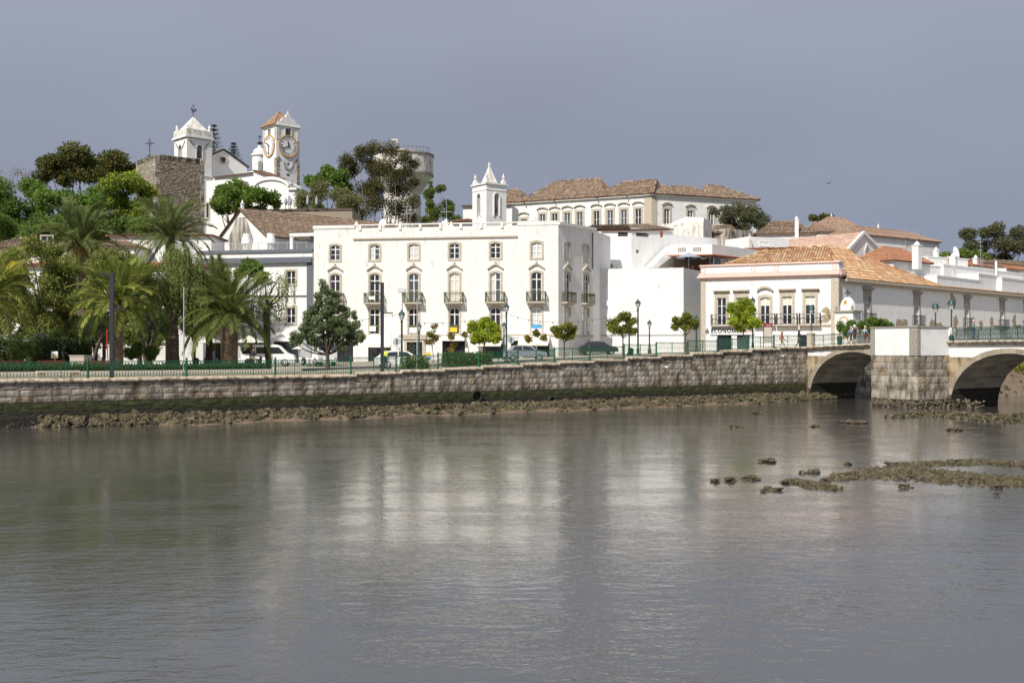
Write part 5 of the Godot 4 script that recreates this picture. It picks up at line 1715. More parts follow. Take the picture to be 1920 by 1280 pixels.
func build_church():
	var s := 10.0
	var f := corner(349, s, 43.6, 12.0)
	var w := 5.13
	var t := thing("church_tower", "white square church belfry with pyramid spire and rooster weathervane", "tower", f.T())
	var yc: float = f.uv(373, 258).y; var yb: float = f.uv(373, 243).y
	var b := MB.new()
	var v0: float = f.uv(370, 297).y
	belfry_walls(b, w, -8, yc, [[bell_hole(w * .5, v0, 1.15, 2.6)], [bell_hole(w * .5, v0, 1.15, 2.6)]])
	part("wall", b, M.plaster_white, t)
	b = MB.new()
	b.box(-.35, w + .35, yc - .1, yc + .22, -w - .35, .35)
	b.box(-.12, w + .12, f.uv(373, 327).y - .2, f.uv(373, 327).y, -w - .12, .12)
	part("cornice", b, M.plaster_white, t)
	b = MB.new()
	b.box(-.1, w + .1, yc + .22, yb, -w - .1, .1)
	part("balustrade", b, M.plaster_old, t)
	b = MB.new()
	var c := Vector3(w / 2, yb, -w / 2)
	b.lathe(c, [[w * .58, 0], [.0, f.uv(361, 212).y - yb]], 4, PI / 4, true)
	part("spire", b, M.plaster_old, t)
	for q in [[.35, -.35], [w - .35, -.35], [.35, -w + .35], [w - .35, -w + .35]]: finial(t, Vector3(q[0], yb, q[1]), 1.0, M.plaster_white)
	var fc := square_tower(w)
	for k in 2:
		bell_opening(t, fc[k], w * .5, v0, 1.15, 2.6, "red" if k == 0 else "", M.plaster_grey)
		var d := MB.new(); d.T = fc[k]
		for sg in [-1, 1]: d.bar(Vector3(w * .5 + sg * .75, v0 + 1.9, .04), Vector3(w * .5 + sg * 1.9, v0 + 3.2, .04), .1)
		d.box(.3, w - .3, v0 + 3.75, v0 + 3.82, 0, .03)
		part("painted_line", d, M.steel_dark, t)
	var vp := f.T() * (c + Vector3(0, f.uv(361, 212).y - yb - .1, 0))
	var v := thing("weathervane", "black iron weathervane with a rooster and cross on the belfry spire", "weathervane", Transform3D(Basis(), vp))
	var m := MB.new()
	m.tube([Vector3.ZERO, Vector3(0, 2.4, 0)], [.07, .04], 6); m.bar(Vector3(-.25, 2.1, 0), Vector3(.25, 2.1, 0), .07); m.lathe(Vector3(0, 2.05, 0), [[0, 0], [.12, .12], [0, .24]], 6)
	part("rod", m, M.iron_black, v)
	m = MB.new()
	m.extrude(PackedVector2Array([Vector2(-.42, 1.75), Vector2(-.5, 1.55), Vector2(-.35, 1.5), Vector2(-.3, 1.15), Vector2(-.05, .85), Vector2(.2, .9), Vector2(.35, 1.15), Vector2(.55, 1.1), Vector2(.68, 1.35), Vector2(.55, 1.62), Vector2(.3, 1.55), Vector2(.15, 1.25), Vector2(-.1, 1.35), Vector2(-.2, 1.7), Vector2(-.3, 1.82)]), -.04, .04)
	part("rooster", m, M.iron_black, v)
	# nave with oculus gable
	var g := frame(397, 9.6, 463, 9.4, 12.0)
	var n := thing("church_nave", "white church nave gable with a round oculus window", "building", g.T())
	b = MB.new()
	var L := g.length
	b.extrude(PackedVector2Array([Vector2(0, -6), Vector2(L, -6), g.uv(462, 312), g.uv(418, 281), Vector2(0, g.uv(398, 290).y)]), -16, 0)
	part("wall", b, M.plaster_white, n)
	var apex := g.uv(418, 280); var er := g.uv(464, 312.5)
	roof(n, [[Vector3(er.x + .2, er.y, .3), Vector3(er.x + .2, er.y, -16), Vector3(apex.x, apex.y + .15, -16), Vector3(apex.x, apex.y + .15, .3)], [Vector3(-1.5, apex.y - 1.9, -16), Vector3(-1.5, apex.y - 1.9, .3), Vector3(apex.x, apex.y + .15, .3), Vector3(apex.x, apex.y + .15, -16)]], MIXED, [], {"pitch": .4, "row": .6})
	var oc := g.uv(417.5, 299)
	b = MB.new()
	var ins := []; var out := []; var disc := PackedVector2Array()
	for k in 20:
		var a := TAU * k / 20
		ins.append(oc + Vector2(cos(a), sin(a)) * .55); out.append(oc + Vector2(cos(a), sin(a)) * .85); disc.append(oc + Vector2(cos(a), sin(a)) * .56)
	b.ring(ins, out, 0, .15)
	var on := part("oculus", b, M.trim_stone, n)
	b = MB.new(); b.extrude(disc, .01, .03)
	part("pane", b, M.glass_dark, on)
	# lower chapels, all white
	for e in [[[398, 9.9], [500, 10.1], [[398, 440], [500, 440], [500, 331], [474, 320], [410, 331], [398, 335]], "low white chapel range with a mossy tiled roof below the nave"]]:
		var h := frame(e[0][0], e[0][1], e[1][0], e[1][1], 10.0)
		var o := thing("chapel_range", e[3], "building", h.T())
		b = MB.new()
		var pg := PackedVector2Array()
		for q in e[2]: pg.append(h.uv(q[0], q[1]))
		b.extrude(pg, -8, 0)
		part("wall", b, M.plaster_white, o)
		var a0 := h.uv(400, 333); var a1 := h.uv(474, 319.5); var a2 := h.uv(503, 331)
		roof(o, [[Vector3(a0.x, a0.y, .5), Vector3(a1.x, a1.y - .4, .5), Vector3(a1.x, a1.y + .3, -5), Vector3(a0.x + 1.5, a0.y + 1.2, -5)], [Vector3(a1.x, a1.y + .1, .4), Vector3(a2.x, a2.y, .4), Vector3(a2.x, a2.y + .5, -6), Vector3(a1.x, a1.y + .5, -6)]], MIXED, [], {"pitch": .4, "row": .6})
	var g2 := frame(386, 10.6, 420, 10.7, 9.0)
	var o2 := thing("church_porch", "white church wall with a tall arched window behind the castle tower", "building", g2.T())
	b = MB.new()
	b.box(0, g2.length + 2, -3, g2.uv(400, 338).y, -4, 0)
	part("wall", b, M.plaster_white, o2)
	b = MB.new()
	var wv := g2.uv(389, 408)
	arch_band(b, wv.x, wv.y, .5, 2.6, .25, .25, 0, .12)
	var wn := part("arched_window", b, M.trim_stone, o2)
	b = MB.new(); b.extrude(PackedVector2Array(arch_outline(wv.x, wv.y, .52, 2.62, .26)), .01, .03)
	part("pane", b, M.glass_dark, wn)
	# curved gable below the clock tower
	var h2 := frame(478, 10.3, 556, 10.4, 9.0)
	var o3 := thing("curved_gable_chapel", "white chapel front with a sweeping curved gable below the clock tower", "building", h2.T())
	b = MB.new()
	var cg := PackedVector2Array([h2.uv(478, 440), h2.uv(556, 440), h2.uv(556, 352), h2.uv(541, 350)])
	for k in 11:
		var a := lerpf(.12, 1.0, k / 10.0) * PI
		cg.append(h2.uv(508 + cos(a) * 34, 352 - sin(a) * 20))
	cg.append(h2.uv(478, 345))
	b.extrude(cg, -6, 0)
	part("wall", b, M.plaster_white, o3)
	b = MB.new()
	var i1 := []; var i2 := []
	for k in 13:
		var a := lerpf(.06, .98, k / 12.0) * PI
		i1.append(h2.uv(508 + cos(a) * 32, 353 - sin(a) * 16)); i2.append(h2.uv(508 + cos(a) * 35, 352 - sin(a) * 21))
	b.ring(i1, i2, 0, .3, false)
	b.box(h2.X(540), h2.X(557), h2.uv(545, 356).y, h2.uv(545, 353).y, 0, .4)
	part("gable_moulding", b, M.plaster_white, o3)
	finial(o3, Vector3(h2.X(546), h2.uv(545, 351).y, -.2), 1.0, M.trim_grey)

func clock_face(parent, T: Transform3D, c: Vector3, r: float, hands: Array):
	var n := Node3D.new()
	n.name = "clock_face"; n.transform = T * Transform3D(Basis(), c)
	parent.add_child(n, true)
	var m := MB.new()
	var ins := []; var out := []; var disc := PackedVector2Array()
	for k in 40:
		var a := TAU * k / 40
		ins.append(Vector2(cos(a), sin(a)) * r * .94); out.append(Vector2(cos(a), sin(a)) * r * 1.04); disc.append(Vector2(cos(a), sin(a)) * r * .96)
	m.ring(ins, out, -.02, .12)
	part("rim", m, M.gold, n)
	m = MB.new(); m.extrude(disc, .01, .05)
	part("dial", m, M.white_wood, n)
	var rom := ["XII", "I", "II", "III", "IIII", "V", "VI", "VII", "VIII", "IX", "X", "XI"]
	for k in 12:
		var a := PI / 2 - TAU * k / 12
		letters("numeral", n, rom[k], M.paint_black, Vector3(cos(a) * r * .72, sin(a) * r * .72, .06), r * .21, false, a - PI / 2, true, .03)
	m = MB.new()
	for k in 60:
		var a := TAU * k / 60
		m.bar(Vector3(cos(a) * r * .9, sin(a) * r * .9, .06), Vector3(cos(a) * r * .94, sin(a) * r * .94, .06), .05)
	part("minute_marks", m, M.paint_black, n)
	m = MB.new()
	for h in hands:
		var a: float = PI / 2 - h[0]
		m.bar(Vector3(-cos(a) * r * .12, -sin(a) * r * .12, .11), Vector3(cos(a) * r * h[1], sin(a) * r * h[1], .11), h[2])
	part("hands", m, M.paint_black, n)

func build_clock_tower():
	var f := corner(517, 9.5, 41.5, 12.0)
	var w := 5.29
	var t := thing("clock_tower", "white clock tower with two gold-rimmed dials and a tiled cap", "tower", f.T())
	var yt: float = f.uv(540, 237).y; var yq: float = f.uv(540, 297).y
	var b := MB.new()
	var oy: float = yt - 2.0
	belfry_walls(b, w, -8, yt, [[bell_hole(w * .5, oy, 1.24, 1.65)], [bell_hole(w * .5, oy, .8, 1.7)]])
	part("wall", b, M.plaster_white, t)
	var fc := square_tower(w)
	var q := MB.new()
	var pal := [Color(.46, .41, .34), Color(.40, .35, .28), Color(.52, .47, .40)]
	for x in [[0.0, .75], [w - .75, w]]:
		rubble(q, fc[0], x[0], x[1], -8, yq, pal, .45, .8)
	rubble(q, fc[1], w - .75, w, -8, yq, pal, .45, .8); rubble(q, fc[1], 0, .4, -8, yq - 3, pal, .45, .5)
	part("corner_stones", q, M.stone_vc, t, "stuff")
	var c0 := f.uv(540, 274)
	clock_face(t, fc[0], Vector3(w * .5, c0.y, .12), 2.12, [[TAU * (11.68 / 12), .5, .17], [TAU * 41.5 / 60, .74, .12]])
	clock_face(t, fc[1], Vector3(w * .5, c0.y + .1, .12), 2.12, [[TAU * (10.3 / 12), .5, .17], [TAU * 30.5 / 60, .74, .12]])
	# bell opening and pilasters
	for k in 2:
		var o := MB.new(); o.T = fc[k]
		var y0: float = yt - 2.0
		if k == 0:
			arch_band(o, w / 2, y0, 1.24, 1.65, 0, .22, -.1, .16)
			var n := part("belfry_opening", o, M.plaster_grey, t)
			var s := MB.new(); s.lathe(Vector3(w / 2, y0 + .15, -.3), [[.46, 0], [.4, .15], [.28, .7], [.1, .95], [0, 1.0]], 12); s.bar(Vector3(w / 2, y0 + 1.1, -.3), Vector3(w / 2, y0 + 1.65, -.3), .08)
			part("bell", s, M.bronze, n)
		else: bell_opening(t, fc[1], w / 2, y0, .8, 1.7, "yes", M.plaster_grey)
		o = MB.new(); o.T = fc[k]
		for x in [.05, w - .65]: o.box(x, x + .6, yq + 3.6, yt, 0, .12)
		part("pilaster", o, M.plaster_grey, t)
	# curly parapet on the front, tiled pyramid behind
	b = MB.new()
	b.box(-.35, w + .2, yt, yt + .25, -w - .3, .22)
	part("cornice", b, M.plaster_white, t)
	b = MB.new()
	b.extrude(PackedVector2Array([Vector2(.3, yt + .25), Vector2(w + .1, yt + .25), Vector2(w, yt + .7), Vector2(w * .85, yt + .85), Vector2(w * .74, yt + 1.6), Vector2(w * .62, yt + 1.75), Vector2(w * .57, yt + 2.5), Vector2(w * .43, yt + 2.5), Vector2(w * .38, yt + 1.75), Vector2(w * .26, yt + 1.6), Vector2(w * .15, yt + .85), Vector2(.3, yt + .7)]), -.3, .12)
	part("curved_parapet", b, M.plaster_white, t)
	finial(t, Vector3(w / 2, yt + 2.4, -.1), .6, M.plaster_white)
	var ap := Vector3(w * .42, yt + 3.4, -w * .55)
	var e := [Vector3(-.5, yt + .2, .1), Vector3(w + .3, yt + .2, -.4), Vector3(w + .3, yt + .2, -w - .4), Vector3(-.5, yt + .2, -w - .4)]
	roof(t, [[e[3], e[0], ap, ap], [e[0], e[1], ap, ap], [e[1], e[2], ap, ap], [e[2], e[3], ap, ap]], MIXED, [[e[0], ap], [e[1], ap]], {"pitch": .35, "row": .5})
	# sundial ornament and date panel
	b = MB.new()
	var cy: float = f.uv(540, 309).y
	for k in 15:
		var a := PI * (1.0 + k / 14.0) + (0.0)
		var rr := 1.35
		b.lathe(Vector3(w / 2 + cos(a) * rr * .75, cy + sin(a) * rr - .3 + .8, .0), [[.28, 0], [.28, .1]], 6)
		b.box(w / 2 + cos(a) * rr * .75 - .2, w / 2 + cos(a) * rr * .75 + .2, cy + sin(a) * rr + .3, cy + sin(a) * rr + .75, 0, .08)
	part("painted_garland", b, M.plaster_grey, t)
	b = MB.new(); b.box(w / 2 - .06, w / 2 + .06, cy - .1, cy + .6, 0, .05); b.box(w / 2 - .25, w / 2 + .25, cy + .2, cy + .32, 0, .052)
	for sg in [-1, 1]: b.bar(Vector3(w / 2 + sg * 1.4, cy + .6, .05), Vector3(w / 2 + sg * 2.2, cy + 1.5, .05), .1)
	b.box(w / 2 - .3, w / 2 + .3, cy - 2.1, cy - 1.75, 0, .04)
	part("painted_mark", b, M.steel_dark, t)
	# lantern turret
	var g := thing("lantern_turret", "round white lantern turret with a dome, cross and barred window beside the clock tower", "tower", Transform3D(Basis(), P(486, 330, 9.0)))
	b = MB.new()
	b.lathe(Vector3.ZERO, [[1.55, -4], [1.55, 4.1], [1.8, 4.2], [1.8, 4.5], [1.45, 4.6], [1.35, 5.1], [1.0, 5.6], [.45, 5.9], [.35, 6.3], [.12, 6.6], [0, 7.0]], 16)
	part("wall", b, M.plaster_white, g)
	b = MB.new(); b.extrude(PackedVector2Array(arch_outline(.45, 1.0, .9, 1.9, .45)), 1.42, 1.56)
	var wn := part("window", b, M.glass_mid, g)
	b = MB.new()
	for k in 3: b.box(.08 + k * .3, .13 + k * .3, 1.0, 2.9, 1.55, 1.6)
	for k in 4: b.box(.0, .9, 1.1 + k * .45, 1.15 + k * .45, 1.55, 1.6)
	part("bars", b, M.white_wood, wn)
	for k in 4: finial(g, Vector3(cos(k * PI / 2 + .6) * 1.5, 4.5, sin(k * PI / 2 + .6) * 1.5), .7, M.plaster_white)
	iron_cross("iron_cross", "small black iron cross on the lantern turret dome", P(486, 330, 9.0) + Vector3(0, 7.2, 0), 1.4)

func build_water_tower():
	var s := 7.6
	var t := thing("water_tower", "round stained white concrete water tower behind the bare trees", "tower", Transform3D(Basis(), W(754, s, 0)))
	var r := 58.0 / s
	var y: Callable = func(py): return H(py, s)
	var m := MB.new()
	m.lathe(Vector3.ZERO, [[r * .62, 4], [r * .60, y.call(362)], [r * .97, y.call(331)], [r, y.call(329)], [r, y.call(294)]], 40)
	part("tank", m, M.plaster_old, t)
	m = MB.new()
	m.lathe(Vector3.ZERO, [[r * 1.015, y.call(330.5)], [r * 1.015, y.call(327)]], 40); m.lathe(Vector3.ZERO, [[r, y.call(294)], [r * 1.03, y.call(294)], [r * 1.03, y.call(291)], [r * .98, y.call(291)]], 40)
	part("rim", m, M.trim_grey, t)
	m = MB.new()
	m.lathe(Vector3.ZERO, [[r * .99, y.call(291)], [r * .3, y.call(281)], [0, y.call(280)]], 40)
	part("cap", m, M.trim_stone, t)
	m = MB.new()
	var c := Vector3((741 - 754) / s, y.call(283), 2)
	for q in [[-.75, -.55], [.55, .75]]: m.box(c.x + q[0], c.x + q[1], c.y, c.y + 2.3, c.z - .7, c.z + .7)
	m.box(c.x - .85, c.x + .85, c.y + 2.2, c.y + 2.45, c.z - .8, c.z + .8); m.box(c.x - .75, c.x + .75, c.y, c.y + .9, c.z - .7, c.z + .7)
	part("hatch_house", m, M.plaster_old, t)
	m = MB.new()
	var pr := Vector3.ZERO
	for k in 9:
		var a := -.35 + k * .16
		var p := Vector3(sin(a + .45) * r * .9, y.call(288), cos(a + .45) * r * .5)
		m.bar(p, p + Vector3(0, 1.3, 0), .07)
		if k: m.bar(pr + Vector3(0, 1.3, 0), p + Vector3(0, 1.3, 0), .07)
		pr = p
	for k in 9: m.bar(Vector3(r * .93, y.call(294) - k * .55, r * .36), Vector3(r * .93, y.call(294) - (k + 1) * .55, r * .36), .12)
	part("ladder_rail", m, M.brown_void, t)

func build_bell_tower():
	var s := 13.5
	var f := corner(912, s, 36.8, 8.0)
	var w := 3.45
	var t := thing("small_belfry", "slim white bell tower with a stained spire and four urn finials", "tower", f.T())
	var yt: float = f.uv(920, 343).y
	var b := MB.new()
	var v0: float = f.uv(920, 404).y
	belfry_walls(b, w, -3, yt, [[bell_hole(w / 2, v0, .85, 3.2)], [bell_hole(w / 2, v0, .85, 3.2)]], 1.0)
	part("wall", b, M.plaster_white, t)
	b = MB.new()
	b.box(-.18, w + .18, yt - .15, yt + .1, -w - .18, .18); b.box(-.06, w + .06, yt - .95, yt - .88, -w - .06, .06)
	part("cornice", b, M.plaster_old, t)
	var fc := square_tower(w)
	for k in 2:
		bell_opening(t, fc[k], w / 2, v0, .85, 3.2, "yes" if k == 1 else "red", M.plaster_white)
	b = MB.new()
	b.lathe(Vector3(w / 2, yt + .1, -w / 2), [[1.25, 0], [.35, 2.0], [.13, 2.5], [.2, 2.7], [.08, 3.1], [0, 3.2]], 4, PI / 4, true)
	part("spire", b, M.plaster_old, t)
	for q in [[.3, -.3], [w - .3, -.3], [.3, -w + .3], [w - .3, -w + .3]]:
		b = MB.new(); b.box(q[0] - .27, q[0] + .27, yt + .1, yt + .55, q[1] - .27, q[1] + .27)
		part("finial_base", b, M.plaster_white, t)
		finial(t, Vector3(q[0], yt + .5, q[1]), .85, M.plaster_old)
	# low white house joined behind
	var g := frame(868, 11.5, 960, 11.6, 6.0)
	var o := thing("white_hill_house", "plain white house with a small tiled eave behind the slim bell tower", "building", g.T())
	b = MB.new(); b.box(0, g.length, 0, g.uv(880, 386).y, -6, 0)
	part("wall", b, M.plaster_white, o)
	roof(o, [[Vector3(-.3, g.uv(880, 386).y, .4), Vector3(g.length, g.uv(880, 386).y, .4), Vector3(g.length, g.uv(880, 382).y, -3), Vector3(1, g.uv(880, 382).y, -3)]], MIXED)

func build_palace():
	var f := frame(905, 10.05, 1222, 10.8, 8.0)
	var g := frame(1222, 10.8, 1418, 10.35, 8.0)
	var S := rel(f, g)
	var t := thing("hilltop_palace", "long white palace on the hill with tiled hip roofs and arched hooded windows", "building", f.T())
	var L := f.length; var LG := g.length
	var ye: float = f.uv(1222, 364).y
	var body := MB.new()
	var holes := []
	var cols := [953, 982, 1017, 1040, 1063.5, 1087, 1118.5, 1144, 1170, 1197]
	var yb: float = f.uv(1197, 423).y; var yt: float = f.uv(1197, 391).y
	for i in cols.size():
		var x := f.X(cols[i]); holes.append([x - .55, x + .55, yb + (1.6 if i < 2 else 0.0), yt - (.7 if i < 2 else 0.0)])
	body.wall(0, L, -3, ye, 0, holes)
	body.T = S
	var h2 := []
	var gc := [[1251, 391.5, 424], [1295, 395, 407], [1334, 397, 421]]
	for q in gc: h2.append([g.X(q[0]) - .55, g.X(q[0]) + .55, g.uv(q[0], q[2]).y, g.uv(q[0], q[1]).y])
	body.wall(0, LG, -3, ye, 0, h2)
	body.T = Transform3D.IDENTITY
	var e := S * Vector3(LG, 0, 0); var eb := S * Vector3(LG, 0, -14)
	footprint(body, [Vector2(0, 0), Vector2(L, 0), Vector2(e.x, e.z), Vector2(eb.x, eb.z), Vector2(0, -14)], -3, ye, [0, 1])
	part("wall", body, M.plaster_white, t)
	for i in cols.size():
		var x := f.X(cols[i]); var h = holes[i]
		window(t, x, h[2], 1.1, h[3] - h[2], {"rows": [.5], "border": .42, "trim": M.trim_stone, "hood": "arc", "hood_gap": .3, "fill": "glass_mid" if i % 3 else "glass_dark"})
	var sd := Node3D.new(); sd.name = "window_bay"; sd.transform = S; t.add_child(sd, true)
	for i in 3: window(sd, g.X(gc[i][0]), h2[i][2], 1.1, h2[i][3] - h2[i][2], {"rows": [.5], "border": .38, "hood": "arc", "hood_gap": .2, "fill": "glass_mid"})
	# corner pilaster, eaves
	var p := MB.new()
	p.box(L - 1.3, L + .08, -3, ye, -.3, .1)
	p.T = S; p.box(-.02, 1.0, -3, ye, -.3, .1)
	part("corner_pilaster", p, M.trim_stone, t)
	p = MB.new()
	p.box(0, L + .3, ye - .2, ye + .1, -.3, .45)
	p.T = S; p.box(-.3, LG + .3, ye - .2, ye + .1, -.3, .45)
	part("eave_moulding", p, M.plaster_white, t)
	for px in [[1122, 371], [1042, 383], [986, 391], [1178, 363]]:
		var q := f.uv(px[0], px[1])
		p = MB.new(); p.tube([Vector3(q.x, ye - .1, .3), Vector3(q.x, ye - .15, .9)], [.1, .12], 6)
		part("gutter_spout", p, M.iron_olive, t)
	# scissor hip roofs, one over each bay
	var o := {"pitch": .4, "row": .6, "bulge": .12, "ridge": .2}
	var hip := func(T: Transform3D, x0, x1, dz, rise, ia, ib):
		var a := T * Vector3(x0, ye + .1, .55); var b := T * Vector3(x1, ye + .1, .55); var c := T * Vector3(x1, ye + .1, -dz); var d := T * Vector3(x0, ye + .1, -dz)
		var r0 := T * Vector3(x0 + ia, ye + rise, -dz / 2); var r1 := T * Vector3(x1 - ib, ye + rise, -dz / 2)
		roof(t, [[a, b, r1, r0], [b, c, r1, r1], [c, d, r0, r1], [d, a, r0, r0]], BROWN + TAN + BROWN, [[r0, r1], [a, r0], [b, r1]], o)
	hip.call(Transform3D.IDENTITY, f.X(905), f.X(985), 8.0, f.uv(965, 349).y - ye, 4.0, 3.2)
	hip.call(Transform3D.IDENTITY, f.X(975), f.X(1140), 9.0, f.uv(1080, 336).y - ye + .6, 5.5, 3.2)
	hip.call(Transform3D.IDENTITY, f.X(1112), L + .5, 9.0, f.uv(1190, 334).y - ye + .2, 4.5, 1.0)
	hip.call(S, -.5, g.X(1300), 9.0, g.uv(1240, 339).y - ye, 1.0, 3.0)
	hip.call(S, g.X(1262), g.X(1350), 9.0, g.uv(1290, 342).y - ye, 2.5, 3.2)
	hip.call(S, g.X(1330), LG + .6, 8.5, g.uv(1353, 341).y - ye, 2.3, 5.5)
	antenna(t, Vector3(f.X(1000), ye + 2.5, -6), 4.0, 1)

func simple_house(called, label, px0, s0, px1, s1, py_e, rise_py, pal, o := {}):
	# box house with a hip roof, seen from the front
	var f := frame(px0, s0, px1, s1, o.get("base", 4.0))
	var t := thing(called, label, "building", f.T())
	var L := f.length; var ye: float = f.uv((px0 + px1) / 2.0, py_e).y; var D: float = o.get("deep", 8.0)
	var b := MB.new(); b.box(0, L, -2, ye, -D, 0)
	part("wall", b, o.get("wall", M.plaster_white), t)
	var ry: float = f.uv((px0 + px1) / 2.0, rise_py).y - ye
	var h := hip_planes(-.35, L + .35, -D - .35, .35, ye, ry, o.get("inset", D * .45))
	roof(t, h[0], pal, h[1], {"pitch": .32, "row": .5, "bulge": .09})
	for w in o.get("wins", []):
		var q := f.uv(w[0], w[1])
		window(t, q.x, q.y, w[2], w[3], {"z": .21, "rows": [.5], "border": .14, "fill": "glass_dark"})
	for c in o.get("chim", []):
		var q := f.uv(c[0], c[1])
		chimney(t, q.x, c[2], q.y, c[3], c[4])
	return [t, f]

func build_back_houses():
	simple_house("hip_roof_house", "white house with a dark mossy hip roof and ornate white chimney", 1420, 13.2, 1530, 13.3, 438, 410, BROWN, {"deep": 7.0, "inset": 3.0, "chim": [[1494, 434, .3, 1.6, .5]]})
	simple_house("hip_roof_house", "house with a low rosy tiled roof behind the mossy roofed house", 1508, 11.5, 1578, 11.5, 434, 411, TAN, {"deep": 8.0})
	simple_house("hip_roof_house", "house with the tallest rosy pyramid roof and a white ridge finial", 1556, 11.4, 1640, 11.2, 440, 402, TAN, {"deep": 9.0, "inset": 3.4, "chim": [[1592, 404, -4.5, .4, .22]]})
	simple_house("hip_roof_house", "house with a pair of small rosy pyramid roofs", 1630, 11.0, 1700, 10.6, 444, 423, TAN, {"deep": 8.0, "inset": 3.0})
	var r = simple_house("hip_roof_house", "tall white house with long rosy roof, small windows and rooftop aerials", 1618, 12.0, 1762, 11.2, 447, 425, TAN, {"deep": 8.0, "inset": 3.5, "wins": [[1658, 479, .9, 1.2], [1687, 480, .8, 1.2]], "chim": [[1688, 427, -4, .5, .25]]})
	antenna(r[0], Vector3(r[1].X(1694), r[1].uv(1694, 470).y, .5), 3.6)
	antenna(r[0], Vector3(r[1].X(1716), r[1].uv(1716, 460).y, .5), 2.6)
	# gabled house with pink roof
	var f := frame(1578, 14.6, 1672, 13.7, 4.0)
	var t := thing("gabled_house", "white gabled house with faded pink tiles and a pointed wall niche", "building", f.T())
	var ap := f.uv(1619, 437); var er := f.uv(1672, 490); var el := f.uv(1578, 480)
	var b := MB.new()
	b.extrude(PackedVector2Array([Vector2(el.x, 0), Vector2(er.x, 0), er, ap, el]), -12, 0)
	part("wall", b, M.plaster_white, t)
	b = MB.new()
	b.bar(Vector3(el.x, el.y, .1), Vector3(ap.x, ap.y + .1, .1), .3, .35); b.bar(Vector3(ap.x, ap.y + .1, .1), Vector3(er.x, er.y, .1), .3, .35)
	part("gable_coping", b, M.plaster_white, t)
	roof(t, [[Vector3(el.x - .2, el.y, -12), Vector3(el.x - .2, el.y, 0), Vector3(ap.x, ap.y + .1, 0), Vector3(ap.x, ap.y + .1, -12)], [Vector3(er.x, er.y, 0), Vector3(er.x, er.y, -12), Vector3(ap.x, ap.y + .1, -12), Vector3(ap.x, ap.y + .1, 0)]], [Color(.62, .42, .34), Color(.66, .48, .40), Color(.58, .36, .28), Color(.70, .56, .48)], [], {"pitch": .32, "row": .5})
	b = MB.new()
	var nc := f.uv(1626, 490)
	b.extrude(PackedVector2Array([nc + Vector2(-.75, 0), nc + Vector2(-.55, 0), nc + Vector2(-.5, 1.2), nc + Vector2(0, 2.0), nc + Vector2(.5, 1.2), nc + Vector2(.55, 0), nc + Vector2(.75, 0), nc + Vector2(.75, 1.4), nc + Vector2(0, 2.5), nc + Vector2(-.75, 1.4)]), 0, .15)
	part("niche_moulding", b, M.plaster_grey, t)
	# small house with red brown pyramid and lantern chimney
	r = simple_house("pyramid_roof_house", "house with a red brown pyramid roof and a white lantern chimney", 1676, 15.2, 1745, 14.6, 491, 462, [Color(.42, .20, .12), Color(.46, .23, .14), Color(.38, .18, .10)], {"deep": 5.5, "inset": 2.3, "chim": [[1708, 490, .9, 1.9, .85]]})
	# flat white roofs and terraces beyond the wing
	var flats := [[1740, 13.4, 1816, 13.0, 484, "flat white rooftop block carrying a satellite dish", 5.0], [1735, 14.2, 1790, 13.8, 500, "low white roof wall with a lean-to slope", 4.0], [1770, 14.0, 1920, 12.4, 505, "long white roof terrace wall with several chimneys", 5.0], [1758, 15.0, 1842, 13.9, 522, "grey white rooftop parapet behind the orange roof", 3.0], [1836, 13.9, 1890, 13.2, 517, "raised grey white rooftop box beside a vent pipe", 3.0], [1880, 13.5, 1990, 12.0, 528, "grey white parapet above the long wing", 3.0], [1888, 12.6, 1990, 11.6, 510, "white rooftop room with a narrow door and orange eave", 4.0]]
	for e in flats:
		var h := frame(e[0], e[1], e[2], e[3], 4.0)
		var o := thing("rooftop_block", e[5], "building", h.T())
		b = MB.new()
		var ty := h.uv((e[0] + e[2]) / 2.0, e[4]).y
		b.box(0, h.length, 0, ty, -e[6], 0); b.box(-.08, h.length + .08, ty, ty + .12, -e[6] - .05, .08)
		part("wall", b, M.plaster_white, o)
		if e[4] == 484:
			dish(o, Vector3(h.X(1802), ty + .9, -1), .95, Vector3(.9, .25, .5)); chimney(o, h.X(1762) - 0.0, -.5, ty - .3, 1.3, .5)
		if e[4] == 505:
			for c in [[1797, 1.3, .85], [1786, .9, .3]]: chimney(o, h.X(c[0]), -.6, ty, c[1], c[2], M.plaster_white if c[2] > .5 else M.trim_stone)
			var vp := MB.new(); vp.tube([Vector3(h.X(1865), ty - 1.2, .3), Vector3(h.X(1865), ty + 1.4, .3)], [.16], 8)
			part("vent_pipe", vp, M.white_wood, o)
			antenna(o, Vector3(h.X(1866), ty, -2), 5.0); antenna(o, Vector3(h.X(1870), ty, -2), 2.5, 1)
		if e[4] == 510:
			bx("door", o, M.steel_pale, h.X(1902), h.X(1914), ty - 2.0, ty - .4, 0, .03)
			roof(o, [[Vector3(-.2, ty, .5), Vector3(h.length, ty, .5), Vector3(h.length, ty + .9, -2), Vector3(.3, ty + .9, -2)]], RED)
	simple_house("hip_roof_house", "low house with a mossy brown roof below the far dark tree", 1840, 12.0, 1990, 11.2, 498, 486, BROWN, {"deep": 6.0})
	simple_house("lean_to_house", "small white house with an orange lean-to roof and vented chimney", 1822, 12.9, 1866, 12.5, 500, 492, RED, {"deep": 4.0, "chim": [[1843, 492, -1, .6, .6]]})
	# low roofs at the foot of the castle hill
	simple_house("foot_hill_house", "small house with a brown tiled roof among the park trees", -20, 17.5, 72, 17.3, 466, 441, BROWN, {"deep": 6.0, "base": 2.8})
	simple_house("foot_hill_house", "white house with a red tiled roof glimpsed between the palms", 64, 17.0, 112, 17.0, 505, 480, RED, {"deep": 6.0, "base": 2.8})
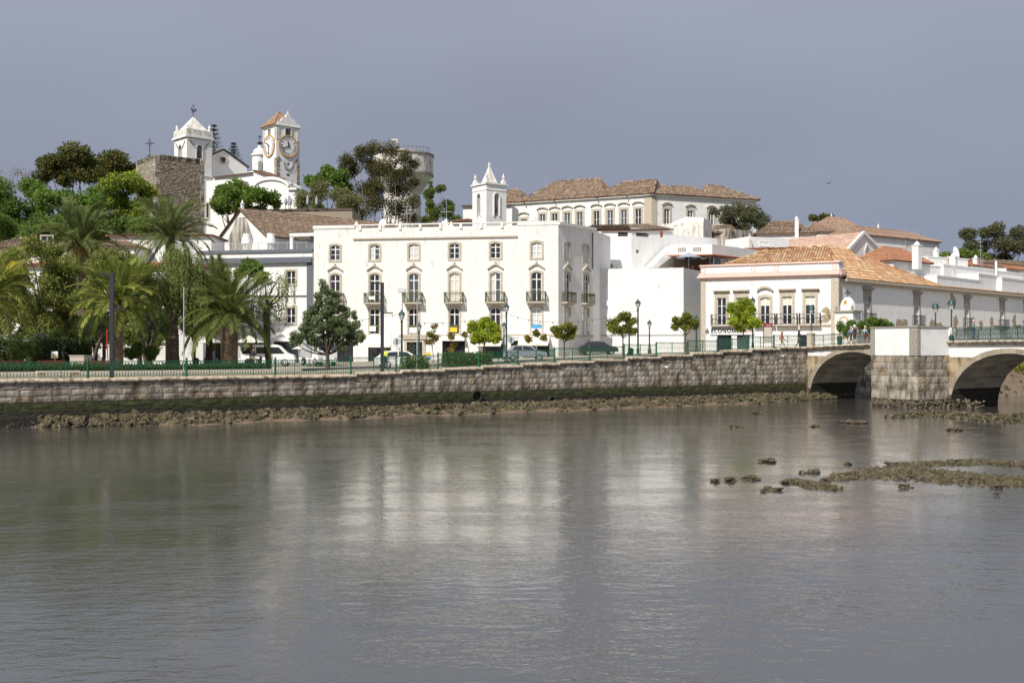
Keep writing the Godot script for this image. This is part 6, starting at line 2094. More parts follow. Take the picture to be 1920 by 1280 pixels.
	simple_house("foot_hill_house", "long white house with a low pale roof behind the palms", 205, 15.6, 395, 15.6, 442, 435, TAN, {"deep": 6.0, "base": 2.8})
	simple_house("foot_hill_house", "white house with an upper window behind the tallest palm", 70, 16.2, 250, 16.2, 462, 448, TAN, {"deep": 5.0, "base": 2.8, "wins": [[88, 462, 1.3, 1.2]]})
	simple_house("foot_hill_house", "white house with green panels glimpsed behind the park trees", 40, 18.0, 380, 17.6, 500, 488, RED, {"deep": 6.0, "base": 2.7, "wins": [[70, 640, 2.5, 3.0], [140, 640, 2.5, 3.0], [300, 640, 2.0, 2.5], [240, 590, 1.2, 1.8], [180, 590, 1.2, 1.8]]})
	simple_house("hip_roof_house", "small brown pyramid roof behind the apartment house parapet", 780, 13.5, 846, 13.5, 430, 412, BROWN, {"deep": 6.0})
	simple_house("hip_roof_house", "white house with a pale tiled eave just behind the apartment house", 845, 13.0, 905, 13.0, 417, 406, MIXED, {"deep": 6.0})
# ---------- plants ----------
func leaf(mb: MB, p: Vector3, dir: Vector3, up: Vector3, l: float, w: float, k: Color):
	# one folded leaf: four triangles' worth of blade, two faces
	var s := dir.cross(up).normalized() * (w * .5)
	var n := s.cross(dir).normalized()
	if n.y < 0: n = -n; s = -s
	mb.col = k
	var a := p; var b := p + dir * (l * .5) + s - n * (w * .12); var c := p + dir * l; var d := p + dir * (l * .5) - s - n * (w * .12)
	mb.tri(a, b, c); mb.tri(a, c, d)
func rnd_dir() -> Vector3:
	var z := R.randf_range(-1, 1); var a := R.randf() * TAU; var r := sqrt(1 - z * z)
	return Vector3(r * cos(a), z, r * sin(a))
func leaf_ball(clumps: Array, count: int, size: float, pal: Array, droop := 0.0) -> MB:
	# leaves spread through the outer part of overlapping clumps: [[centre, radius], ...]
	var mb := MB.new()
	var tot := 0.0
	for c in clumps: tot += pow(c[1], 2)
	for c in clumps:
		var n := int(count * pow(c[1], 2) / tot)
		var tone := R.randf_range(.82, 1.15)
		var sq := Vector3(1, R.randf_range(.72, .95), 1)
		for i in n:
			var d := rnd_dir()
			var p: Vector3 = c[0] + d * sq * c[1] * pow(R.randf(), .38) * R.randf_range(.85, 1.12)
			var out := (d + rnd_dir() * .9 + Vector3(0, .25 - droop, 0)).normalized()
			var side := (rnd_dir() + d * .6).normalized()
			leaf(mb, p, side, out, size * R.randf_range(.7, 1.35), size * R.randf_range(.45, .75), pal[R.randi() % pal.size()] * (tone * R.randf_range(.75, 1.25)))
	return mb
func limb(mb: MB, a: Vector3, b: Vector3, r0: float, r1: float, bend := .12, seg := 6):
	var pts := []; var rad := []
	var off := rnd_dir() * (b - a).length() * bend
	for i in 6:
		var t := i / 5.0
		pts.append(a.lerp(b, t) + off * sin(t * PI) + rnd_dir() * r0 * .25 * float(i > 0 and i < 5)); rad.append(lerpf(r0, r1, pow(t, .7)))
	mb.tube(pts, rad, seg)
func tree(called, label, base_px, s: float, ground: float, blobs: Array, o := {}):
	# blobs: [px, py, radius in px] of the clumps of the crown at scale s
	var base := W(base_px, s, ground)
	var t := thing(called, label, o.get("category", "tree"), Transform3D(Basis(), base), o.get("group", ""))
	var cl := []
	var tr := MB.new()
	var hub := Vector3.ZERO
	for b in blobs: hub += P(b[0], b[1], s) - base
	hub /= blobs.size()
	var fork := Vector3(hub.x * .35, maxf(hub.y * o.get("fork", .5), .4), 0)
	var tw: float = o.get("trunk", .22)
	limb(tr, Vector3(0, -.3, 0), fork, tw, tw * .72, .06, 8)
	for b in blobs:
		var r: float = b[2] / s
		var c: Vector3 = P(b[0], b[1], s) - base + Vector3(0, 0, R.randf_range(-1, 1) * o.get("deep", 1.2) * r)
		limb(tr, fork, c, tw * .5, tw * .1, .1, 5)
		var sub: int = o.get("sub", 5)
		for k in sub:
			var d := rnd_dir()
			d.y = d.y * .8
			var q := c + d * r * .6
			cl.append([q, r * R.randf_range(.5, .74) * o.get("puff", 1.0)])
			if o.get("twigs", 0):
				for j in o.twigs: limb(tr, c.lerp(q, .3), q + rnd_dir() * r * .4, tw * .13, tw * .03, .1, 4)
	part("trunk", tr, o.get("bark", M.bark), t)
	part("crown", leaf_ball(cl, int(o.get("leaves", 4000) * o.get("more", 1.7)), o.get("leaf", .26) * 1.3, brighter(o.pal, o.get("tone", 2.2)), o.get("droop", 0.0)), M.leaf, t)
	return t

const GREEN := [Color(.060, .115, .022), Color(.045, .090, .020), Color(.085, .135, .025), Color(.050, .080, .022)]
const LIME := [Color(.12, .17, .02), Color(.16, .19, .02), Color(.08, .13, .02), Color(.20, .20, .025)]
const DARK := [Color(.040, .055, .020), Color(.055, .065, .022), Color(.030, .045, .018), Color(.065, .075, .022), Color(.085, .075, .02)]
const OLIVE := [Color(.095, .11, .05), Color(.12, .13, .065), Color(.07, .085, .04)]
const PARK := [Color(.085, .115, .030), Color(.11, .135, .035), Color(.065, .095, .025), Color(.13, .14, .05)]
const EVERGREEN := [Color(.070, .115, .032), Color(.085, .130, .036), Color(.060, .098, .030)]
const DRY := [Color(.10, .080, .030), Color(.075, .070, .030), Color(.13, .10, .05), Color(.06, .06, .025)]
const MAUVE := [Color(.055, .075, .025), Color(.075, .085, .035), Color(.12, .11, .125), Color(.045, .06, .025), Color(.06, .08, .03)]
const ORANGE_TREE := [Color(.115, .165, .015), Color(.155, .205, .02), Color(.065, .11, .018), Color(.20, .235, .03)]
const PEPPER := [Color(.10, .125, .035), Color(.13, .15, .045), Color(.075, .10, .03), Color(.16, .17, .07)]

func brighter(p: Array, k := 1.5) -> Array: return p.map(func(c): return Color(c.r * k * 1.1, c.g * k, c.b * k * .9))
func build_hill_trees():
	tree("broadleaf_tree", "spreading dark olive evergreen tree on the castle hill skyline", 150, 11.5, 14, [[85, 315, 26], [70, 330, 16], [115, 318, 26], [150, 300, 30], [185, 305, 30], [215, 310, 28], [240, 318, 20], [130, 330, 22], [200, 330, 22], [165, 325, 24]], {"pal": DARK, "leaves": 9500, "leaf": .38, "trunk": .45, "fork": .35, "twigs": 1})
	tree("broadleaf_tree", "dense green hillside tree at the far end of the castle wall", 30, 13.3, 8, [[10, 365, 34], [45, 358, 28], [75, 365, 22], [25, 400, 36], [65, 400, 28], [-20, 390, 36], [40, 430, 30], [0, 435, 30]], {"pal": GREEN, "leaves": 9500, "leaf": .3, "trunk": .3})
	tree("broadleaf_tree", "green leafy tree in the dip between two hillside trees", 130, 13.6, 8, [[105, 380, 26], [140, 372, 24], [170, 368, 26], [195, 385, 24], [120, 410, 28], [160, 405, 30], [95, 425, 24], [200, 420, 24], [140, 440, 26]], {"pal": GREEN, "leaves": 9500, "leaf": .3, "trunk": .3})
	tree("broadleaf_tree", "bright yellow green tree growing against the castle tower", 235, 13.5, 8, [[225, 350, 26], [255, 345, 26], [272, 362, 18], [215, 375, 24], [245, 378, 28], [268, 395, 20], [230, 405, 24], [255, 425, 24], [215, 430, 24]], {"pal": LIME + GREEN, "leaves": 9500, "leaf": .28, "trunk": .28})
	for e in [[45, [[15, 425, 26], [50, 420, 26], [85, 425, 24], [30, 445, 24], [70, 448, 24]], "leafy green tree low on the castle hill above the brown roofed house"], [150, [[125, 420, 26], [160, 425, 26], [195, 428, 24], [140, 448, 24], [180, 450, 22]], "leafy green tree low on the castle hill behind the tallest palm"], [250, [[230, 425, 24], [262, 420, 24], [285, 430, 20], [245, 445, 22], [278, 448, 18]], "leafy green tree low on the castle hill at the tower foot"]]:
		tree("broadleaf_tree", e[2], e[0], 14.6, 6, e[1], {"pal": GREEN + EVERGREEN, "leaves": 6500, "leaf": .27, "trunk": .25})
	tree("bare_tree", "thin leafless brown tree on the hilltop beside the dark evergreen", 20, 10, 14, [[0, 325, 20], [30, 325, 20], [55, 335, 16], [15, 345, 22], [-15, 320, 18]], {"pal": DRY, "leaves": 700, "leaf": .2, "more": 1.0, "trunk": .2, "twigs": 6, "bark": M.bark_pale})
	tree("broadleaf_tree", "fresh green tree in front of the white church chapels", 440, 12.6, 8, [[420, 355, 22], [450, 348, 22], [480, 358, 22], [505, 368, 18], [405, 372, 14], [435, 372, 22], [465, 375, 22], [420, 392, 16], [512, 380, 12], [450, 392, 18], [480, 390, 16], [400, 385, 12]], {"pal": GREEN + [Color(.09, .15, .02)], "leaves": 9000, "leaf": .3, "trunk": .3, "fork": .6})
	tree("broadleaf_tree", "fresh green round tree beside the clock tower", 600, 10.4, 12, [[580, 340, 16], [610, 325, 18], [635, 330, 18], [600, 345, 20], [640, 350, 20]], {"pal": GREEN, "leaves": 4200, "leaf": .36, "trunk": .3})
	tree("olive_tree", "grey green olive tree beyond the terrace of folded parasols", 600, 11.2, 12, [[570, 372, 20], [600, 365, 22], [635, 368, 22], [660, 372, 18], [590, 385, 16], [650, 385, 20]], {"pal": OLIVE, "leaves": 5600, "leaf": .26, "trunk": .25})
	tree("bare_tree", "tall half-bare brown tree with a mesh of pale branches before the water tower", 712, 9.6, 10, [[650, 300, 18], [672, 285, 18], [700, 278, 18], [730, 280, 18], [755, 295, 18], [660, 320, 18], [640, 315, 10], [690, 305, 20], [722, 308, 22], [760, 322, 18], [680, 345, 22], [715, 350, 24], [750, 352, 22], [660, 375, 20], [700, 385, 24], [740, 385, 24], [775, 380, 16], [665, 400, 18], [765, 405, 16], [780, 345, 12], [775, 305, 12], [742, 335, 20], [705, 325, 20]], {"pal": DRY + DARK + OLIVE, "leaves": 11000, "leaf": .25, "trunk": .42, "fork": .2, "twigs": 4, "bark": M.bark_pale, "sub": 7, "more": 2.7, "tone": 1.45, "puff": 1.05})
	var cy := []
	for i in 9: cy.append([808 + R.randf_range(-1.5, 1.5), 342 + i * 8, 4 + i * .8])
	tree("cypress_tree", "narrow dark cypress beside the water tower", 808, 9.8, 12, cy, {"pal": EVERGREEN, "leaves": 2600, "leaf": .26, "trunk": .15, "sub": 3})
	tree("broadleaf_tree", "loose feathery tree behind the apartment roof aerials", 826, 10.2, 12, [[805, 360, 12], [825, 355, 10], [835, 385, 14], [815, 395, 14], [845, 400, 14], [800, 410, 12], [855, 415, 12]], {"pal": DARK + GREEN, "leaves": 2600, "leaf": .28, "trunk": .2, "twigs": 2})
	for e in [[400, 233, 296, 7.9, "tall Norfolk pine with flat tiers behind the church belfry"], [437, 267, 305, 7.7, "small Norfolk pine with flat tiers behind the nave gable"]]:
		var s: float = e[3]
		var t := thing("norfolk_pine", e[4], "tree", Transform3D(Basis(), W(e[0], s, H(e[2] + 30, s))))
		var h: float = (e[2] + 30 - e[1]) / s
		var tr := MB.new(); tr.tube([Vector3.ZERO, Vector3(0, h, 0)], [.25, .05], 6)
		part("trunk", tr, M.bark, t)
		var cr := MB.new()
		for k in 9:
			var y: float = h * (1.0 - .085 * k) - .3; var r: float = .5 + k * .34
			for a in 9:
				var d := Vector3(cos(a * .7 + k), .1, sin(a * .7 + k)).normalized()
				for j in 26:
					leaf(cr, Vector3(0, y, 0) + d * r * (j / 26.0) + rnd_dir() * .12, (d + rnd_dir() * .7).normalized(), Vector3.UP, .4, .16, EVERGREEN[R.randi() % 3] * R.randf_range(.8, 1.3))
		part("crown", cr, M.leaf, t)
	tree("flowering_tree", "dark tree speckled with mauve blossom in front of the palace end", 1392, 11.0, 8, [[1360, 400, 18], [1385, 392, 20], [1410, 395, 18], [1428, 408, 16], [1370, 415, 18], [1400, 415, 20], [1430, 425, 12], [1345, 395, 10], [1395, 432, 18]], {"pal": MAUVE, "tone": 1.7, "leaves": 6000, "leaf": .26, "trunk": .3})
	tree("broadleaf_tree", "low dark crown showing behind the rosy pyramid roofs", 1542, 9.0, 10, [[1525, 409, 8], [1545, 408, 9], [1562, 409, 8]], {"pal": DARK, "leaves": 1200, "leaf": .32})
	tree("flowering_tree", "large dark tree with mauve blossom beyond the white roof terraces", 1865, 11.2, 6, [[1822, 440, 16], [1850, 432, 16], [1880, 432, 18], [1910, 440, 18], [1815, 462, 14], [1845, 460, 20], [1880, 462, 22], [1912, 468, 20], [1860, 482, 18], [1940, 455, 20], [1895, 488, 18], [1820, 447, 9]], {"pal": MAUVE, "tone": 1.7, "leaves": 9500, "leaf": .26, "trunk": .35, "twigs": 1})
	tree("broadleaf_tree", "low green tree between the satellite dish and the dark blossoming tree", 1815, 11.6, 6, [[1790, 478, 12], [1812, 476, 14], [1835, 480, 14], [1775, 480, 10], [1800, 488, 12], [1850, 488, 14]], {"pal": GREEN + PARK, "leaves": 3000, "leaf": .26})

func frond_mesh(l: float, rise: float, fall: float, pal: Array, leaflets := 46, wide := .62) -> MB:
	var mb := MB.new()
	var pts := []
	for i in 13:
		var t := i / 12.0
		pts.append(Vector3(l * (t - .12 * t * t * fall), l * (rise * t - fall * t * t * .62), 0))
	mb.col = Color(.16, .15, .04)
	mb.tube(pts, [.05, .04, .035, .03, .028, .025, .022, .02, .018, .015, .012, .01, .006], 4, false)
	for i in leaflets:
		var t := .10 + .9 * i / leaflets
		var f := t * 12; var k := mini(int(f), 11)
		var p: Vector3 = pts[k].lerp(pts[k + 1], f - k)
		var d: Vector3 = (pts[k + 1] - pts[k]).normalized()
		var ln := wide * (.35 + .9 * sin(clampf(t * 1.12, 0, 1) * PI * .82)) * R.randf_range(.9, 1.1)
		for sd in [-1, 1]:
			var dir: Vector3 = (d * .75 + Vector3(0, 0, sd) * .8 + Vector3(0, .32 - .55 * t, 0) + rnd_dir() * .08).normalized()
			leaf(mb, p, dir, Vector3.UP, ln, .085, pal[R.randi() % pal.size()] * R.randf_range(1.55, 2.25))
	return mb
func palm(label, px, s: float, ground: float, py_hub, reach_px: float, trunk_r: float, pal: Array, count := 46, fruit := false):
	var base := W(px, s, ground)
	var hub: float = H(py_hub, s) - ground
	var t := thing("date_palm", label, "palm tree", Transform3D(Basis(), base))
	var tr := MB.new()
	tr.col = Color(.14, .105, .075)
	tr.tube([Vector3(0, -.3, 0), Vector3(0, hub * .5, 0), Vector3(0, hub, 0)], [trunk_r * 1.02, trunk_r * .92, trunk_r * 1.05], 14)
	# old leaf bases in a spiral
	var rows := int(hub / .16)
	for r in rows:
		for k in 13:
			var a := TAU * (k + .5 * (r % 2)) / 13.0
			var d := Vector3(cos(a), 0, sin(a)); var sd := Vector3(-sin(a), 0, cos(a))
			var y := r * .16; var w := trunk_r * .21
			var tip := d * (trunk_r + .07) + Vector3(0, y + .10, 0)
			tr.col = Color(.30, .24, .18) * R.randf_range(.6, 1.3)
			var lo := d * (trunk_r * .95) + Vector3(0, y - .05, 0); var lf := d * (trunk_r * .97) - sd * w + Vector3(0, y + .08, 0); var rt := d * (trunk_r * .97) + sd * w + Vector3(0, y + .08, 0)
			tr.tri(lo, tip, rt); tr.tri(lo, lf, tip); tr.tri(tip, lf, rt)
	part("trunk", tr, M.palm_bark, t)
	var l := reach_px / s * 1.12
	var kinds := []
	for q in [[.95, .85], [.75, 1.2], [.55, 1.25], [.85, 1.05]]: kinds.append(frond_mesh(l, q[0], q[1], pal, 52, l * .17).mesh())
	for i in count:
		var k := float(i) / count
		var a := i * 2.39996
		var pit: float = lerpf(1.12, -.12, pow(k, .85)) + R.randf_range(-.12, .12)
		var o := MeshInstance3D.new()
		o.name = "frond"; o.mesh = kinds[0 if k < .3 else (3 if k < .55 else (1 if k < .8 else 2))]; o.material_override = M.leaf
		o.transform = Transform3D(Basis(Vector3.UP, a) * Basis(Vector3(0, 0, 1), pit - .35) * Basis(Vector3.RIGHT, R.randf_range(-.4, .4)) * Basis.from_scale(Vector3.ONE * R.randf_range(.85, 1.08)), Vector3(cos(a) * .12, hub + .1 - k * .35, -sin(a) * .12))
		t.add_child(o, true)
	if fruit:
		for i in 7:
			var f := MB.new()
			var a := i * .9
			for j in 60:
				f.col = Color(.50, .18, .02) * R.randf_range(.7, 1.3)
				var p := Vector3(cos(a) * (.5 + R.randf() * .55), hub - .2 - R.randf() * .8, sin(a) * (.5 + R.randf() * .55)) + rnd_dir() * .18
				f.lathe(p, [[0, -.06], [.06, 0], [0, .06]], 5)
			part("date_cluster", f, M.palm_bark, t, "stuff")

func pepper_tree(label, px, s: float, ground: float, trunk_top, strands: Array, o := {}):
	# weeping tree: curtains of small leaves hanging from arching limbs; strands: [px, py_top, py_bottom, half width px]
	var base := W(px, s, ground)
	var t := thing("pepper_tree", label, "tree", Transform3D(Basis(), base))
	var tr := MB.new()
	var fork: Vector3 = P(trunk_top[0], trunk_top[1], s) - base
	limb(tr, Vector3(0, -.3, 0), fork, o.get("trunk", .42), .28, .08, 9)
	var cr := MB.new()
	for q in strands:
		var top: Vector3 = P(q[0], q[1], s) - base
		top.z = R.randf_range(-1.6, 1.6)
		limb(tr, fork, top, .13, .03, .14, 5)
		var n := int(q[3] * q[3] * .13 * o.get("dense", 1.0)) + 8
		for i in n:
			var c := top + Vector3(R.randf_range(-1, 1) * q[3] / s, R.randf_range(-.35, .45), R.randf_range(-1, 1) * q[3] / s * .9)
			var ln: float = (q[2] - q[1]) / s * R.randf_range(.35, 1.0)
			var sway := Vector3(R.randf_range(-.12, .12), 0, R.randf_range(-.12, .12))
			var k := int(ln / .09)
			var tone := R.randf_range(.75, 1.2)
			for j in k:
				var p := c + Vector3(0, -j * .09, 0) + sway * (j * .09) + rnd_dir() * .07
				leaf(cr, p, (Vector3(0, -1, 0) + rnd_dir() * .75).normalized(), rnd_dir(), R.randf_range(.14, .24), .075, PEPPER[R.randi() % 4] * (tone * R.randf_range(1.7, 2.4)))
	part("trunk", tr, M.bark, t)
	part("crown", cr, M.leaf, t)

func spiky(called, label, px, py, s: float, ground, r: float, heads: Array):
	var base := W(px, s, ground)
	var t := thing(called, label, "plant", Transform3D(Basis(), base))
	var tr := MB.new(); var cr := MB.new()
	for h in heads:
		var c: Vector3 = P(h[0], h[1], s) - base
		limb(tr, Vector3(0, -.2, 0), c, .22, .1, .1)
		for i in 150:
			var d := (rnd_dir() + Vector3(0, .35, 0)).normalized()
			leaf(cr, c, d, Vector3.UP, r * R.randf_range(.75, 1.1), .05, [Color(.07, .10, .055), Color(.10, .13, .08), Color(.05, .075, .04)][R.randi() % 3] * R.randf_range(.8, 1.2))
	part("trunk", tr, M.bark, t)
	part("crown", cr, M.leaf, t)

func build_park():
	var PG := [Color(.11, .14, .03), Color(.15, .17, .035), Color(.08, .11, .028), Color(.20, .20, .05)]
	palm("tallest date palm with orange fruit clusters rising above the park", 152, 20.5, 2.7, 462, 84, .42, [Color(.085, .11, .035), Color(.11, .125, .04), Color(.065, .085, .03)], 54, true)
	palm("date palm with a crown of upright fronds below the castle tower", 318, 18.5, 2.7, 448, 80, .42, [Color(.085, .11, .035), Color(.11, .13, .045), Color(.065, .09, .03)], 46)
	palm("stout date palm with a diamond scaled trunk beside the dark lamp post", 218, 26.0, 2.7, 572, 88, .46, PG, 48)
	palm("stout date palm with a broad trunk in front of the cafe awnings", 430, 25.0, 2.7, 595, 100, .62, [Color(.085, .115, .03), Color(.12, .14, .04), Color(.07, .095, .028)], 56)
	palm("date palm whose arching fronds spread over the lowest corner of the park", -22, 28.0, 2.7, 555, 92, .42, PG, 40)
	pepper_tree("weeping pepper tree with a thick forked trunk", 330, 25.0, 2.7, [325, 590], [[290, 500, 560, 18], [310, 478, 570, 20], [335, 468, 600, 22], [358, 480, 620, 22], [372, 510, 630, 18], [345, 520, 635, 20], [300, 530, 590, 16], [320, 500, 600, 20], [365, 560, 640, 14], [285, 520, 555, 12]], {"dense": 1.25})
	pepper_tree("weeping pepper tree shading the cafe door", 392, 24.2, 2.7, [395, 560], [[400, 488, 580, 18], [420, 500, 600, 16], [385, 540, 625, 18], [405, 560, 635, 16], [375, 570, 635, 14], [440, 540, 600, 12]], {"dense": 1.2, "trunk": .25})
	pepper_tree("thin leaning pepper tree beside the white van", 503, 24.0, 2.7, [500, 575], [[500, 520, 580, 14], [520, 515, 570, 14], [540, 530, 590, 10], [485, 560, 625, 10], [515, 570, 630, 8], [525, 530, 610, 8]], {"dense": .45, "trunk": .22})
	var q := {"pal": PARK, "leaves": 9000, "leaf": .17, "trunk": .2, "fork": .55}
	tree("broadleaf_tree", "light green park tree with a pale trunk near the kiosk", 82, 23.0, 2.7, [[20, 480, 30], [60, 470, 30], [95, 500, 30], [40, 520, 32], [80, 540, 34], [20, 560, 30], [110, 560, 28], [60, 590, 30], [15, 600, 28], [105, 610, 24]], q)
	tree("broadleaf_tree", "light green park tree behind the utility cabinet", 118, 22.5, 2.7, [[120, 500, 26], [110, 530, 28], [135, 560, 26], [100, 590, 24], [130, 610, 22], [85, 470, 22]], q)
	tree("broadleaf_tree", "bushy green park tree between the two rows of palms", 190, 21.5, 2.7, [[190, 495, 30], [225, 490, 30], [255, 500, 28], [175, 540, 30], [165, 600, 26], [240, 540, 28], [200, 600, 30], [150, 630, 20]], q)
	tree("broadleaf_tree", "shady green park tree behind the stout diamond trunk palm", 275, 22.5, 2.7, [[255, 560, 26], [285, 570, 26], [265, 600, 28], [295, 610, 24], [250, 630, 22], [285, 640, 24]], {"pal": EVERGREEN + PARK, "leaves": 7500, "leaf": .17, "trunk": .2})
	tree("broadleaf_tree", "glossy young tree behind the palm at the cafe", 470, 20.0, 2.7, [[465, 495, 16], [480, 505, 14], [490, 520, 12], [455, 505, 14]], {"pal": GREEN, "leaves": 2400, "leaf": .2, "trunk": .15})
	tree("flowering_shrub", "yellow green shrub crown at the edge of the park", 15, 24.0, 2.7, [[10, 500, 18], [30, 508, 12], [-8, 505, 16]], {"pal": [Color(.30, .26, .02), Color(.22, .22, .02), Color(.36, .30, .03)], "leaves": 2600, "leaf": .16, "trunk": .1})
	tree("leaning_tree", "bare leaning tree trunk beside the utility cabinet", 116, 26.0, 2.7, [[135, 625, 8], [108, 625, 8]], {"pal": EVERGREEN, "leaves": 250, "leaf": .16, "trunk": .2, "fork": .55})
	for e in [[20, 19.5, [[-10, 520, 36], [30, 530, 38], [10, 570, 38], [45, 590, 36], [-15, 610, 36], [30, 635, 34]], "dense green tree in the shady row behind the kiosk"], [150, 19.5, [[120, 525, 36], [165, 520, 36], [140, 565, 38], [100, 570, 34], [180, 570, 36], [130, 615, 36], [175, 620, 34], [95, 625, 32]], "dense green tree in the shady row behind the postcard rack"], [262, 19.3, [[235, 520, 34], [275, 515, 34], [255, 555, 36], [300, 560, 34], [225, 575, 34], [265, 600, 34], [305, 610, 32], [230, 625, 32]], "dense green tree in the shady row behind the palms"], [365, 19.2, [[345, 530, 28], [375, 545, 28], [350, 575, 28], [385, 585, 24], [360, 605, 24]], "dense green tree in the shady row behind the weeping pepper trees"]]:
		tree("broadleaf_tree", e[3], e[0], e[1], 2.7, e[2], {"pal": PARK + GREEN, "leaves": 8500, "leaf": .21, "trunk": .25, "fork": .35, "tone": 2.2})
	spiky("dragon_tree", "spiky grey green dragon tree behind the utility cabinet", 172, 600, 24.5, 2.7, 1.0, [[165, 620, 0], [180, 608, 0], [192, 622, 0], [150, 618, 0]])
	spiky("dragon_tree", "spiky dragon tree in the shade of the pepper tree", 280, 600, 24.0, 2.7, .95, [[262, 610, 0], [280, 602, 0], [295, 618, 0], [270, 628, 0]])
	tree("shrub", "round dark clipped shrub beside the kiosk", 40, 27.0, 2.7, [[30, 660, 13], [50, 658, 13], [40, 652, 12], [40, 668, 15]], {"pal": EVERGREEN, "leaves": 4000, "leaf": .1, "trunk": .05, "category": "shrub"})
	tree("shrub", "dark shady shrub below the spiky dragon tree", 255, 25.0, 2.7, [[245, 660, 14], [262, 655, 14], [285, 662, 14]], {"pal": EVERGREEN, "leaves": 3500, "leaf": .12, "trunk": .05, "category": "shrub"})
	# blue green juniper
	var jn := []
	for e in [[612, 545, 14], [600, 562, 18], [625, 560, 18], [585, 585, 20], [612, 582, 22], [642, 585, 18], [572, 610, 20], [600, 608, 24], [632, 610, 24], [660, 610, 20], [560, 632, 18], [590, 632, 24], [622, 635, 24], [655, 632, 24], [680, 630, 14], [605, 530, 8], [665, 590, 10], [548, 640, 10], [640, 650, 14]]: jn.append(e)
	tree("juniper_tree", "broad blue green juniper in front of the delivery truck", 612, 22.0, 2.75, jn, {"pal": [Color(.09, .13, .075), Color(.115, .155, .095), Color(.065, .095, .052), Color(.05, .07, .035)], "leaves": 15000, "leaf": .14, "trunk": .2, "fork": .3, "sub": 8, "twigs": 1, "tone": 2.2, "more": 1.5, "puff": .62, "deep": .8})
	# orange trees along the promenade
	for e in [[908, 21.5, [[893, 615, 15], [910, 609, 15], [926, 617, 13], [890, 632, 12], [908, 630, 17], [927, 633, 12]], "bushiest orange tree with a round lime green crown", 5200], [1058, 20.5, [[1045, 618, 10], [1060, 612, 11], [1073, 619, 9], [1050, 629, 10], [1068, 630, 10]], "small dark crowned orange tree beside the apartment house corner", 2200], [1168, 20.8, [[1152, 606, 12], [1170, 597, 12], [1186, 605, 10], [1150, 617, 10], [1168, 615, 13], [1186, 618, 9]], "loose crowned orange tree before the blind white wall beside a tall lamp", 2500], [1285, 20.2, [[1272, 600, 9], [1288, 595, 10], [1300, 602, 9], [1270, 612, 8], [1288, 610, 11], [1302, 610, 7]], "loose crowned orange tree at the end of the blind white wall", 2000], [1394, 20.0, [[1380, 580, 14], [1398, 570, 14], [1412, 583, 13], [1376, 600, 12], [1395, 598, 18], [1415, 602, 12], [1385, 612, 10], [1405, 613, 10]], "tall orange tree with lime green crown before the pink corniced house", 5600]]:
		var base := W(e[0], e[1])
		var t = tree("orange_tree", e[3], e[0], e[1], ground_y(base), e[2], {"pal": ORANGE_TREE if e[4] > 3000 else [Color(.085, .105, .02), Color(.12, .125, .025), Color(.055, .08, .02)], "leaves": e[4], "leaf": .15, "trunk": .08, "fork": .62, "sub": 5, "tone": 2.4, "group": "orange trees along the promenade"})
		var fr := MB.new()
		for k in 7:
			var b: Array = e[2][R.randi() % e[2].size()]
			fr.col = Color(.6, .2, .02)
			fr.lathe(P(b[0], b[1], e[1]) - t.position + rnd_dir() * b[2] / e[1] * .95, [[0, -.045], [.04, -.02], [.04, .02], [0, .045]], 6)
		part("fruit", fr, M.palm_bark, t, "stuff")
	for e in [[810, 22.0, [[808, 625, 8], [815, 612, 6], [806, 640, 8], [816, 632, 7]], "slender young tree with sparse reddish leaves", 380], [848, 22.0, [[846, 630, 6], [850, 645, 7], [845, 655, 6]], "slender young tree with sparse green leaves", 420], [1006, 21.5, [[992, 634, 7], [1006, 625, 8], [1020, 634, 6]], "umbrella shaped young tree before the corner awning", 420], [878, 21.5, [[872, 628, 6], [886, 640, 6]], "thin sapling beside the bushiest orange tree", 180]]:
		tree("young_tree", e[3], e[0], e[1], ground_y(W(e[0], e[1])), e[2], {"pal": [Color(.10, .12, .03), Color(.07, .09, .02), Color(.14, .08, .04)], "leaves": e[4], "leaf": .15, "trunk": .05, "fork": .6, "bark": M.bark_pale, "twigs": 1})
	# hedges and beds behind the railings
	var hedge := func(called, label, t0, t1, d, h, w, pal, count, cat):
		var a: Vector3 = quay.o + quay.u * t0 - quay.n * d
		var o := thing(called, label, cat, Transform3D(Basis(quay.u, Vector3.UP, quay.n), Vector3(a.x, ground_y(a), a.z)))
		var m := MB.new()
		for i in count:
			var p := Vector3(R.randf() * (t1 - t0), pow(R.randf(), .6) * h * (1.0 + .12 * sin(i * .37)), R.randf_range(-.5, .5) * w)
			leaf(m, p, rnd_dir(), (rnd_dir() + Vector3(0, .8, .6)).normalized(), R.randf_range(.1, .18), .09, pal[R.randi() % pal.size()] * R.randf_range(.7, 1.3))
		part("foliage", m, M.leaf, o)
		var c := MB.new(); c.box(0.1, t1 - t0 - .1, 0, h * .6, -w * .3, w * .3)
		part("stems", c, M.soil, o)
	hedge.call("hedge", "low dark clipped hedge along the park path", qt(-20), qt(250), 5.2, .75, 1.0, EVERGREEN, 7000, "hedge")
	hedge.call("hedge", "low dark hedge beside the pepper tree trunk", qt(255), qt(545), 5.2, .7, 1.0, EVERGREEN, 7500, "hedge")
	hedge.call("shrubbery", "thick evergreen shrubbery behind the kiosk and the benches", qt(-60), qt(130), 20.0, 2.6, 2.5, EVERGREEN, 12000, "shrubbery")
	hedge.call("shrubbery", "thick evergreen shrubbery behind the dragon trees and palm trunks", qt(135), qt(270), 17.0, 2.4, 2.5, EVERGREEN, 11000, "shrubbery")
	hedge.call("flower_bed", "green bed of leafy shrubs with red flowers beside the ramp railing", qt(788), qt(835), 2.6, .95, 1.0, [Color(.14, .18, .03), Color(.09, .13, .03), Color(.3, .28, .03)], 1500, "flower bed")
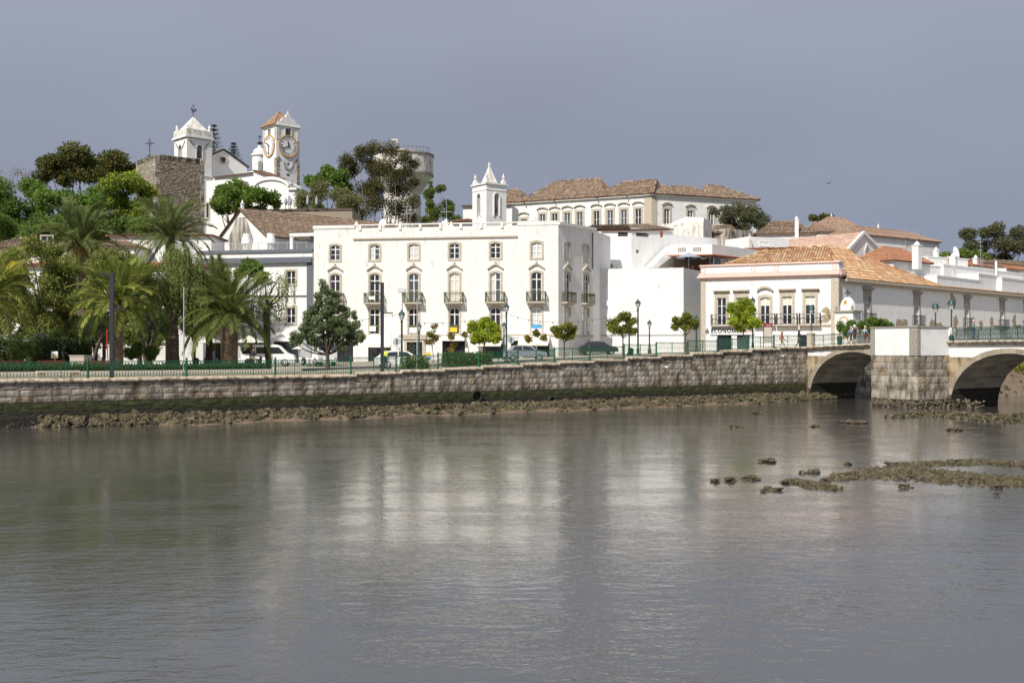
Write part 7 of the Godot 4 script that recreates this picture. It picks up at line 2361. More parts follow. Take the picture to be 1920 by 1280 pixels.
	hedge.call("flower_bed", "green bed of leafy shrubs below the bushiest orange tree", qt(862), qt(955), 2.6, 1.05, 1.0, [Color(.10, .15, .03), Color(.07, .11, .025), Color(.16, .19, .03)], 3000, "flower bed")
	tree("shrub", "leafy shrub growing in front of the wayside shrine", 1590, 19.9, 4.5, [[1583, 612, 10], [1596, 610, 9], [1588, 622, 10]], {"pal": GREEN, "leaves": 1500, "leaf": .14, "trunk": .05, "category": "shrub"})
	tree("shrub", "spreading green shrub behind the bridge refuge wall", 1645, 19.4, 4.5, [[1620, 610, 10], [1638, 604, 10], [1655, 604, 10], [1668, 611, 8], [1640, 616, 12], [1625, 622, 10]], {"pal": GREEN, "leaves": 2800, "leaf": .15, "trunk": .05, "category": "shrub"})
	tree("shrub", "weedy bank shrub with yellow flowers seen through the bridge arch", 1905, 18.4, 1.5, [[1898, 690, 10], [1912, 685, 10], [1905, 700, 10], [1925, 692, 12]], {"pal": PARK + [Color(.4, .33, .02)], "leaves": 1500, "leaf": .14, "trunk": .05, "category": "shrub"})
	tree("shrub", "dark ivy shrub on the bank beyond the first arch", 1636, 18.9, 1.5, [[1630, 665, 10], [1640, 672, 10], [1622, 680, 9]], {"pal": EVERGREEN, "leaves": 1200, "leaf": .14, "trunk": .05, "category": "shrub"})
# ---------- street furniture ----------
func classic_lamp(label, px, s: float, py_top, ground = null, bridge := false):
	var base := W(px, s)
	base.y = ground if ground != null else ground_y(base)
	var h: float = H(py_top, s) - base.y
	var t := thing("street_lamp", label, "street lamp", Transform3D(Basis(), base), "green lantern lamps")
	var m := MB.new()
	var r := .085 if not bridge else .06
	m.lathe(Vector3.ZERO, [[.2, 0], [.2, .35], [r * 1.5, .5], [r * 1.4, .9], [r, 1.0], [r * .8, h - 1.0], [r * 1.5, h - .92], [r * .8, h - .85], [.05, h - .78]], 10)
	part("post", m, M.lamp_green, t)
	m = MB.new()
	m.lathe(Vector3(0, h - .78, 0), [[.1, 0], [.24, .38], [.21, .42], [0, .43]], 6, 0, true)
	part("lantern", m, M.lamp_glass, t)
	m = MB.new()
	for k in 6: m.bar(Vector3(cos(k * TAU / 6) * .11, h - .78, sin(k * TAU / 6) * .11), Vector3(cos(k * TAU / 6) * .245, h - .4, sin(k * TAU / 6) * .245), .025)
	m.lathe(Vector3(0, h - .38, 0), [[.3, 0], [.12, .22], [.06, .26], [.04, .38], [0, .4]] if not bridge else [[.34, 0], [.3, .12], [.2, .3], [0, .36]], 8 if bridge else 6, 0, not bridge)
	part("cap", m, M.lamp_green, t)
func build_lamps():
	classic_lamp("green lantern lamp beside the cafe terrace awning with a floodlight mast", 753, 24.3, 580)
	classic_lamp("green lantern lamp in front of the stone lattice doorway", 785.5, 19.6, 604)
	classic_lamp("tall green lantern lamp beside the bushiest orange tree", 949.5, 21.6, 567)
	classic_lamp("shorter green lantern lamp close behind the tall one by the orange tree", 945, 18.6, 603)
	classic_lamp("tall green lantern lamp in front of the blind white wall", 1196.5, 21.2, 560)
	classic_lamp("green lantern lamp behind the loose crowned orange tree at the blind wall", 1180, 18.9, 583)
	classic_lamp("shortest green lantern lamp standing close to the blind white wall", 1218, 17.4, 599)
	classic_lamp("green lantern lamp partly hidden by the tall orange tree", 1412, 19.6, 556)
	classic_lamp("thin green lantern lamp at the end of the blind white wall", 1306, 18.4, 590)
	classic_lamp("green hooded lamp at the bridgehead before the pink corniced house", 1522, 20.7, 571, 4.7, true)
	classic_lamp("green hooded lamp on the bridge beside the refuge wall", 1785, 24.4, 561, 5.1, true)
	classic_lamp("green hooded lamp behind the bridge refuge wall", 1755, 22.5, 568, 5.0, true)
	for e in [[209, 31.0, 512, -21, 26, "tall dark steel lamp post with two arms in front of the stout palm"], [716.5, 26.9, 529.5, -19, 20, "tall dark steel lamp post with two arms in front of the apartment house"]]:
		var s: float = e[1]
		var g := ground_y(W(e[0], s))
		var h: float = H(e[2], s) - g
		var t := thing("steel_lamp_post", e[5], "lamp post", Transform3D(Basis(), W(e[0], s, g)), "dark steel lamp posts")
		var m := MB.new(); m.box(-.11, .11, -.1, h, -.11, .11)
		part("post", m, M.steel_dark, t)
		m = MB.new(); m.box(e[3] / s, .0, h - .1, h + .0, -.08, .08)
		part("arm", m, M.steel_dark, t)
		m = MB.new(); m.box(.1, e[4] / s, h * .655, h * .655 + .08, -.07, .07)
		part("arm", m, M.steel_dark, t)
	# slim poles
	for e in [[344, 30.0, 540, "slim pale pole standing at the park railing"], [782, 26.4, 562, "slim pale pole standing at the ramp railing"]]:
		var s: float = e[1]
		var g := ground_y(W(e[0], s))
		var m := MB.new(); m.tube([Vector3.ZERO, Vector3(0, H(e[2], s) - g, 0)], [.045, .035], 8); m.lathe(Vector3(0, H(e[2], s) - g, 0), [[.035, 0], [.05, .04], [0, .08]], 6)
		m.lathe(Vector3.ZERO, [[.1, 0], [.1, .05], [.05, .08]], 8)
		whole("slim_pole", m, M.steel_pale, e[3], "pole", Transform3D(Basis(), W(e[0], s, g)))
	# floodlight mast and string lights
	var p := W(754, 23.5)
	p.y = ground_y(p)
	var fm := thing("floodlight_mast", "thin mast with a grey floodlight beside a lantern lamp", "floodlight", Transform3D(Basis(), p))
	var h := H(548, 23.5) - p.y
	var m2 := MB.new(); m2.tube([Vector3.ZERO, Vector3(0, h, 0)], [.06, .045], 6)
	part("mast", m2, M.steel_pale, fm)
	bx("lamp_head", fm, M.steel_pale, -.32, .28, h - .02, h + .28, -.15, .25)
	bx("lamp_glass", fm, M.lamp_glass, -.28, .24, h + .02, h + .24, .25, .27)
	var strings := [[[753, 590, 24], [660, 604, 22], [560, 640, 20], "festoon of bulbs sagging from the lantern lamp towards the juniper"], [[760, 598, 24], [830, 605, 22.5], [948, 592, 21.6], "festoon of bulbs sagging across the apartment front between two lamps"], [[951, 588, 21.6], [1060, 604, 21.4], [1195, 582, 21.2], "festoon of bulbs sagging across the apartment corner to the blind wall lamp"]]
	for e in strings:
		var w := MB.new(); var b := MB.new()
		var a := P(e[0][0], e[0][1], e[0][2]); var c := P(e[1][0], e[1][1], e[1][2]); var d := P(e[2][0], e[2][1], e[2][2])
		var mid := c * 2.0 - (a + d) * .5
		var prev := a
		for i in range(1, 21):
			var t := i / 20.0
			var q := a.lerp(mid, t).lerp(mid.lerp(d, t), t)
			w.bar(prev, q, .022)
			if i % 2 == 0: b.lathe(q - Vector3(0, .14, 0), [[0, 0], [.055, .05], [.03, .12], [0, .14]], 6)
			prev = q
		var t2 := thing("festoon", e[3], "string lights")
		part("cable", w, M.iron_black, t2); part("bulbs", b, M.iron_black, t2, "stuff")

func build_furniture():
	# benches
	for e in [[24, 28.0, "red slatted bench beside the round clipped shrub"], [98, 28.0, "red slatted bench beside the yellow notice board"], [185, 28.0, "red slatted bench beside the utility cabinet"]]:
		var s: float = e[1]; var g := ground_y(W(e[0], s))
		var t := thing("park_bench", e[2], "bench", Transform3D(Basis(quay.u, Vector3.UP, quay.n), W(e[0], s, g)), "red park benches")
		for k in 3: bx("seat_slat", t, M.bench_red, -.9, .9, .43, .47, -.25 + k * .17, -.11 + k * .17)
		for k in 3: bx("back_slat", t, M.bench_red, -.9, .9, .58 + k * .14, .68 + k * .14, -.32 - k * .03, -.28 - k * .03)
		for x in [-.75, .75]: bx("leg", t, M.iron_black, x - .03, x + .03, 0, .95, -.34, .25)
	var p := W(150, 27.5); p.y = ground_y(p)
	var t := thing("utility_cabinet", "beige steel utility cabinet standing in the park", "cabinet", Transform3D(Basis(Vector3.UP, -.3), p))
	var m := MB.new(); m.bevel(-.6, .6, 0, 1.25, -.4, .35, .02)
	part("body", m, M.cabinet_beige, t)
	m = MB.new(); m.box(-.64, .64, 1.25, 1.31, -.44, .4)
	part("lid", m, M.cabinet_beige, t)
	bx("door", t, M.cabinet_beige, -.25, .56, .08, 1.2, .35, .365)
	bx("handle", t, M.steel_dark, -.2, -.17, .6, .75, .365, .39)
	p = W(102, 27.5); p.y = ground_y(p)
	t = thing("notice_board", "small notice board with a yellow edged poster on a thin post", "notice", Transform3D(Basis(), p))
	m = MB.new(); m.tube([Vector3.ZERO, Vector3(0, 1.3, 0)], [.035], 8)
	part("post", m, M.steel_pale, t)
	bx("panel", t, M.steel_pale, -.24, .24, 1.1, 1.58, .03, .05)
	bx("poster", t, M.white_wood, -.21, .21, 1.12, 1.55, .05, .056)
	bx("poster_print", t, M.yellow_print, -.2, .2, 1.14, 1.28, .056, .06)
	p = W(66, 24.5); p.y = ground_y(p)
	t = thing("kiosk", "dark green shuttered kiosk in the shade of the park trees", "kiosk", Transform3D(Basis(), p))
	m = MB.new(); m.box(-.8, .8, 0, 2.3, -1.6, 0)
	part("wall", m, M.shutter_green, t)
	for k in 4: bx("door_panel", t, M.lamp_green, -.76 + k * .39, -.4 + k * .39, .15, 2.1, 0, .04)
	m = MB.new(); m.lathe(Vector3(0, 2.3, -.8), [[1.35, 0], [1.3, .12], [0, .7]], 4, PI / 4, true)
	part("roof", m, M.iron_black, t)
	# white stone bench and planter along the promenade
	p = W(108, 31.2); p.y = ground_y(p)
	t = thing("stone_bench", "pale stone bench block behind the park railing", "bench", Transform3D(Basis(quay.u, Vector3.UP, quay.n), p))
	m = MB.new(); m.bevel(-1.2, 1.2, .32, .46, -.3, .3, .02)
	part("seat", m, M.marble_pale, t)
	for x in [-.95, .95]:
		m = MB.new(); m.box(x - .22, x + .22, 0, .32, -.25, .25)
		part("leg", m, M.marble_pale, t)
	# low kerb wall behind the path
	var kb := thing("kerb_wall", "low pale stone kerb wall edging the park hedge", "wall", Transform3D(Basis(quay.u, Vector3.UP, quay.n), Vector3.ZERO))
	var a := quay.o - quay.n * 4.2
	kb.position = Vector3(a.x, ground_y(a), a.z)
	for k in 22: bx("kerb_stone", kb, M.marble_pale, -2.0 + k * .98, -1.03 + k * .98, 0, .38, -.12, .12)
	# red pole in front of palm
	p = W(203, 27.0); p.y = ground_y(p)
	m = MB.new(); m.tube([Vector3.ZERO, Vector3(-.1, 2.0, 0), Vector3(-.12, 3.0, 0)], [.04], 8)
	m.lathe(Vector3.ZERO, [[.12, 0], [.12, .05], [.04, .1]], 8); m.lathe(Vector3(-.12, 3.0, 0), [[.04, 0], [.07, .05], [0, .1]], 8)
	whole("red_post", m, M.red_paint, "slender red post against the stout palm trunk", "post", Transform3D(Basis(), p))
	# postcard rack
	p = W(128, 25.5); p.y = ground_y(p)
	t = thing("postcard_rack", "dark rack of blue postcards behind the leaning trunk", "rack", Transform3D(Basis(), p))
	m = MB.new(); m.tube([Vector3.ZERO, Vector3(0, 1.75, 0)], [.04], 6)
	part("post", m, M.iron_black, t)
	for k in 5:
		for j in 2: bx("postcard", t, [M.sky_blue_print, M.blue_paint, M.curtain][(k + j) % 3], -.3 + j * .31, -.02 + j * .31, .35 + k * .28, .58 + k * .28, .05, .07)
	# maroon map sign
	p = W(1440, 20.3); p.y = ground_y(p)
	t = thing("information_panel", "tall map panel with a maroon header before the pink corniced house", "sign", Transform3D(Basis(), p))
	bx("header", t, M.sign_maroon, -.42, .42, 1.95, 2.3, -.06, .06)
	bx("panel", t, M.marble_pale, -.36, .36, .5, 1.95, -.04, .04)
	for x in [-.42, .36]: bx("post", t, M.sign_maroon, x, x + .06, 0, 1.95, -.05, .05)
	letters("lettering", t, "Tavira", M.white_wood, Vector3(.05, 2.12, .065), .13)
	# round traffic signs
	for e in [[744, 22.5, 640, "round traffic sign seen from its grey back beside the cafe terrace"], [958, 21.0, 637, "round traffic sign seen from its grey back beside the tall lantern lamp"]]:
		p = W(e[0], e[1]); p.y = ground_y(p)
		t = thing("traffic_sign", e[3], "road sign", Transform3D(Basis(), p), "traffic signs seen from behind")
		var h := H(e[2], e[1]) - p.y
		m = MB.new(); m.tube([Vector3.ZERO, Vector3(0, h + .3, 0)], [.035], 6)
		part("post", m, M.steel_pale, t)
		m = MB.new(); m.T = Transform3D(Basis(Vector3.RIGHT, PI / 2), Vector3(0, h, .05))
		m.lathe(Vector3.ZERO, [[0, -.01], [.32, -.01], [.32, .02], [0, .02]], 20)
		part("disc", m, M.steel_pale, t)
		bx("bracket", t, M.steel_dark, -.05, .05, h - .2, h + .2, .07, .1)
	# banner, boards
	p = W(741, 21.5); p.y = ground_y(p)
	t = thing("feather_banner", "white upright banner with a grey emblem beside the cafe", "banner", Transform3D(Basis(), p))
	bx("cloth", t, M.white_wood, -.35, .3, .7, 2.9, 0, .03)
	m = MB.new()
	var i1 := []; var i2 := []
	for k in 16: i1.append(Vector2(cos(TAU * k / 16) * .14, 2.1 + sin(TAU * k / 16) * .24)); i2.append(Vector2(cos(TAU * k / 16) * .2, 2.1 + sin(TAU * k / 16) * .32))
	m.ring(i1, i2, .03, .04)
	part("emblem", m, M.plaster_grey, t)
	bx("pole", t, M.steel_pale, -.4, -.35, 0, 3.0, -.02, .03)
	p = W(736, 21.8); p.y = ground_y(p)
	t = thing("marble_plinth", "grey marble block beside the cafe terrace", "plinth", Transform3D(Basis(), p))
	m = MB.new(); m.bevel(-.7, .7, 0, 1.25, -.5, .4, .02)
	part("block", m, M.marble_pale, t)
	bx("capstone", t, M.marble_pale, -.74, .74, 1.25, 1.32, -.54, .44)
	p = W(803, 20.0); p.y = ground_y(p)
	t = thing("poster_stand", "poster stand in yellow white and blue beside the lattice doorway", "poster", Transform3D(Basis(), p))
	bx("board", t, M.white_wood, -.22, .22, .1, 1.5, 0, .04)
	bx("band", t, M.yellow_print, -.22, .22, .75, 1.1, .04, .048)
	bx("band", t, M.sky_blue_print, -.22, .22, .45, .62, .04, .048)
	# bins
	for e in [[367, 24.0, "dark green litter bin beside the cafe door"], [1183, 20.5, "dark green litter bin below the loose crowned orange tree"], [1575, 20.4, "dark litter bin at the bridgehead railing"]]:
		p = W(e[0], e[1]); p.y = ground_y(p) if e[0] < 1500 else 4.65
		t = thing("litter_bin", e[2], "bin", Transform3D(Basis(), p), "litter bins")
		m = MB.new(); m.lathe(Vector3.ZERO, [[.2, 0], [.26, .8], [.28, .82], [.28, .88], [.2, .9], [0, .9]], 10)
		part("drum", m, M.shutter_green, t)
		m = MB.new(); m.lathe(Vector3(0, .9, 0), [[.24, 0], [.2, .1], [0, .14]], 10)
		part("lid", m, M.iron_black, t)
	# cafe tables and chairs row under the awning
	for k in 4:
		p = W(385 + k * 13, 20.5); p.y = ground_y(p)
		t = thing("cafe_chair", "dark cafe chair on the terrace below the cream awning", "chair", Transform3D(Basis(Vector3.UP, k * .8), p), "cafe chairs on the terrace")
		bx("seat", t, M.iron_black, -.22, .22, .43, .47, -.22, .22)
		bx("backrest", t, M.iron_black, -.22, .22, .55, .9, -.24, -.2)
		for q in [[-.2, -.2], [.2, -.2], [-.2, .2], [.2, .2]]: bx("leg", t, M.iron_black, q[0] - .015, q[0] + .015, 0, .43, q[1] - .015, q[1] + .015)
	# parasols: open ones at the cafe, folded ones on the hill terrace
	for e in [[388, 20.3, 628, 1.35, "open cream parasol outside the cafe door"], [468, 20.0, 628, 1.3, "open cream parasol behind the white van"], [580, 19.6, 640, 1.6, "open pale parasol behind the delivery truck"]]:
		p = W(e[0], e[1]); p.y = ground_y(p)
		t = thing("parasol", e[4], "parasol", Transform3D(Basis(), p))
		var h := H(e[2], e[1]) - p.y
		m = MB.new()
		m.lathe(Vector3(0, h - .7, 0), [[e[3] * 1.25, 0], [.7, .4], [0, .68]], 4, PI / 4, true); m.lathe(Vector3(0, h - .72, 0), [[0, .68], [.7, .4], [e[3] * 1.25, 0]], 4, PI / 4, true)
		part("canopy", m, M.canvas, t)
		m = MB.new(); m.tube([Vector3.ZERO, Vector3(0, h, 0)], [.03], 6); m.lathe(Vector3.ZERO, [[.3, 0], [.3, .08], [.05, .12]], 10)
		part("pole", m, M.steel_dark, t)
	var fp := [[512, 11.6, 372], [519, 11.6, 366], [535, 11.6, 370], [541, 11.6, 365], [544, 11.7, 369], [576, 11.7, 365], [593, 11.7, 367]]
	for e in fp:
		var y0 := H(390, e[1])
		t = thing("folded_parasol", "folded grey parasol standing on the hill terrace above the brown tiled roof", "parasol", Transform3D(Basis(), W(e[0], e[1], y0)), "folded parasols on the hill terrace")
		var h := H(e[2], e[1]) - y0
		m = MB.new(); m.lathe(Vector3.ZERO, [[.05, .5], [.22, .6], [.26, 1.0], [.16, h * .85], [.05, h], [0, h + .05]], 8)
		part("cloth", m, M.canvas_grey, t)
		m = MB.new(); m.tube([Vector3(0, -.4, 0), Vector3(0, .55, 0)], [.05], 6); m.lathe(Vector3(0, -.4, 0), [[.35, 0], [.35, .12], [.05, .16]], 8)
		part("foot", m, M.steel_dark, t)
	var g := frame(495, 11.3, 660, 11.4, H(392, 11.35))
	t = thing("hill_terrace", "low terrace wall with a dark hedge under the folded parasols", "wall", g.T())
	m = MB.new(); m.box(0, g.length, -6, -.3, -6, 0)
	part("wall", m, M.mortar, t)
	m = MB.new(); m.box(0, g.length, -.3, .1, -.4, .1)
	part("coping", m, M.canvas_brown, t)

# ---------- vehicles ----------
func wheel(parent, x, z, r, side):
	var m := MB.new()
	m.T = Transform3D(Basis(Vector3.RIGHT, PI / 2 * side), Vector3(x, r, z))
	m.lathe(Vector3.ZERO, [[r * .62, -.1], [r * .95, -.1], [r, -.06], [r, .06], [r * .95, .1], [r * .62, .1]], 16)
	var w := part("wheel", m, M.rubber, parent)
	m = MB.new(); m.T = Transform3D(Basis(Vector3.RIGHT, PI / 2 * side), Vector3(x, r, z))
	m.lathe(Vector3.ZERO, [[r * .64, .06], [r * .3, .08], [0, .09]], 12)
	part("rim", m, M.steel_pale, w)
func vehicle(called, label, category, T: Transform3D, prof: Array, width: float, glass: Array, wheels: Array, r: float, body_mat):
	# side outline extruded across, shoulders narrowed towards the roof
	var t := thing(called, label, category, T)
	var m := MB.new()
	var hw := width / 2
	var top := 0.0
	for p in prof: top = maxf(top, p.y)
	var inz := func(y): return hw - .16 * clampf((y - top * .52) / (top * .48), 0, 1)
	var poly := PackedVector2Array(prof)
	if Geometry2D.is_polygon_clockwise(poly): poly.reverse()
	var tr := Geometry2D.triangulate_polygon(poly)
	for i in range(0, tr.size(), 3):
		var a := poly[tr[i]]; var b := poly[tr[i + 1]]; var c := poly[tr[i + 2]]
		if (b - a).cross(c - a) < 0:
			var x := b; b = c; c = x
		m.tri(Vector3(a.x, a.y, inz.call(a.y)), Vector3(b.x, b.y, inz.call(b.y)), Vector3(c.x, c.y, inz.call(c.y)))
		m.tri(Vector3(a.x, a.y, -inz.call(a.y)), Vector3(c.x, c.y, -inz.call(c.y)), Vector3(b.x, b.y, -inz.call(b.y)))
	for i in poly.size():
		var a := poly[i]; var b := poly[(i + 1) % poly.size()]
		m.quad(Vector3(a.x, a.y, -inz.call(a.y)), Vector3(b.x, b.y, -inz.call(b.y)), Vector3(b.x, b.y, inz.call(b.y)), Vector3(a.x, a.y, inz.call(a.y)))
	part("body", m, body_mat, t)
	for g in glass:
		var gm := MB.new()
		for sd in [1, -1]:
			for i in range(1, g.size() - 1):
				var q := [g[0], g[i], g[i + 1]]
				var v := q.map(func(e): return Vector3(e.x, e.y, sd * (inz.call(e.y) + .012)))
				if sd * (v[1] - v[0]).cross(v[2] - v[0]).z > 0: gm.tri(v[0], v[1], v[2])
				else: gm.tri(v[0], v[2], v[1])
		part("side_window", gm, M.glass_dark, t)
	for x in wheels:
		for sd in [1, -1]: wheel(t, x, sd * (hw - .1), r, sd)
	return t
func build_vehicles():
	var turn := Basis(Vector3.UP, .12)
	var p := W(500, 19.8); p.y = ground_y(p) + .03
	var V := func(x, y): return Vector2(x, y)
	var t = vehicle("van", "white passenger van parked in front of the cafe", "van", Transform3D(turn, p), [V.call(-2.65, .35), V.call(-2.68, 1.1), V.call(-2.55, 1.95), V.call(-2.3, 2.05), V.call(.9, 2.05), V.call(1.25, 1.92), V.call(1.95, 1.25), V.call(2.55, 1.05), V.call(2.68, .75), V.call(2.65, .35)], 1.95, [[V.call(-2.2, 1.2), V.call(-1.0, 1.2), V.call(-1.0, 1.8), V.call(-2.2, 1.8)], [V.call(-.9, 1.2), V.call(.3, 1.2), V.call(.3, 1.8), V.call(-.9, 1.8)], [V.call(.42, 1.2), V.call(1.75, 1.2), V.call(1.2, 1.8), V.call(.42, 1.8)]], [-1.65, 1.75], .36, M.car_white)
	bx("headlight", t, M.lamp_glass, 2.45, 2.63, .82, .98, .55, .86)
	p = W(600, 20.2); p.y = ground_y(p) + .03
	t = vehicle("delivery_truck", "white flat-nosed delivery truck behind the juniper", "truck", Transform3D(Basis(Vector3.UP, -1.05), p), [V.call(.3, .5), V.call(.3, 2.25), V.call(1.75, 2.25), V.call(1.95, 1.35), V.call(2.0, .45)], 1.9, [[V.call(.75, 1.35), V.call(1.8, 1.35), V.call(1.65, 2.0), V.call(.75, 2.0)]], [1.2, -2.2], .4, M.car_white)
	bx("windscreen", t, M.glass_mid, 1.8, 1.93, 1.38, 2.05, -.8, .8)
	bx("cargo_box", t, M.steel_pale, -3.4, .15, .75, 2.75, -1.0, 1.0)
	bx("bumper", t, M.car_white, 1.95, 2.06, .4, .62, -.92, .92)
	for z in [-.72, .72]: bx("headlight", t, M.lamp_glass, 2.0, 2.05, .75, .92, z - .14, z + .14)
	var car := [V.call(-2.0, .35), V.call(-2.05, .85), V.call(-1.7, 1.0), V.call(-1.2, 1.42), V.call(-.3, 1.48), V.call(.5, 1.4), V.call(1.15, .98), V.call(1.9, .82), V.call(2.05, .6), V.call(2.0, .35)]
	var gl := [[V.call(-1.35, 1.0), V.call(-.4, 1.0), V.call(-.4, 1.38), V.call(-1.1, 1.34)], [V.call(-.3, 1.0), V.call(.85, 1.0), V.call(.4, 1.33), V.call(-.3, 1.4)]]
	for e in [[985, 19.5, .1, M.car_silver, "silver car parked behind the ramp flower bed"], [750, 22.8, .35, M.car_white, "white car parked below the floodlight mast"], [1122, 17.4, .1, M.car_dark, "dark car parked at the apartment house corner"]]:
		p = W(e[0], e[1]); p.y = ground_y(p)
		t = vehicle("parked_car", e[4], "car", Transform3D(Basis(Vector3.UP, e[2]), p), car, 1.75, gl, [-1.25, 1.3], .31, e[3])
		bx("headlight", t, M.lamp_glass, 1.85, 2.0, .62, .76, .5, .8)
	# scooter
	p = W(477, 22.5); p.y = ground_y(p) + .03
	t = thing("scooter", "dark motor scooter being ridden past the white van", "scooter", Transform3D(Basis(Vector3.UP, -.2), p))
	var m := MB.new()
	m.extrude(PackedVector2Array([V.call(-.75, .45), V.call(-.8, .78), V.call(-.1, .8), V.call(.0, .42), V.call(.35, .4), V.call(.52, 1.05), V.call(.62, 1.0), V.call(.55, .3), V.call(-.3, .25)]), -.16, .16)
	part("body", m, M.car_dark, t)
	m = MB.new(); m.bar(Vector3(.5, 1.08, -.3), Vector3(.5, 1.08, .3), .05)
	part("handlebar", m, M.iron_black, t)
	bx("seat", t, M.rubber, -.7, -.05, .78, .88, -.15, .15)
	wheel(t, -.6, 0, .24, 1); wheel(t, .68, 0, .24, 1)

# ---------- people ----------
func smin(a: float, b: float, k: float) -> float:
	var h := clampf(.5 + .5 * (b - a) / k, 0, 1)
	return lerpf(b, a, h) - k * h * (1 - h)
func net(bones: Array, cell: float) -> MB:
	# surface nets over tapered capsules [a, b, ra, rb, colour]
	var lo := Vector3.INF; var hi := -Vector3.INF
	for b in bones:
		for e in [[b[0], b[2]], [b[1], b[3]]]:
			lo = lo.min(e[0] - Vector3.ONE * (e[1] + cell * 2)); hi = hi.max(e[0] + Vector3.ONE * (e[1] + cell * 2))
	var n := Vector3i(((hi - lo) / cell).ceil()) + Vector3i.ONE
	var d := PackedFloat32Array(); d.resize(n.x * n.y * n.z); d.fill(9.0)
	var who := PackedByteArray(); who.resize(d.size())
	var best := PackedFloat32Array(); best.resize(d.size()); best.fill(9.0)
	for bi in bones.size():
		var b = bones[bi]
		var A: Vector3 = b[0]; var B: Vector3 = b[1]; var ra: float = b[2]; var rb: float = b[3]
		var reach := maxf(ra, rb) + .09
		var q0 := Vector3i(((A.min(B) - Vector3.ONE * reach - lo) / cell).floor()).clamp(Vector3i.ZERO, n - Vector3i.ONE)
		var q1 := Vector3i(((A.max(B) + Vector3.ONE * reach - lo) / cell).ceil()).clamp(Vector3i.ZERO, n - Vector3i.ONE)
		var ab := B - A; var l2 := maxf(ab.length_squared(), 1e-6)
		for z in range(q0.z, q1.z + 1):
			for y in range(q0.y, q1.y + 1):
				for x in range(q0.x, q1.x + 1):
					var p := lo + Vector3(x, y, z) * cell
					var t := clampf((p - A).dot(ab) / l2, 0, 1)
					var v := (p - A - ab * t).length() - lerpf(ra, rb, t)
					var i := (z * n.y + y) * n.x + x
					d[i] = smin(d[i], v, .035) if d[i] < 8 else v
					if v < best[i]: best[i] = v; who[i] = bi
	var mb := MB.new()
	var vert := {}
	var sx := 1; var sy := n.x; var sz := n.x * n.y
	var offs := [0, sx, sy, sx + sy, sz, sx + sz, sy + sz, sx + sy + sz]
	for z in n.z - 1:
		for y in n.y - 1:
			for x in n.x - 1:
				var i := (z * n.y + y) * n.x + x
				var neg := 0
				for o in offs:
					if d[i + o] < 0: neg += 1
				if neg == 0 or neg == 8: continue
				var s := Vector3.ZERO; var c := 0
				for e in [[0, 1], [2, 3], [4, 5], [6, 7], [0, 2], [1, 3], [4, 6], [5, 7], [0, 4], [1, 5], [2, 6], [3, 7]]:
					var a: float = d[i + offs[e[0]]]; var b: float = d[i + offs[e[1]]]
					if (a < 0) == (b < 0): continue
					var t := a / (a - b)
					var pa := Vector3(e[0] & 1, (e[0] >> 1) & 1, e[0] >> 2); var pb := Vector3(e[1] & 1, (e[1] >> 1) & 1, e[1] >> 2)
					s += pa.lerp(pb, t); c += 1
				vert[i] = [lo + (Vector3(x, y, z) + s / c) * cell, bones[who[i]][4], Vector3(d[i + 1] - d[i], d[i + sy] - d[i], d[i + sz] - d[i])]
	var emit := func(q: Array, flip: bool):
		var ps := q.map(func(k): return vert[k])
		var o := [0, 1, 2, 0, 2, 3] if flip else [0, 2, 1, 0, 3, 2]
		for k in o:
			mb.col = ps[k][1]
			mb.raw(ps[k][0], ps[k][2])
	for z in range(1, n.z - 1):
		for y in range(1, n.y - 1):
			for x in range(1, n.x - 1):
				var i := (z * n.y + y) * n.x + x
				var a := d[i] < 0
				if a != (d[i + sx] < 0) and vert.has(i) and vert.has(i - sy) and vert.has(i - sz) and vert.has(i - sy - sz): emit.call([i, i - sy, i - sy - sz, i - sz], not a)
				if a != (d[i + sy] < 0) and vert.has(i) and vert.has(i - sx) and vert.has(i - sz) and vert.has(i - sx - sz): emit.call([i, i - sz, i - sx - sz, i - sx], not a)
				if a != (d[i + sz] < 0) and vert.has(i) and vert.has(i - sx) and vert.has(i - sy) and vert.has(i - sx - sy): emit.call([i, i - sx, i - sx - sy, i - sy], not a)
	return mb
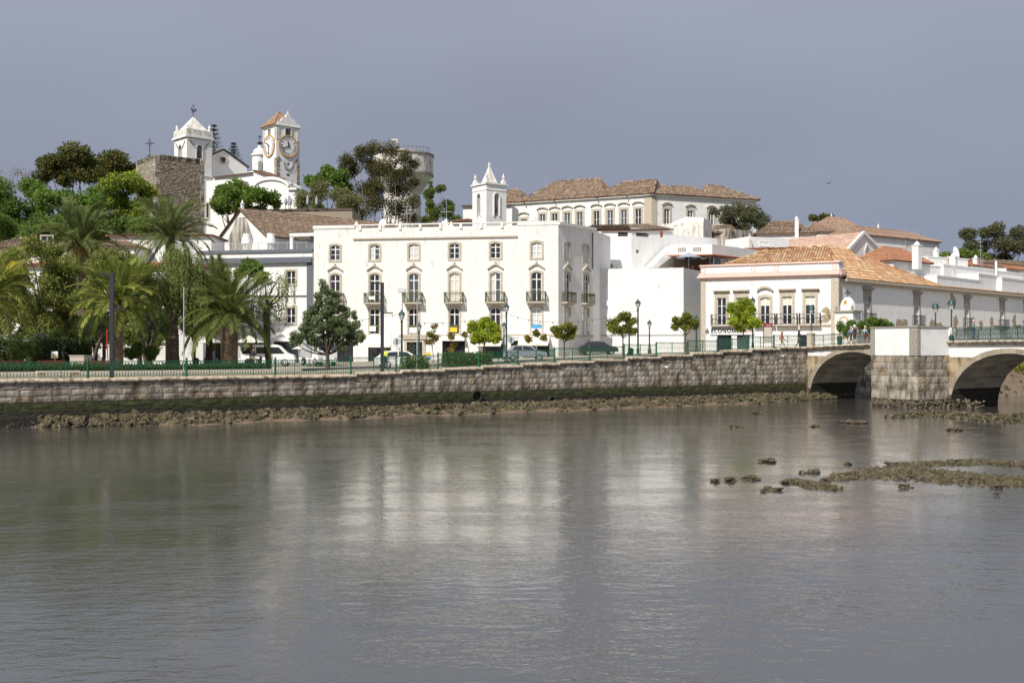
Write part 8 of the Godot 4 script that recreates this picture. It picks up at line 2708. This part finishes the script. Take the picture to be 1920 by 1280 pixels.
func person(label, where: Vector3, turn: float, h: float, c: Dictionary, pose := "walk"):
	# local +x is ahead; c: shirt, sleeve, legs, shin, shoe, hair, cap
	var skin := Color(.50, .30, .21)
	var k := h / 1.75
	var V := func(x, y, z): return Vector3(x, y, z) * k
	var sh: Color = c.shirt; var sl: Color = c.get("sleeve", skin); var lg: Color = c.legs; var sn: Color = c.get("shin", skin); var so: Color = c.get("shoe", Color(.3, .3, .3))
	var st := .24 if pose == "walk" else .03
	var hipy := .92; var sit := pose == "ride"
	if sit: hipy = .92
	var B := []
	var add := func(a, b, ra, rb, col): B.append([a, b, ra * k, rb * k, col])
	add.call(V.call(0, hipy, 0), V.call(0, 1.15, 0), .15, .135, lg if not c.get("dress", false) else sh)
	add.call(V.call(0, 1.12, -.04), V.call(.0, 1.36, -.08), .125, .12, sh); add.call(V.call(0, 1.12, .04), V.call(.0, 1.36, .08), .125, .12, sh)
	add.call(V.call(0, 1.36, 0), V.call(.03, 1.55, 0), .06, .055, skin)
	add.call(V.call(.035, 1.60, 0), V.call(.045, 1.67, 0), .088, .092, skin); add.call(V.call(.11, 1.60, 0), V.call(.125, 1.585, 0), .02, .018, skin)
	for e in [-1, 1]: add.call(V.call(.03, 1.62, e * .09), V.call(.03, 1.645, e * .093), .018, .018, skin)
	var hc: Color = c.get("cap", c.hair)
	add.call(V.call(.02, 1.70, 0), V.call(.0, 1.66, 0), .098, .095, hc)
	if c.has("cap"): add.call(V.call(.08, 1.70, 0), V.call(.16, 1.685, 0), .03, .02, hc)
	if c.get("long", false): add.call(V.call(-.05, 1.64, 0), V.call(-.08, 1.42, 0), .08, .06, c.hair)
	for e in [-1, 1]:
		var f: float = e * st
		var hip: Vector3 = V.call(0, hipy, e * .085)
		var kn: Vector3 = V.call(f * .55 + .04, .5, e * .09)
		var an: Vector3 = V.call(f * 1.15 - (.1 if f < 0 else 0.0), .08 + (.06 if f < 0 else 0.0), e * .09)
		if sit: kn = V.call(.42, .82, e * .14); an = V.call(.36, .40, e * .14)
		add.call(hip, kn, .092, .065, lg); add.call(kn, an, .06, .04, sn); add.call(an + V.call(-.03, -.03, 0), an + V.call(.15, -.045, 0), .04, .033, so)
		var s: Vector3 = V.call(.0, 1.37, e * .19)
		var el: Vector3 = V.call(-f * .5 - .03, 1.10, e * .25); var wr: Vector3 = V.call(-f * .9 + .1, .88, e * .24)
		if pose == "phone": el = V.call(.02, 1.1, e * .24); wr = V.call(.27, 1.2, e * .1)
		if sit: el = V.call(.2, 1.14, e * .27); wr = V.call(.48, 1.12, e * .26)
		add.call(s, el, .058, .045, sl); add.call(el, wr, .042, .03, c.get("fore", skin))
		var dd: Vector3 = (wr - el).normalized()
		add.call(wr, wr + dd * .07 * k, .034, .036, skin)
		for j in 4: add.call(wr + dd * .07 * k + V.call(0, 0, (j - 1.5) * .018), wr + dd * (.155 if j == 1 or j == 2 else .14) * k + V.call(.015, -.01, (j - 1.5) * .02), .011, .009, skin)
		add.call(wr + dd * .03 * k, wr + dd * .08 * k + V.call(.04, 0, -e * .02), .013, .01, skin)
	if c.has("waist"):
		for e in [-1, 1]: add.call(V.call(.1, .98, e * .1), V.call(-.06, .96, e * .15), .05, .05, c.waist)
		add.call(V.call(.12, .95, 0), V.call(.15, .72, .03), .05, .035, c.waist)
	if c.has("bag"): add.call(V.call(-.16, 1.32, 0), V.call(-.18, 1.08, 0), .11, .12, c.bag)
	var m := net(B, .028)
	whole("person", m, M.skin_vc, label, "person", Transform3D(Basis(Vector3.UP, turn), where))
func build_people():
	var on := func(t, o): return BA + BU * t - BN * o + Vector3(0, deck(t), 0)
	var al := Vector3(BU.x, 0, BU.z).signed_angle_to(Vector3.RIGHT, Vector3.UP) * -1.0
	person("person in a blue shirt and dark shorts walking over the bridge", on.call(2.6, 2.6), al + .2, 1.70, {"shirt": Color(.16, .24, .42), "sleeve": Color(.16, .24, .42), "legs": Color(.03, .04, .06), "hair": Color(.3, .25, .2), "cap": Color(.25, .25, .26), "shoe": Color(.5, .5, .5)})
	person("person in a pale blue top walking half hidden behind another walker", on.call(3.3, 3.6), al, 1.68, {"shirt": Color(.35, .42, .55), "sleeve": Color(.35, .42, .55), "legs": Color(.2, .05, .05), "hair": Color(.5, .45, .38)})
	person("person in a navy sleeveless top and white cap with a red jumper round the waist", on.call(3.6, 2.0), al + 2.9, 1.74, {"shirt": Color(.02, .03, .07), "legs": Color(.02, .025, .05), "hair": Color(.6, .6, .6), "cap": Color(.75, .75, .75), "shoe": Color(.6, .6, .6), "waist": Color(.5, .02, .05)})
	person("person in a sage green shirt and jeans standing at the bridge railing looking down", on.call(13.6, 4.6), al + .5, 1.74, {"shirt": Color(.16, .24, .19), "sleeve": Color(.16, .24, .19), "fore": Color(.16, .24, .19), "legs": Color(.03, .07, .14), "shin": Color(.03, .07, .14), "hair": Color(.42, .38, .34)}, "phone")
	var p := W(1467, 19.9); p.y = 4.45
	person("person in a red patterned top carrying a pale bag beside the ramp railing", p, -.3, 1.62, {"shirt": Color(.45, .10, .08), "legs": Color(.5, .3, .25), "hair": Color(.14, .06, .03), "long": true, "bag": Color(.5, .4, .35)})
	p = W(1499, 20.2); p.y = 4.55
	person("person with long black hair in dark clothes walking at the bridgehead", p, .2, 1.64, {"shirt": Color(.02, .02, .022), "sleeve": Color(.02, .02, .022), "legs": Color(.02, .02, .025), "shin": Color(.02, .02, .025), "hair": Color(.012, .01, .01), "long": true})
	p = W(723, 23.8); p.y = ground_y(p)
	person("person in a lime yellow work vest standing at the cafe terrace", p, 1.2, 1.70, {"shirt": Color(.55, .75, .05), "sleeve": Color(.04, .05, .08), "legs": Color(.03, .035, .06), "shin": Color(.03, .035, .06), "hair": Color(.05, .04, .03)}, "stand")
	p = W(477, 22.5); p.y = ground_y(p) + .03
	person("helmeted person in a dark jacket riding the scooter", p + Vector3(-.12, .02, 0), -.2, 1.70, {"shirt": Color(.03, .035, .05), "sleeve": Color(.03, .035, .05), "fore": Color(.03, .035, .05), "legs": Color(.38, .36, .26), "shin": Color(.38, .36, .26), "hair": Color(.02, .02, .02), "cap": Color(.02, .02, .025)}, "ride")
	# birds
	for e in [[1252, 688, 24.5, .6, "grey and white gull flying low in front of the quay wall", 1.0], [1470, 667, 22.5, .7, "white gull flying beside the quay wall near the arch", .8], [1556, 343, 30.0, .3, "tiny dark swift high in the grey sky", .55]]:
		var m := MB.new()
		var dk := Color(.03, .03, .035) if e[0] == 1556 else Color(.7, .7, .7)
		m.col = dk
		m.tube([Vector3(-.22, 0, 0), Vector3(-.1, .01, 0), Vector3(.08, .01, 0), Vector3(.2, .03, 0), Vector3(.27, .02, 0)], [.01, .05, .06, .035, .008], 8)
		for s in [-1, 1]:
			m.col = dk * (.55 if e[0] != 1556 else 1.0)
			var a := Vector3(.08, .03, s * .04); var b := Vector3(.14, .16, s * .3); var c := Vector3(-.1, .12, s * .62); var d := Vector3(-.08, .02, s * .06); var f := Vector3(0, .13, s * .34)
			for dy in [0.0, -.012]:
				var o := Vector3(0, dy, 0)
				m.tri(a + o, b + o, f + o); m.tri(a + o, f + o, d + o); m.tri(b + o, c + o, f + o)
		m.tri(Vector3(-.18, .01, 0), Vector3(-.34, .01, -.07), Vector3(-.34, .01, .07))
		whole("bird", m, M.skin_vc, e[4], "bird", Transform3D(Basis(Vector3.UP, .7).rotated(Vector3(0, 0, 1), .5).scaled(Vector3.ONE * e[5]), P(e[0], e[1], e[2])))
# ---------- build ----------
func _ready():
	R.seed = 20240
	var cam := Camera3D.new()
	cam.name = "camera"; cam.position = Vector3(0, EYE, 0); cam.fov = rad_to_deg(2.0 * atan(640.0 / F)); cam.rotation.x = atan(12.0 / F)
	cam.near = .5; cam.far = 4000; cam.current = true
	add_child(cam)
	var env := Environment.new()
	env.background_mode = Environment.BG_SKY
	env.tonemap_mode = Environment.TONE_MAPPER_LINEAR
	env.tonemap_exposure = 1.3
	env.sdfgi_enabled = true; env.ssao_enabled = true; env.ssil_enabled = true
	var sm := ProceduralSkyMaterial.new()
	sm.sky_horizon_color = Color(.178, .203, .272).linear_to_srgb()
	sm.sky_top_color = Color(.47, .48, .52).linear_to_srgb()
	sm.sky_curve = 1.0
	sm.ground_bottom_color = Color(.1, .1, .1).linear_to_srgb(); sm.ground_horizon_color = Color(.22, .24, .29).linear_to_srgb()
	sm.sun_angle_max = 1.0
	# soft uneven cloud cover all round the sky
	var fn := FastNoiseLite.new(); fn.seed = 77; fn.frequency = 1.1; fn.fractal_octaves = 4
	var ci := Image.create(512, 256, false, Image.FORMAT_RGBA8)
	for y in 256:
		var lat := PI * (.5 - (y + .5) / 256.0)
		for x in 512:
			var lon := TAU * x / 512.0
			var d := Vector3(cos(lat) * cos(lon), sin(lat) * 2.6, cos(lat) * sin(lon))
			ci.set_pixel(x, y, Color(.86, .9, .96, clampf(.5 + fn.get_noise_3dv(d) * 1.1, 0, 1)))
	sm.sky_cover = ImageTexture.create_from_image(ci)
	sm.sky_cover_modulate = Color(.26, .26, .27, 1)
	var sky := Sky.new(); sky.sky_material = sm
	env.sky = sky
	var we := WorldEnvironment.new(); we.name = "world_environment"; we.environment = env
	add_child(we)
	var sun := DirectionalLight3D.new()
	sun.name = "sun"; sun.light_energy = 1.32; sun.light_color = Color(1, .975, .93); sun.light_angular_distance = .5; sun.shadow_enabled = true
	var az := deg_to_rad(33.0); var el := deg_to_rad(44.0)
	var to := Vector3(-sin(az) * cos(el), sin(el), cos(az) * cos(el))
	sun.transform = Transform3D(Basis.looking_at(-to, Vector3.UP), to * 50)
	add_child(sun)
	make_materials()
	quay = frame(0, 33.0, 1515, 21.0, 0.0)
	make_rocks()
	build_setting()
	build_quay()
	var panel = build_fences()
	build_bridge(panel)
	build_rocks()
	print("setting ", Time.get_ticks_msec())
	var fa = build_apartments()
	build_slate_house()
	build_barn()
	build_plain_house(fa)
	build_roof_terrace()
	build_town_hall()
	build_shrine()
	print("houses ", Time.get_ticks_msec())
	build_castle()
	build_church()
	build_clock_tower()
	build_water_tower()
	build_bell_tower()
	build_palace()
	build_back_houses()
	print("hill ", Time.get_ticks_msec())
	build_hill_trees()
	build_park()
	print("trees ", Time.get_ticks_msec())
	build_lamps()
	build_furniture()
	build_vehicles()
	build_people()
	print("street ", Time.get_ticks_msec())
